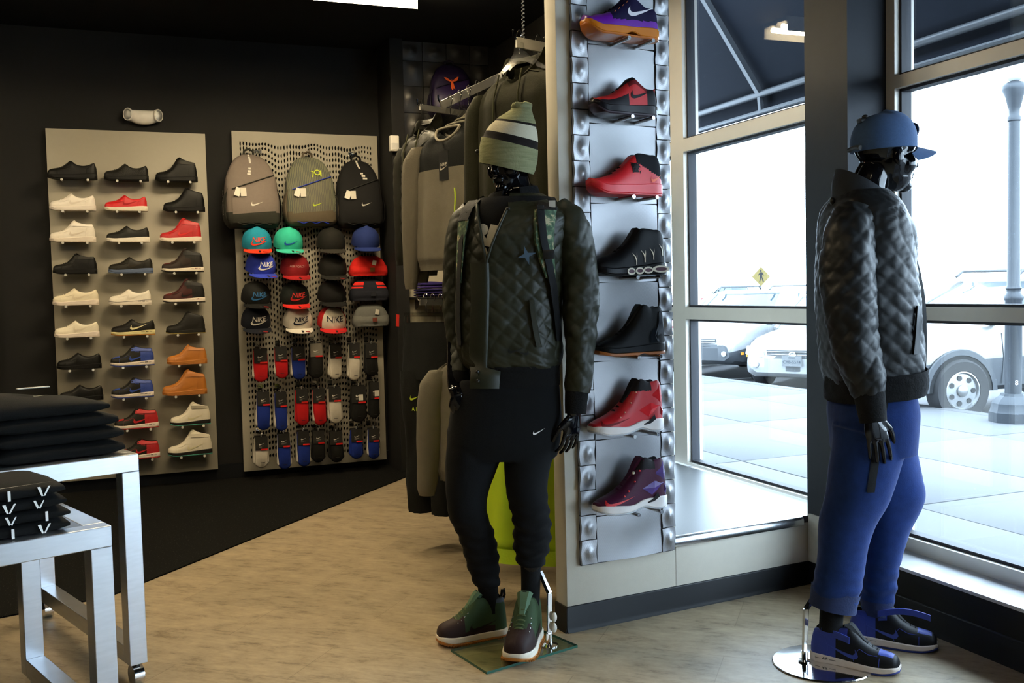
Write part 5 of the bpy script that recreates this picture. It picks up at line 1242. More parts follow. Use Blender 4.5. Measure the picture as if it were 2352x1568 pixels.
# ---------------------------------------------------------------- mannequin in the olive bomber jacket
D1 = 3.57
m1 = thing('mannequin', 'glossy black mannequin in olive quilted jacket, striped knit hat and black joggers', 'mannequin', onz(1180, 1490, 0), 0, 'dressed mannequins')
O1 = -Vector(m1.location)
def child(o, t):                       # world-built mesh under a thing standing elsewhere
    o.location = -Vector(t.location); return o
b = MB(); F1 = (-VF*.80 - VR*.60)
head(b, at(1171, 370, D1 + .012), F1, 1.0, .14)
limb(b, [(1174,372,D1+.012,.045),(1178,400,D1+.012,.054),(1186,440,D1+.015,.058),(1190,475,D1+.01,.075)])
b.loft(rrings([(470,1110,1262,D1,.085),(520,1085,1290,D1,.105),(620,1085,1270,D1,.11),(740,1098,1262,D1,.10),(860,1075,1275,D1,.105),(960,1050,1285,D1,.115),(1030,1050,1268,D1,.11)], 24, 20))
limb(b, [(1270,500,D1-.01,.050),(1322,580,D1-.04,.046),(1332,690,D1-.05,.042),(1330,800,D1-.055,.038),(1322,900,D1-.07,.030),(1318,950,D1-.075,.027)])
limb(b, [(1100,500,D1+.03,.055),(1058,590,D1+.06,.050),(1050,690,D1+.07,.045),(1050,790,D1+.05,.038),(1045,880,D1-.02,.028),(1056,915,D1-.07,.027)])
hand(b, at(1318,950,D1-.075), (-UPV - VR*.14), (-VR*.62 + VF*.78), (-VR*.78 - VF*.62), .92, .36, .12)
hand(b, at(1052,905,D1-.07), (-UPV + VR*.55), (VR*.2 + VF*.9), (-VR - VF*.2), .9, .2)
limb(b, [(1100,1000,D1,.085),(1078,1120,D1,.060),(1084,1200,D1+.02,.042),(1104,1280,D1+.065,.036),(1119,1350,D1+.09,.032),(1126,1400,D1+.09,.032)])
limb(b, [(1222,1000,D1,.085),(1212,1120,D1-.035,.060),(1221,1200,D1-.045,.042),(1220,1270,D1-.02,.038),(1219,1340,D1+.0,.029),(1217,1410,D1+.01,.029)])
child(remeshed(b, 'body', GLOSS, .0038, 4, m1), m1)
# t-shirt with its print
tee = [(455,1100,1265,D1-.004,.09),(500,1078,1295,D1-.004,.118),(560,1070,1285,D1-.004,.128),(640,1075,1270,D1-.004,.125),(700,1080,1265,D1,.12)]
ts = child(MB().loft(rrings(tee, 32, 14, .84)).build('t_shirt', FAB('08080a', .95), m1, 70), m1)
def teept(px, py, off=.004):           # front surface of the shirt at a picture position
    xl, xr, dp, hd = spl(tee, py); hw = (xr - xl)/2; u = max(-.98, min(.98, (px - (xl + xr)/2)/hw)); e = .84
    ss = (1 - abs(u)**(2/e))**(e/2)
    return at(px, py, dp) - VF*(hd*KS*ss + off)
q = MB(); W_ = INK('f2ead6')
for poly in ([(1128.6,520),(1145,523),(1130,571),(1113.5,567.5)], [(1099,519),(1112,518),(1121,523),(1123.5,531),(1121,540),(1114,545),(1119,552),(1116,568),(1110,560),(1105,548),(1101,535)], [(1108,568),(1118,572),(1122,582),(1121,594),(1117,603),(1113,594)]):
    q.add([teept(*p) for p in poly], [tuple(range(len(poly)))])
po = q.build('shirt_print', W_, ts, None)
# jacket
JK = mat('olive_quilted_nylon', (.019,.020,.010), .46, bump=.12, scale=300, var=.12, spec=.35); RIB = FAB('0d0d0e', .95, .8, 160)
jrows = [(448,1112,1250,D1+.012,.080),(468,1082,1280,D1+.006,.108),(500,1064,1310,D1,.135),(560,1052,1306,D1,.150),(640,1048,1294,D1,.150),(720,1046,1290,D1,.145),(790,1049,1290,D1,.140),(828,1062,1288,D1,.132),(842,1074,1284,D1,.122)]
vee = [(1092,440),(1100,500),(1110,560),(1119,606),(1130,570),(1150,520),(1166,484),(1172,440)]
def inpoly(x, y, P):
    c = False
    for i in range(len(P)):
        x0, y0 = P[i]; x1, y1 = P[i-1]
        if (y0 > y) != (y1 > y) and x < (x1 - x0)*(y - y0)/(y1 - y0) + x0: c = not c
    return c
jm = MB().loft(rrings(jrows, 260, 150, .84, quiltd(.050,.0048,.0075,3)), 0, True, False)
keep = []
for f in jm.f:
    c = sum((jm.v[i] for i in f), Vector())/len(f); x, y, dd = proj(c)
    keep.append(not (dd < D1 and inpoly(x, y, vee)))
jm.f = [f for f, k in zip(jm.f, keep) if k]; jm.m = [0]*len(jm.f)
jk = child(jm.build('jacket', JK, m1, 80), m1)
def jpt(px, py, off=.006):
    xl, xr, dp, hd = spl(jrows, py); u = max(-.98, min(.98, (px - (xl + xr)/2)/((xr - xl)/2))); e = .84
    return at(px, py, dp) - VF*(hd*KS*(1 - abs(u)**(2/e))**(e/2) + off)
sub = lambda mb, nm, m, sm=60: mb.build(nm, m, jk, sm)
sub(limb(MB(), [(1272,488,D1-.01,.058),(1306,520,D1-.03,.066),(1328,600,D1-.045,.064),(1334,690,D1-.05,.061),(1334,780,D1-.055,.057),(1330,860,D1-.065,.049),(1325,900,D1-.07,.040)], 64, 100, 1, quiltd(.050,.0048,.0095,8), False), 'sleeve', JK, 80)
sub(limb(MB(), [(1096,492,D1+.02,.060),(1068,530,D1+.045,.064),(1054,620,D1+.06,.058),(1052,710,D1+.06,.054),(1060,800,D1+.04,.048),(1058,862,D1+.0,.040)], 64, 90, 1, quiltd(.050,.0048,.0075,18), False), 'sleeve', JK, 80)
sub(limb(MB(), [(1325,896,D1-.07,.041),(1323,925,D1-.073,.039),(1322,950,D1-.075,.037)], 24, 8, 1, None, False), 'cuff', RIB)
sub(limb(MB(), [(1058,858,D1,.040),(1054,884,D1-.015,.036)], 24, 6, 1, None, False), 'cuff', RIB)
sub(MB().loft(rrings([(836,1074,1286,D1,.128),(858,1078,1285,D1,.124),(884,1076,1286,D1,.126)], 90, 10, .84, lambda s, h, p: .0015*math.sin(s*900)), 0, True, False), 'hem_rib', RIB)
# standing collar, open at the throat
for pth in ([(1097,474)] + vee[1:4], vee[3:7]):
    pp = [pth[0]] + [tuple(lerp(pth[i][k], pth[i+1][k], j/5) for k in (0, 1)) for i in range(len(pth)-1) for j in range(1, 6)]
    sub(MB().tube([jpt(x, max(449, y), .003) + UPV*max(0, 449 - y)*D1/FOC for x, y in pp], .0055, 0, 8), 'front_edge', JK)
cr_ = []
for i in range(37):
    a = lerp(-.42*PI, 1.36*PI, i/36); c0 = at(1180, 462, D1 + .012)
    r0 = VR*.098*math.cos(a) + VF*.085*math.sin(a); lean = 1 - .10*(math.sin(a) > 0)
    zt = .040 + .030*max(0, math.sin(a)) + .014*math.cos(a)
    cr_.append([c0 + r0*1.04 + UPV*(-.016), c0 + r0*1.0 + UPV*zt*.5, c0 + r0*.90*lean + UPV*zt, c0 + r0*.86*lean + UPV*zt*.96, c0 + r0*.92 + UPV*(-.016)])
sub(MB().loft(cr_, 0, True, True), 'collar', RIB)
pl = MB()      # button placket
PLX = [(606,1119),(660,1121),(740,1119),(820,1116),(884,1112)]
pl.loft([[jpt(spl(PLX, y)[0] + dx, min(y, 840), o) for dx, o in ((-36,.006),(-34,.012),(-4,.014),(4,.010),(6,.004))] if y < 842 else [at(spl(PLX, y)[0] + dx, y, D1) - VF*(.124*KS + o) for dx, o in ((-30,.003),(-28,.007),(8,.007),(34,.006),(36,.002))] for y in (606,640,680,720,760,800,838,846,865,884)], 0, False)
sub(pl, 'placket', JK)
for x, y in ((1100,846),(1101,866)): sub(MB().sphere(at(x, y, D1) - VF*.142, (.007,.007,.007), 0, 12, 8), 'snap_button', BLACKM)
sub(MB().sphere(jpt(1168,486,.008), .006, 0, 12, 8), 'snap_button', BLACKM)
pw = MB(); PA = [(1212,688),(1218,740),(1228,792)]
pw.loft([[jpt(spl([(b_, a_) for a_, b_ in PA], y)[0] + dx, y, o) for dx, o in ((0,.004),(2,.014),(12,.016),(14,.006))] for y in (688,705,722,740,757,775,792)], 0, False); sub(pw, 'pocket_welt', JK)
q = MB(); mapped(q, swoosh2d(40), lambda u, v: jpt(1186 + u, 798 - v, .011)); mapped(q, swoosh2d(34, 0, 0, None, True), lambda u, v: jpt(1196 + u, 803 - v, .010)); sub(q, 'embroidered_mark', INK('0d0e0c'), None)
# joggers
pm = MB(); PD = foldd(.004, 5)
pm.loft(rrings([(868,1052,1282,D1,.120),(905,1040,1288,D1,.128),(960,1031,1291,D1,.132),(1010,1027,1288,D1,.125),(1050,1030,1280,D1,.105)], 44, 24, .86, PD))
FL = foldd(.006, 2, .52, 1.0); FR = foldd(.0065, 9, .60, 1.2)
pm.loft(rrings([(985,1027,1168,D1,.105),(1041,1025,1154,D1,.100),(1090,1024,1136,D1-.005,.090),(1142,1025,1121,D1-.005,.082),(1184,1031,1122,D1+.01,.074),(1223,1050,1136,D1+.04,.066),(1265,1064,1145,D1+.06,.060),(1310,1077,1147,D1+.08,.052),(1345,1090,1147,D1+.09,.045)], 36, 60, .92, FL))
pm.loft(rrings([(985,1150,1288,D1,.105),(1041,1156,1272,D1-.01,.100),(1100,1161,1259,D1-.03,.088),(1140,1167,1258,D1-.045,.080),(1177,1176,1262,D1-.05,.072),(1216,1181,1265,D1-.045,.068),(1250,1180,1262,D1-.03,.064),(1278,1186,1254,D1-.015,.056),(1296,1191,1249,D1-.01,.048)], 36, 60, .92, FR))
PB = FAB('0a0b0d', .95, .3, 240)
jg = child(remeshed(pm, 'joggers', PB, .0065, 2, m1), m1)
cj = caster(jg); q = MB(); mapped(q, swoosh2d(29), lambda u, v: cj(1238 + u, 991 - v - .22*u) - jg.matrix_basis.translation - Vector(m1.location)); q.build('stitched_mark', INK('e8e6e2'), jg, None)
SKM = FAB('0b0b0c', .9)
child(limb(MB(), [(1119,1325,D1+.085,.037),(1122,1365,D1+.09,.036),(1127,1405,D1+.09,.034)], 24, 8).build('sock', SKM, m1), m1); child(limb(MB(), [(1219,1275,D1-.012,.037),(1219,1340,D1+.0,.034),(1217,1405,D1+.01,.033)], 24, 8).build('sock', SKM, m1), m1)
# knit hat
HM, HD, HW = FAB('6b6a3e', .98, .8, 120), FAB('171210', .95), FAB('b9b39c', .98, .6, 140)
def heather(m):
    N, L = m.node_tree.nodes, m.node_tree.links; no = [n for n in N if n.type == 'TEX_NOISE'][0]
    mp = N.new('ShaderNodeMapping'); mp.inputs['Scale'].default_value = (14,14,160); tc = N.new('ShaderNodeTexCoord'); L.new(tc.outputs['Object'], mp.inputs[0]); L.new(mp.outputs[0], no.inputs['Vector']); no.inputs['Scale'].default_value = 1.0
    mx = [n for n in N if n.type == 'MIX'][0]; mx.inputs[6].default_value = (.10,.11,.045,1); mx.inputs[7].default_value = (.30,.30,.17,1)
heather(HM)
bn = thing('knit_hat', 'olive heather knit hat with white band worn by the olive-jacket mannequin', 'knit hat', at(1164, 385, D1), 0)
hb = []
for x, y, hw, hd, tl in ((1163,387,62,.098,.245),(1165,376,65,.103,.25),(1168,352,66.5,.105,.26),(1171,330,65,.103,.26),(1173,327,62,.099,.26),(1174,320,61.5,.098,.26),(1176,313,60,.096,.25),(1180,298,55,.090,.22),(1184,285,47,.078,.18),(1186,280,45,.074,.17),(1188,275,42,.070,.16),(1193,262,32,.054,.08),(1197,253,25,.040,.04),(1197,249,23,.037,.03)):
    c = at(x, y, D1 + .004); w = hw*D1/FOC; hb.append([c + VR*w*math.cos(a)*(1 - .004) - UPV*(tl*w*math.cos(a)) + VF*hd*math.sin(a) + UPV*.10*hd*math.sin(a) for a in [2*PI*k/48 for k in range(48)]])
for r in hb:
    for k in range(48): r[k] = r[k] + (r[k] - at(1170, 340, D1))*.012*noise.noise(r[k]*26)
child(MB().loft(hb[:4] , 0, True, False).build('cuff', HM, bn, 70), bn)
child(MB().loft([hb[3]] + hb[4:7], 1, True, False).loft(hb[6:9], 2, True, False).loft(hb[8:10], 1, True, False).loft(hb[9:], 0, True, True).build('crown', [HM, HD, HW], bn, 70), bn)
pom = MB(); pc = at(1198, 247, D1)
pom.loft([[pc + (VR*.036*math.cos(a) + VF*.030*math.sin(a))*f*(1 + .22*noise.noise(Vector((a*2.1, f*3, z*60)))) + UPV*(z + .010*noise.noise(Vector((a*3, 1, f)))) for a in [2*PI*k/30 for k in range(30)]] for f, z in ((.62,-.012),(1.0,-.004),(1.08,.006),(.98,.014),(.6,.018),(.2,.016))]); child(pom.build('pompom', HM, bn, 70), bn)
child(MB().sphere(at(1096, 348, D1), (.008,.008,.008), 0, 10, 8).build('security_tag', BLACKM, bn), bn)
# shoulder bag straps and the bag on its back
CAMO = mat('digital_camouflage', (.1,.1,.06), .85, bump=.2, scale=300)
N_, L2 = CAMO.node_tree.nodes, CAMO.node_tree.links
vo = N_.new('ShaderNodeTexNoise'); vo.inputs['Scale'].default_value = 55; vo.inputs['Detail'].default_value = 2; cr2 = N_.new('ShaderNodeValToRGB'); cr2.color_ramp.interpolation = 'CONSTANT'
el = cr2.color_ramp.elements; el[0].color = (.03,.06,.03,1); el[1].position = .46; el[1].color = (.05,.10,.05,1)
for p_, c_ in ((.53,(.10,.14,.07,1)), (.60,(.33,.29,.17,1))): e_ = el.new(p_); e_.color = c_
tcn = N_.new('ShaderNodeTexCoord'); L2.new(tcn.outputs['Object'], vo.inputs['Vector']); L2.new(vo.outputs[0], cr2.inputs[0]); L2.new(cr2.outputs[0], N_['Principled BSDF'].inputs['Base Color'])
bk = thing('backpack', 'camouflage-strapped black backpack worn by the olive-jacket mannequin', 'backpack', at(1185, 700, D1 + .25), 0)
def strap(mb, pts, th=.012):           # pts: (x, y, half width px, offset)
    rg = []
    for x, y, w, o in pts:
        p = [jpt(x + s_*w, max(y, 449), o - (449 - y)*.0007 if y < 449 else o) for s_ in (-1, -.8, .8, 1)]
        p = [v_ + UPV*max(0, (449 - y))*D1/FOC for v_ in p]
        rg.append([p[0] - VF*.0, p[1] - VF*th, p[2] - VF*th, p[3], p[3] + VF*.006, p[0] + VF*.006])
    return mb.loft(rg)
S1 = [(1252,452,24,-.055),(1256,470,26,-.005),(1252,488,25,.008)]
child(strap(MB(), S1, .02).build('shoulder_pad', FAB('111113', .8, .9, 60), bk, 60), bk)
child(strap(MB(), [(1250,488,26,.008),(1247,520,24,.008),(1246,560,22,.008),(1253,600,18,.010),(1262,640,12,.010)]).build('camouflage_strap', CAMO, bk, 60), bk)
child(strap(MB(), [(1238,478,9,.022),(1240,510,9,.022),(1246,560,9,.022),(1258,610,9,.024),(1268,660,9,.022),(1276,720,8,.016),(1282,780,7,.010)], .006).build('webbing_strap', FAB('0c0c0d', .8), bk, 60), bk)
child(MB().box(-.02,.02,-.006,.006,-.016,.016, bev=.003, mx=Matrix.Translation(jpt(1256,588,.040)) @ Matrix.Rotation(VYAW, 4, 'Z')).build('buckle', BLACKM, bk), bk)
child(strap(MB(), [(1092,462,16,-.02),(1076,482,15,.000),(1066,510,13,.008)], .016).build('shoulder_pad', FAB('111113', .8, .9, 60), bk, 60), bk)
child(strap(MB(), [(1067,508,13,.008),(1062,550,10,.010),(1058,600,9,.010),(1056,650,7,.010)]).build('camouflage_strap', CAMO, bk, 60), bk)
child(strap(MB(), [(1070,490,6,.018),(1060,560,6,.020),(1056,640,6,.020),(1054,720,6,.016),(1058,790,5,.010)], .006).build('webbing_strap', FAB('0c0c0d', .8), bk, 60), bk)
child(MB().box(-.012,.012,-.004,.004,-.010,.014, mx=Matrix.Translation(jpt(1265,476,.030)) @ Matrix.Rotation(VYAW, 4, 'Z')).build('small_label', INK('b9b4a8'), bk, None), bk)
st = [(.034*math.cos(PI*k/4 + .25)*(1 if k % 2 == 0 else .30), .034*math.sin(PI*k/4 + .25)*(1 if k % 2 == 0 else .30)) for k in range(8)]
child(MB().prism(st, -.004, .004, 'y', 0, Matrix.Translation(jpt(1208,590,.014)) @ Matrix.Rotation(VYAW, 4, 'Z')).build('star_charm', mat('slate_blue_enamel', (.06,.10,.15), .4), bk, None), bk)
child(MB().loft(rrings([(470,1115,1255,D1+.24,.06),(500,1100,1270,D1+.245,.09),(600,1090,1275,D1+.25,.10),(740,1090,1275,D1+.25,.10),(790,1105,1260,D1+.245,.07)], 36, 16, .7)).build('bag', BLK, bk, 60), bk)
# stand: glass foot plate and bent rod
gp = [onz(*q_, 0) for q_ in ((1118,1549),(1327,1487),(1240,1449),(1036,1497))]
GB = glassmat('green_float_glass', (.90,.95,.86), 1.0); GE = mat('green_glass_edge', (.02,.10,.065), .15)
gm = MB(); n = 4; gm.add([(p.x, p.y, z) for z in (.0008,.010) for p in gp], [(0,1,2,3),(4,5,6,7)] + [(i, (i+1) % 4, 4 + (i+1) % 4, 4 + i) for i in range(4)], [0,0,1,1,1,1]); child(gm.build('glass_base', [GB, GE], m1, None), m1)
rp = onz(1262, 1482, .010); bt_ = at(1262, 1362, proj(rp)[2]); tp_ = at(1240, 1312, D1 + .0)
child(MB().bar(rp, bt_, .012, .016).bar(bt_, tp_, .012, .016).build('support_rod', CHROME, m1, None), m1)
child(MB().lathe([(.001,.010),(.032,.010),(.032,.014),(.012,.018),(.010,.055)], (rp.x, rp.y, 0), 0, 20).build('rod_flange', CHROME, m1), m1)
for y in (1417, 1441):
    p = at(1273, y, proj(rp)[2] - .012); child(MB().sphere(p, (.010,.010,.018), 0, 12, 8).build('rod_knob', mat('ivory_plastic', (.72,.68,.58), .4), m1), m1)
# boots on its feet
def sneakerboot(scale):
    s = Shoe('duck', sole=(.036,.038), spring=.014, W=.057, h=1.12); P = []; add = lambda n_, mb_, m_, par=-1: P.append((n_, mb_.mesh(n_, m_), par))
    BR, GR = C('2e1f1d', .6), C('33452c', .75)
    add('upper', s.upper(lambda t, v, z: 1 if (t < .27 or (t < .34 and v < .7) or (z < s.zs(t) + .014 and t < .8)) else 2 if (z > .150 and t > .74) else 0, 40, 11), [GR, BR, C('3a4450', .6), C('0e0e0e', .8)])
    add('midsole', s.band(lambda t: s.z0(t) + .011, lambda t: s.zs(t)), C('ece3d0', .5)); add('outsole', s.band(lambda t: s.z0(t), lambda t: s.z0(t) + .012, .0035), C('b9762c', .5))
    tg = MB()
    for i in range(26):
        t = .02 + i*.037; w = s.w(t) + .0065
        for sg in (-1, 1): tg.box(t*s.L - .003, t*s.L + .003, sg*w - .002, sg*w + .002, s.z0(t) + .0005, s.z0(t) + .008)
    add('tread_lugs', tg, C('a5661f', .5), 2)
    for k, t in enumerate([.25 + .05*i for i in range(7)]):
        add('lace', s.laces([t], .0040, 1.05), C('46552f', .8))
    add('tongue', s.tongue(.026, .010), C('4f6b50', .8)); add('pull_tab', MB().box(s.L*.575,s.L*.59,-.009,.009,.15,.205, bev=.003), C('121214', .7)); add('side_mark', s.swoosh(.62, .066, .13, .036), C('241a18', .6), 0)
    ey = MB()
    for t in (.26,.31,.36,.41):
        for sg in (-1, 1): ey.sphere(s.pt(t, s.zu(t) - .012, .001, sg), .003, 0, 8, 5)
    add('eyelets', ey, STEEL, 0)
    add('heel_loop', MB().tube([(s.L*.97,0,.150),(s.L*1.0,0,.17),(s.L*.995,0,.196),(s.L*.965,0,.194),(s.L*.95,0,.165)], .006, 0, 8), C('15161a', .7))
    lp_ = MB().tube([(s.L*.42,-.012,.128),(s.L*.40,-.03,.122),(s.L*.43,-.034,.112),(s.L*.45,-.018,.118)], .0025, 0, 6).tube([(s.L*.42,.012,.128),(s.L*.38,.028,.118),(s.L*.41,.036,.108)], .0025, 0, 6)
    add('lace', lp_, C('46552f', .8))
    return P
SBT = sneakerboot(1)
def wear(parts, mann, toe_px, heel_px, name='shoe', z=0, flip=False, scale_l=None):
    """parent a pair shoe under its mannequin; toe and heel given by where they touch the floor in the picture"""
    a, h_ = onz(*toe_px, z), onz(*heel_px, z); d = h_ - a; L = scale_l or d.length; sc = L/.306; ang = math.atan2(d.y, d.x)
    R0 = bpy.data.objects.new(name, parts[0][1]); COL.objects.link(R0); R0.parent = mann; os_ = [R0]
    R0.location = a - Vector(mann.location); R0.rotation_euler = (0,0,ang); R0.scale = (sc, sc*(-1 if flip else 1), sc)
    for nm, me, par in parts[1:]: os_.append(obj(nm, me, R0))
    return R0
wear(SBT, m1, (1006,1480), (1164,1455), z=.004); wear(SBT, m1, (1182,1527), (1236,1440), z=.012, scale_l=.305)

# ---------------------------------------------------------------- mannequin in blue cap and joggers by the window
D2 = 3.38; KS = 1.056
m2 = thing('mannequin', 'glossy black mannequin in dark quilted jacket, blue cap and blue joggers', 'mannequin', onz(1960, 1510, 0), 0, 'dressed mannequins')
b = MB(); F2 = (VR*.97 + VF*.24)
head(b, at(2034, 357, D2), F2, 1.10, .0)
limb(b, [(2016,372,D2,.046),(2004,400,D2,.055),(1994,430,D2,.060),(1985,470,D2,.078)])
b.loft(rrings([(465,1920,2045,D2,.13),(520,1905,2070,D2,.17),(640,1900,2075,D2,.16),(760,1915,2065,D2,.14),(880,1932,2062,D2,.12),(960,1932,2065,D2,.13),(1030,1940,2062,D2,.13)], 24, 20))
limb(b, [(1965,520,D2-.16,.055),(1952,600,D2-.19,.050),(1950,700,D2-.20,.045),(1966,800,D2-.21,.040),(1992,890,D2-.22,.032),(2006,950,D2-.225,.028)])
limb(b, [(1975,520,D2+.16,.055),(1975,640,D2+.19,.050),(1990,760,D2+.2,.042),(2030,880,D2+.2,.03)])
hand(b, at(2004,952,D2-.225), (-UPV + VR*.20), (VF*.97 + VR*.1), (VR*.95 + VF*.25), 1.0, .22, .25)
hand(b, at(2030,880,D2+.2), (-UPV + VR*.20), (-VF), (VR), .95, .25)
limb(b, [(1990,1000,D2-.09,.085),(1975,1120,D2-.09,.070),(1950,1200,D2-.08,.052),(1928,1300,D2-.065,.048),(1912,1390,D2-.045,.034),(1908,1440,D2-.04,.034)])
limb(b, [(2025,1000,D2+.09,.085),(2070,1120,D2+.09,.072),(2055,1200,D2+.10,.056),(2025,1300,D2+.11,.050),(2010,1400,D2+.14,.034),(2000,1430,D2+.14,.034)])
child(remeshed(b, 'body', GLOSS, .0038, 4, m2), m2)
JK2 = mat('dark_quilted_nylon', (.010,.011,.012), .46, bump=.12, scale=300, var=.12, spec=.30)
j2 = [(440,1925,2030,D2,.11),(462,1908,2048,D2,.15),(490,1897,2066,D2,.175),(540,1888,2085,D2,.19),(620,1884,2090,D2,.195),(700,1886,2096,D2,.19),(780,1890,2102,D2,.19),(840,1894,2104,D2,.188),(880,1904,2102,D2,.176)]
jk = child(MB().loft(rrings(j2, 150, 110, .84, quiltd(.050,.0055,.0085,13)), 0, True, False).build('jacket', JK2, m2, 80), m2)
def j2pt(px, py, off=.006):
    xl, xr, dp, hd = spl(j2, py); u = max(-.985, min(.985, (px - (xl + xr)/2)/((xr - xl)/2))); e = .84
    return at(px, py, dp) - VF*(hd*KS*(1 - abs(u)**(2/e))**(e/2) + off)
sub(limb(MB(), [(1962,492,D2-.12,.062),(1953,540,D2-.165,.078),(1949,610,D2-.185,.084),(1949,690,D2-.195,.081),(1958,760,D2-.205,.074),(1970,820,D2-.21,.068),(1985,868,D2-.215,.062),(1994,898,D2-.22,.053),(1997,908,D2-.22,.044)], 72, 120, 1, quiltd(.050,.0055,.012,23), False), 'sleeve', JK2, 80)
sub(limb(MB(), [(1975,500,D2+.12,.062),(1975,560,D2+.17,.075),(1985,700,D2+.2,.07),(2010,820,D2+.2,.058),(2022,870,D2+.2,.045)], 40, 60, 1, quiltd(.050,.0055,.007,33), False), 'sleeve', JK2, 80)
sub(limb(MB(), [(1996,902,D2-.22,.047),(2001,935,D2-.223,.044),(2006,968,D2-.225,.040)], 28, 8, 1, None, False), 'cuff', RIB)
sub(MB().loft(rrings([(852,1902,2112,D2,.192),(884,1902,2114,D2,.192),(908,1904,2110,D2,.186)], 90, 10, .84, lambda s, h, p: .0015*math.sin(s*900), tilt=.10), 0, True, False), 'hem_rib', RIB)
cr_ = []
for i in range(41):
    a = 2*PI*i/40; c0 = at(1982, 460, D2); r0 = VR*.100*math.cos(a) + VF*.105*math.sin(a); zt = .052 - .030*math.cos(a)
    dz = UPV*(-.030*math.cos(a)*.9)
    cr_.append([c0 + r0*1.05 + dz - UPV*.022, c0 + r0*1.02 + dz + UPV*zt*.5, c0 + r0*.92 + dz + UPV*zt, c0 + r0*.88 + dz + UPV*zt*.94, c0 + r0*.9 + dz - UPV*.02])
sub(MB().loft(cr_, 0, True, False), 'collar', mat('blue_black_rib', (.014,.018,.024), .9, bump=.6, scale=160))
fl = MB()       # the open front edge hanging forward, and its zip
FE = [(500,2062,2066),(560,2088,2096),(640,2098,2118),(720,2100,2128),(800,2104,2129),(860,2110,2126),(890,2112,2122)]
fl.loft([[at(spl(FE, y)[0], y, D2 - .03), at(spl(FE, y)[1], y, D2 - .01), at(spl(FE, y)[1], y, D2 + .02), at(spl(FE, y)[0] - 4, y, D2 + .05)] for y in range(500, 891, 26)], 0, True, True)
sub(fl, 'front_flap', FAB('08090b', .8))
zp = MB(); pts = []
for i in range(40):
    y = 505 + i*9.0; pts.append(at(spl(FE, y)[0] - 1, y, D2 - .045 - .01*math.sin(PI*i/40)))
zp.tube(pts, .0035, 0, 6); sub(zp, 'zip', mat('dark_zip', (.10,.10,.11), .3, metal=.8, var=.6, vscale=260))
pw = MB(); pw.loft([[j2pt(lerp(2062,2048,u)+ dx, lerp(700,805,u), o) for dx, o in ((-6,.004),(-4,.014),(10,.016),(13,.006))] for u in [i/8 for i in range(9)]], 0, False); sub(pw, 'pocket_welt', JK2)
sub(MB().sphere(at(1912, 462, D2 - .03), (.010,.010,.014), 0, 10, 8), 'security_tag', BLACKM)
child(limb(MB(), [(1916,1375,D2-.047,.037),(1911,1400,D2-.044,.037),(1908,1445,D2-.04,.037)], 24, 8).build('sock', SKM, m2), m2); child(limb(MB(), [(2012,1385,D2+.14,.036),(2002,1430,D2+.14,.037)], 24, 6).build('sock', SKM, m2), m2)
# blue joggers
BL = mat('blue_fleece', (.009,.026,.115), .95, bump=.25, scale=260, var=.3, vscale=40, spec=.15, sheen=.08)
pm = MB()
pm.loft(rrings([(880,1922,2085,D2,.150),(915,1912,2094,D2,.166),(945,1909,2097,D2,.176),(985,1914,2094,D2,.175),(1035,1918,2090,D2,.165)], 44, 20, .86, foldd(.004, 4)))
pm.loft(rrings([(990,1916,2082,D2-.075,.105),(1050,1914,2066,D2-.085,.100),(1104,1908,2050,D2-.088,.096),(1142,1903,2035,D2-.085,.092),(1195,1887,2006,D2-.08,.084),(1240,1882,1991,D2-.075,.078),(1300,1878,1982,D2-.065,.070),(1345,1868,1974,D2-.055,.064),(1385,1866,1966,D2-.05,.058)], 40, 70, .92, foldd(.0055, 7, .36, 1.0), tilt=-.18))
pm.loft(rrings([(990,1950,2094,D2+.075,.105),(1040,1955,2102,D2+.085,.100),(1083,1960,2111,D2+.085,.096),(1132,1975,2120,D2+.085,.090),(1175,1978,2109,D2+.09,.082),(1220,1980,2086,D2+.095,.074),(1293,1979,2066,D2+.115,.064),(1345,1978,2058,D2+.13,.058),(1398,1980,2046,D2+.14,.050)], 40, 70, .92, foldd(.0055, 17, .36, 1.0)))
jg = child(remeshed(pm, 'joggers', BL, .0065, 2, m2), m2)
ST = FAB('07080a', .7)
cj = caster(jg); ofs = jg.matrix_basis.translation + Vector(m2.location)
q = MB(); q.grid(lambda u, v: cj(lerp(2022,1991,u) + v*(21 - 3*u), lerp(903,1131,u), .0035) - ofs, 26, 5); q.build('side_tape', ST, jg, 60)
for (ya, xa0, xa1), (yb, xb0, xb1), dd, hd in (((1352,1866,1975),(1396,1858,1964),D2-.048,.068), ((1374,1976,2052),(1408,1981,2046),D2+.138,.056)):
    child(MB().loft(rrings([(ya,xa0,xa1,dd,hd),((ya+yb)/2,(xa0+xb0)/2+2,(xa1+xb1)/2-2,dd,hd*.97),(yb,xb0+2,xb1-1,dd,hd*.95)], 36, 8, .92, lambda s, h, p: .001*math.sin(s*800), tilt=-.22 if dd < D2 else -.05), 0, True, False).build('ankle_cuff', mat('navy_rib', (.012,.022,.075), .95, bump=.5, scale=160), m2, 60), m2)
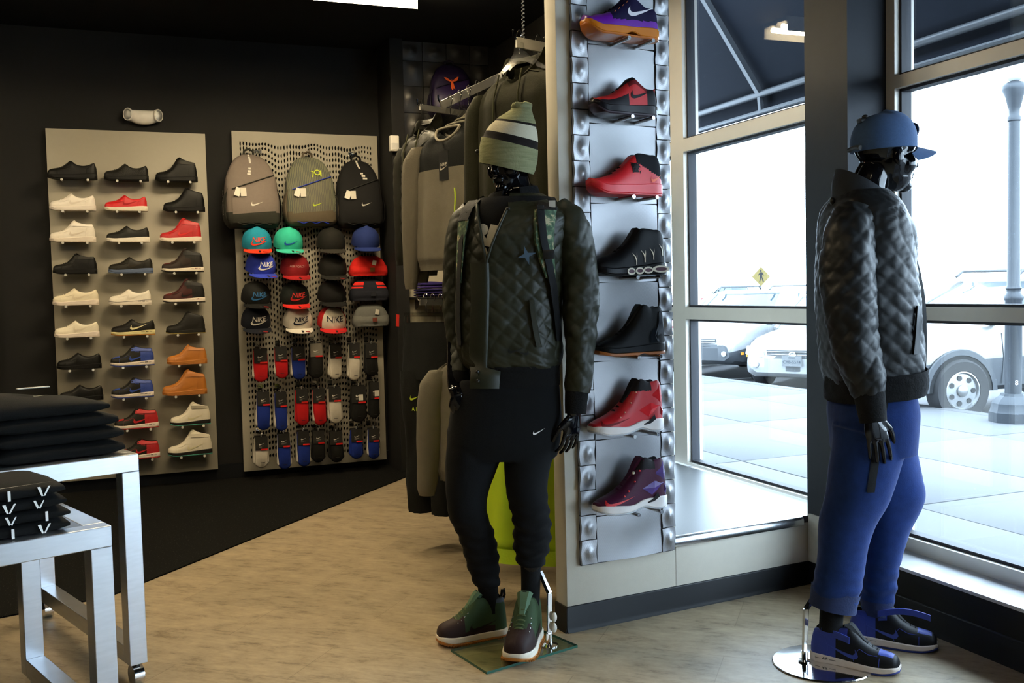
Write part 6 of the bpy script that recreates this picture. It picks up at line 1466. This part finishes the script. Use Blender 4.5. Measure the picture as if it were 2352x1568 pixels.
# cap
cp = thing('baseball_cap', 'blue denim snapback cap worn by the mannequin at the window', 'cap', at(2029, 345, D2), 0, rot=(-.06, .0, math.atan2(F2.y, F2.x) + PI/2)); cp.scale = (1.17,1.17,1.17)
DEN = mat('blue_denim', (.030,.072,.165), .9, bump=.5, scale=520, var=.2, vscale=120)
cap_parts(cp, DEN, DEN, FAB('15304a'), None, None, None, None, None, droop=.42, flat=1.1)
MB().lathe([(.001,-.112),(.020,-.1115),(.022,-.107),(.020,-.104)], (0,0,0), 0, 20, Matrix.Translation((0, 0, .055)) @ Matrix.Rotation(PI/2, 4, 'X') @ Matrix.Rotation(PI, 4, 'X')).build('round_badge', FAB('0d1c33'), cp)
MB().box(-.012,.012,.045,.078,.082,.096, bev=.004).sphere((0,.055,.099), (.010,.010,.008), 0, 10, 6).build('security_tag', BLACKM, cp)
MB().tube([(.03*s_, .096, .008 + .004*(1 - s_*s_)) for s_ in [-1 + .25*k for k in range(9)]], .007, 0, 8).build('back_strap', BLACKM, cp)
# shoes and chrome stand
M2S = force_shoe('mid', '16171a', 'e0d3c8', '24357f', '283f9a', '263a92', '0c0c0e', '2a42a0', '101114', None, '121316', '1a1c22', flip=True)
s = Shoe('mid')
def wing(dx, up):
    mb = MB(); rg = []
    for i in range(9):
        u = i/8; t = lerp(.86, .52, u); p = s.pt(t, .122 + up*u*u, .004 + .03*u*u*dx); rg.append([p + Vector((0,0,.012)), p + Vector((0,-.003,.012)), p + Vector((0,-.003,-.012)), p + Vector((0,0,-.012))])
    return mb.loft(rg)
M2N = M2S + [('ankle_strap', wing(.6, -.01).mesh('ankle_strap', C('2a40a0', .6)), -1)]
fx = MB(); fx.loft([[Vector((lerp(.20,.02,u), lerp(-.045,-.075,u) , .128 + .018*math.sin(u*3) + .012*u + dz)) + Vector((0, o, 0)) for dz, o in ((.011,0),(.011,-.004),(-.011,-.004),(-.011,0))] for u in [i/8 for i in range(9)]])
M2F = M2S + [('ankle_strap', fx.mesh('ankle_strap', C('2a40a0', .6)), -1)]
wear(M2F, m2, (2152,1494), (1984,1474), z=.0, flip=True, scale_l=.295); wear(M2N, m2, (2066,1548), (1862,1512), z=.0, flip=True)
bp_ = onz(1890, 1524, 0)
child(MB().lathe([(.001,.0005),(.165,.0005),(.168,.003),(.165,.006),(.03,.009),(.001,.0095)], (bp_.x, bp_.y, 0), 0, 48).build('round_base', CHROME, m2), m2)
rp = onz(1848, 1518, .009); dd = proj(rp)[2]; k1 = at(1851, 1398, dd); k2 = at(1872, 1368, dd + .05)
child(MB().bar(rp, k1, .012, .016).bar(k1, k2, .012, .016).build('support_rod', CHROME, m2, None), m2)
child(MB().lathe([(.001,.009),(.022,.009),(.022,.013),(.011,.016),(.010,.045)], (rp.x, rp.y, 0), 0, 20).build('rod_flange', CHROME, m2), m2)
# ================================================================ the street outside
CONC = mat('pale_concrete', (.064,.066,.069), .85, bump=.3, scale=120, var=.10, vscale=3)
ASPH = mat('grey_asphalt', (.07,.07,.074), .9, var=.12, vscale=2, bump=.3, scale=80)  # one even grey for the whole road
JOINT = mat('concrete_joint', (.02,.021,.024), .9)
SWZ, RDZ = -.14, -.32
sw = struct('sidewalk', MB().box(3.05, 8.6, -6, 34, -.5, SWZ - .015), JOINT, smooth=None)
xj, yj = [3.06, 4.64, 5.99, 7.34, 8.42], [-6 + 0*1.87] + [-4.52 + 1.87*k for k in range(21)]
_slab = {}
for i in range(4):
    for j in range(len(yj) - 1):
        w, l = xj[i+1] - xj[i], yj[j+1] - yj[j]; k = (i, round(l, 2))
        if k not in _slab: _slab[k] = MB().box(.006, w - .006, .006, l - .006, -.08, 0, bev=.004).mesh('slab', CONC, 30)
        obj('slab', _slab[k], sw, loc=(xj[i], yj[j], SWZ + (.0015 if (i + j) % 3 else 0)))
MB().box(8.43, 8.6, -6, 34, -.45, SWZ).build('kerb', CONC, sw, None)
rd = MB(); rd.add([(8.6,-8,RDZ),(13.5,-8,RDZ),(60,-8,RDZ),(160,-8,RDZ),(8.6,160,RDZ),(13.5,160,RDZ),(60,160,RDZ),(160,160,RDZ)], [(0,1,5,4),(1,2,6,5),(2,3,7,6)])
struct('road', rd, ASPH, smooth=None)
for k in range(9): MB().box(8.7, 13.3, 3.2 + 2.75*k, 3.3 + 2.75*k, RDZ, RDZ + .004).build('bay_line', mat('white_road_paint', (.6,.6,.6), .7), bpy.data.objects['road'], None)
# awning over the windows
AWN = mat('navy_awning_canvas', (.0035,.006,.012), .9, bump=.2, scale=200, spec=.2); AFR = mat('grey_awning_tube', (.055,.06,.068), .45, metal=.3)
aw = thing('awning', 'dark navy canvas awning on a metal frame outside the windows', 'awning', (3.05, 4, 2.5))
ao = Vector((3.05, 4, 2.5)); L3 = lambda x, y, z: Vector((x, y, z)) - ao
am = MB()
for x0, z0, x1, z1 in ((3.05,4.25,4.24,2.66), (4.24,2.66,4.25,2.50)):
    am.add([L3(x0,-3,z0), L3(x0,13,z0), L3(x1,13,z1), L3(x1,-3,z1), L3(x0+.01,-3,z0+.012), L3(x0+.01,13,z0+.012), L3(x1+.012,13,z1+.006), L3(x1+.012,-3,z1+.006)], [(0,1,2,3),(4,5,6,7),(0,1,5,4),(2,3,7,6),(0,3,7,4),(1,2,6,5)])
am.build('canvas', AWN, aw, None)
MB().tube([L3(4.2,-3,2.635), L3(4.2,13,2.635)], .024, 0, 10).build('front_tube', AFR, aw); MB().tube([L3(4.21,-3,2.515), L3(4.21,13,2.515)], .016, 0, 8).build('lower_tube', AFR, aw)
for y in (-2.6, -.6, 9.4, 12.6, 5.8): MB().bar(L3(4.2,y,2.64), L3(3.06,y,4.22), .04, .04).build('rafter', AFR, aw, None); MB().bar(L3(4.2,y,2.635), L3(4.21,y,2.515), .03, .03).build('strut', AFR, aw, None)

# ---------------------------------------------------------------- parked cars
TYRE = mat('tyre_rubber', (.010,.0105,.012), .75, bump=.3, scale=150); RIM = mat('alloy_rim', (.22,.225,.23), .3, metal=.7); CGL = mat('car_glass', (.03,.045,.055), .08, spec=.6); DKP = mat('dark_car_plastic', (.035,.04,.045), .55)
LAMPG = mat('headlamp_glass', (.62,.64,.66), .12, metal=.3); AMB = mat('amber_lens', (.75,.26,.02), .2)
def wheel(parent, x, y, r, spokes, side, turn=0):
    mx = Matrix.Translation((x, y, r)) @ Matrix.Rotation(turn, 4, 'Z') @ Matrix(((1,0,0,0),(0,0,side,0),(0,1,0,0),(0,0,0,1)))
    t = MB().lathe([(r*.60,-.10),(r*.93,-.105),(r,-.075),(r,.075),(r*.93,.105),(r*.64,.10),(r*.60,.08),(r*.60,-.10)], (0,0,0), 0, 36, mx).build('wheel', TYRE, parent)
    MB().lathe([(r*.60,.05),(r*.62,.097),(r*.58,.10),(r*.54,.07),(r*.25,.075),(.001,.078)], (0,0,0), 0, 36, mx).build('rim', RIM, t)
    for k in range(spokes):
        a = 2*PI*(k + .5)/spokes
        MB().lathe([(.001,.075),(r*.085,.075),(r*.085,.081),(.001,.081)], (r*.41*math.cos(a), r*.41*math.sin(a), 0), 0, 14, mx).build('rim_hole', TYRE, t)
    MB().lathe([(r*.2,.07),(r*.19,.095),(r*.12,.11),(.001,.112)], (0,0,0), 0, 16, mx).build('hub_cap', RIM, t)
    return t
def car(name, label, pos, heading, paint, lower=None, W=1.78, H=1.48, wb=2.6, fo=.85, ro=.9, r=.32, zb=.22, suv=False, spokes=6, plate=None, turn=0, sc=1.0, cat='car', hood=.96, grille='mesh', group='cars parked outside'):
    t = thing(name, label, cat, pos, math.atan2(heading[1], heading[0]), group); t.scale = (sc,)*3; w = W/2; lo = lower or paint; bl = hood + .06
    ts = [(-wb - ro,.80,.50,bl - .10),(-wb - ro + .06,.92,.34,bl - .04),(-wb - .3,.99,zb,bl),(-wb*.6,1.0,zb,bl),(-wb*.25,1.0,zb,bl - .01),(-.25,1.0,zb,hood + .02),(fo - .55,.985,zb,hood - .05),(fo - .25,.95,zb + .01,hood - .12),(fo - .08,.88,zb + .04,hood - .22),(fo - .01,.78,zb + .10,hood - .34)]
    rg = []
    for x, k, z0, z1 in ts:
        q = w*k; zm = z0 + (z1 - z0)*.46
        half = [(0,z0),(q*.86,z0),(q*.985,z0 + .06),(q*1.0,zm - .05),(q*1.0,zm + .02),(q*.985,z1 - .13),(q*.93,z1 - .03),(q*.80,z1),(0,z1 + .025)]
        rg.append([(x, -a, z) for a, z in half] + [(x, a, z) for a, z in half[-2:0:-1]])
    MB().loft(rg, lambda i, j: (1 if (j < 4 or j > 11) else 0)).build('body', [paint, lo], t, 35)
    rx0, rx1 = (-.30, -wb - ro + (.25 if suv else .75)); cab = []
    for z, dx0, dx1, kw in ((bl - .03,0,0,.93),(bl + .2,-.32,.10,.87),(H - .07,-.78,(.22 if suv else .55),.78)):
        a, b, q = rx0 + dx0, rx1 + dx1, w*kw; cab.append([(a - .04,-q*.6,z),(a + .03,0,z),(a - .04,q*.6,z),(a - .16,q,z),((a + b)/2,q*1.01,z),(b + .12,q,z),(b,q*.7,z),(b,-q*.7,z),(b + .12,-q,z),((a + b)/2,-q*1.01,z),(a - .16,-q,z)])
    MB().loft(cab).build('windows', CGL, t, 30)
    top = cab[-1]; MB().loft([[(x*1.0, y*1.015, z - .015) for x, y, z in top], [(x, y*1.0, z + .03) for x, y, z in top], [(lerp(x, (rx0 + rx1)/2 - .3, .16), y*.82, z + .07) for x, y, z in top]]).build('roof', paint, t, 40)
    for k in (3, 10, 4, 9, 5, 8):
        pts = [Vector(c[k]) for c in cab]; pts = [Vector((p.x, p.y*1.012, p.z)) for p in pts]
        MB().tube(pts, .035 if k in (3, 10) else .03, 0, 6).build('pillar', paint, t)
    for x in (0, -wb):
        for sd in (-1, 1):
            a0 = [PI*k/16 for k in range(17)]
            MB().loft([[(x + rr_*math.cos(a), sd*(w*.995 + yy), r*.96 + rr_*math.sin(a)) for a in a0] for rr_, yy in ((r + .13,.0),(r + .12,.018),(r + .06,.018),(r + .055,-.05))], 0, False).build('wheel_arch', lo, t, 50)
            MB().loft([[(x + rr_*math.cos(a), sd*(w + .004), r*.96 + rr_*math.sin(a)) for a in a0] for rr_ in (r + .06, .02)], 0, False).build('wheel_well', mat('wheel_well_black', (.008,.009,.010), .9), t, None)
            wheel(t, x, sd*(w - .055), r, spokes, sd, turn if x == 0 else 0)
    fx = fo - .015
    g = MB(); g.loft([[(fx + .012 - .03*abs(u), u*.44, hood - .235 + .0*u) for u in (-1,-.5,0,.5,1)], [(fx + .03 - .03*abs(u), u*.40, hood - .37) for u in (-1,-.5,0,.5,1)]], 0, False); g.build('grille', mat('grille_mesh', (.03,.033,.036), .4, var=.9, vscale=120), t, None)
    for k in range(3): MB().tube([(fx + .03 - .03*abs(u) - .006*k, u*.42, hood - .26 - .045*k) for u in (-1,-.5,0,.5,1)], .008, 0, 6).build('grille_bar', RIM, t)
    MB().lathe([(.03,0),(.055,.004),(.06,.012),(.048,.014),(.040,.008),(.028,.006)], (0,0,0), 0, 18, Matrix.Translation((fx + .035, 0, hood - .30)) @ Matrix.Rotation(PI/2, 4, 'Y') @ Matrix.Scale(.75, 4, (1,0,0))).build('emblem', CHROME, t)
    for sd in (-1, 1):
        h = MB().loft([[(fx - .03 - d, sd*y, z) for y, z in ((.46,hood - .36),(.50,hood - .20),(.62,hood - .16),(.78,hood - .17),(.80,hood - .30),(.66,hood - .37))] for d in (0, -.03)] and [[(fx + .005 - .22*max(0, y - .5), sd*y*w/.89, z) for y, z in ((.46,hood - .36),(.50,hood - .21),(.62,hood - .17),(.78,hood - .18),(.81,hood - .30),(.66,hood - .37))], [(fx + .03 - .34*max(0, y - .5)*1.2, sd*y*w/.89*.99, z) for y, z in ((.50,hood - .34),(.53,hood - .23),(.62,hood - .20),(.74,hood - .21),(.77,hood - .29),(.66,hood - .345))]]).build('headlight', LAMPG, t, 40)
        MB().box(fx - .25, fx - .17, sd*(w*.94) - .012, sd*(w*.94) + .012, .50, .545).build('side_marker', AMB, t, None)
        MB().sphere((fx + .02, sd*.60, zb + .22), (.02,.05,.05), 0, 14, 8).build('fog_lamp', LAMPG, t)
        MB().sphere((-.55, sd*(w + .09), bl + .09), (.06,.10,.07), 0, 14, 8).build('mirror', paint, t)
    MB().loft([[(fx + .035 - .10*abs(u)**2.5, u*w*.86, z) for u in [-1 + .2*k for k in range(11)]] for z in (zb + .10, zb + .25, zb + .32)], 0, False).build('bumper', lo, t, 50)
    MB().loft([[(fx + .045 - .05*abs(u), u*.5, z) for u in (-1,-.5,0,.5,1)] for z in (zb + .13, zb + .25)], 0, False).build('lower_grille', DKP, t, None)
    if plate:
        pl_ = MB().box(fx + .075, fx + .082, -.152, .152, zb + .21, zb + .365).build('license_plate', mat('plate_white', (.10,.105,.11), .4), t, None)
        q = MB()
        for body, sz, dz in plate: mapped(q, text2d(body, sz, 0, 1.0, .01), lambda u, v: (fx + .0835, u, zb + .285 + dz + v))
        q.build('plate_lettering', INK('26303a'), pl_, None)
    if suv:
        for sd in (-1, 1): MB().tube([(rx0 - .75, sd*w*.62, H + .0), (rx0 - .85, sd*w*.62, H + .07), (rx1 + .45, sd*w*.62, H + .07), (rx1 + .35, sd*w*.62, H)], .018, 0, 8).build('roof_rail', DKP, t)
    for sd in (-1, 1):
        for xa in (-.55, -1.55): MB().tube([(xa, sd*(w + .001), zb + .08), (xa - .02, sd*(w + .003), (zb + bl)/2), (xa, sd*(w*.985), bl - .14)], .005, 0, 5).build('door_seam', DKP, t)
    return t
SILVR = mat('silver_car_paint', (.13,.128,.122), .25, metal=.4, coat=.5); WHITE = mat('white_car_paint', (.22,.225,.23), .25, coat=.5); GRNP = mat('green_car_paint', (.05,.08,.075), .25, coat=.5); REDP = mat('maroon_car_paint', (.20,.03,.045), .25, coat=.5); LOWG = mat('grey_cladding', (.032,.037,.043), .45)
hub = at(2196, 892, 11.2); hd_ = Vector((-.99,.14)).normalized(); nl = Vector((-hd_.y, hd_.x))     # left of the car
o = Vector((hub.x, hub.y)) - nl*.80
car('suv', 'silver sport utility vehicle parked behind the street lamp', (o.x, o.y, RDZ), hd_, SILVR, LOWG, 1.76, 1.66, 2.6, .82, .85, .36, .34, True, 7, hood=1.08)
p = at(1743, 872, 16.6); hd_ = Vector((-.894,-.448)).normalized(); nl = Vector((-hd_.y, hd_.x)); o = Vector((p.x, p.y)) - nl*.80
car('suv', 'pale two-tone crossover with dark lower cladding, seen left of the pillar', (o.x, o.y, RDZ), hd_, WHITE, LOWG, 1.80, 1.64, 2.6, .80, .85, .35, .30, True, 5, hood=1.02, turn=.35, sc=.93)
p = at(1822, 806, 14.6); hd_ = Vector((-.86,-.51)).normalized(); o = Vector((p.x, p.y)) - hd_*.86
car('sedan', 'white sedan with number plate, cut off by the dark pillar', (o.x, o.y, RDZ), hd_, WHITE, None, 1.76, 1.46, 2.6, .86, .95, .31, .18, False, 5, plate=(('TEXAS', .036, .052), ('CYB-5574', .066, -.012)), hood=.86)
p = at(1549, 836, 18.5); hd_ = Vector((-.90,-.43)).normalized(); nl = Vector((-hd_.y, hd_.x)); o = Vector((p.x, p.y)) - nl*.8
car('sedan', 'maroon car glimpsed between the tiled column and the window mullion', (o.x, o.y, RDZ), hd_, REDP, LOWG, 1.8, 1.42, 2.6, .8, .85, .34, .3, False, 5, hood=.94)
p = at(1650, 690, 75); p.z = RDZ; car('suv', 'distant dark green sport utility vehicle seen from behind', (p.x, p.y, p.z), Vector((-.06,.99)), GRNP, WHITE, 1.75, 1.62, 2.5, .8, .6, .34, .3, True, 5, hood=1.0)
# street lamp
LP_ = mat('dark_iron_post', (.026,.031,.038), .5, metal=.3, bump=.2, scale=90); p = onz(2327, 968, SWZ)
lp_ = thing('street_lamp', 'dark iron street lamp post at the right edge of the window', 'street lamp', (p.x, p.y, SWZ))
def octa(prof, n=8): return MB().lathe(prof, (0,0,0), 0, n)
octa([(.225,0),(.225,.10),(.21,.125),(.20,.19),(.165,.235),(.125,.265),(.115,.29),(.001,.29)]).build('base', LP_, lp_, 25)
MB().lathe([(.078,.28),(.078,.46),(.080,.5),(.078,1.22),(.088,1.235),(.088,1.27),(.066,1.30),(.066,1.33),(.078,1.345),(.062,1.37),(.054,3.02)], (0,0,0), 0, 24).build('shaft', LP_, lp_, 40)
MB().lathe([(.054,3.0),(.064,3.01),(.064,3.04),(.052,3.06),(.052,3.12),(.060,3.14),(.085,3.25),(.115,3.31),(.115,3.35),(.09,3.38),(.03,3.4)], (0,0,0), 0, 24).build('capital', LP_, lp_, 40)
MB().lathe([(.05,3.4),(.14,3.48),(.17,3.65),(.15,3.85),(.06,3.98),(.001,4.0)], (0,0,0), 0, 24).build('globe', mat('milky_globe', (.7,.7,.7), .3), lp_, 60)
q = MB(); rr = VR*0 + (CAM - Vector((p.x, p.y, 0))).normalized(); rr.z = 0; rr.normalize(); sd_ = Vector((-rr.y, rr.x, 0))
mapped(q, text2d('8', .07), lambda u, v: rr*.0815 + sd_*(u + .03) + Vector((0,0,.40 + v))); q.build('post_number', INK('d8d8d8'), lp_, None)
# pedestrian crossing sign
p = at(1748, 635, 50); g = p.copy(); sg = thing('crossing_sign', 'yellow diamond pedestrian crossing sign across the street', 'road sign', (p.x, p.y, p.z - 2.0), VYAW); sg.scale = (1.667,)*3
MB().tube([(0,.03,-1.0),(0,.03,1.45)], .03, 0, 8).build('post', AFR, sg)
MB().prism([(0,.90),(.285,1.2),(0,1.5),(-.285,1.2)], -.01, .01, 'y').build('sign_plate', mat('sign_yellow', (.12,.085,.012), .5), sg, None)
q = MB(); F_ = -.013
q.prism([(.03*math.cos(a) - .01, 1.375 + .03*math.sin(a)) for a in [2*PI*k/10 for k in range(10)]], F_, -.011)
for poly in ([(-.035,1.335),(.035,1.335),(.03,1.19),(-.03,1.20)], [(-.03,1.21),(.005,1.2),(-.03,1.04),(-.075,1.02),(-.055,1.05)], [(.0,1.21),(.03,1.2),(.085,1.04),(.05,1.03)], [(-.035,1.33),(-.10,1.25),(-.085,1.235),(-.02,1.29)], [(.035,1.33),(.085,1.24),(.07,1.23),(.02,1.28)]): q.prism(poly, F_, -.011)
q.build('walking_figure', INK('16181c'), sg, None)
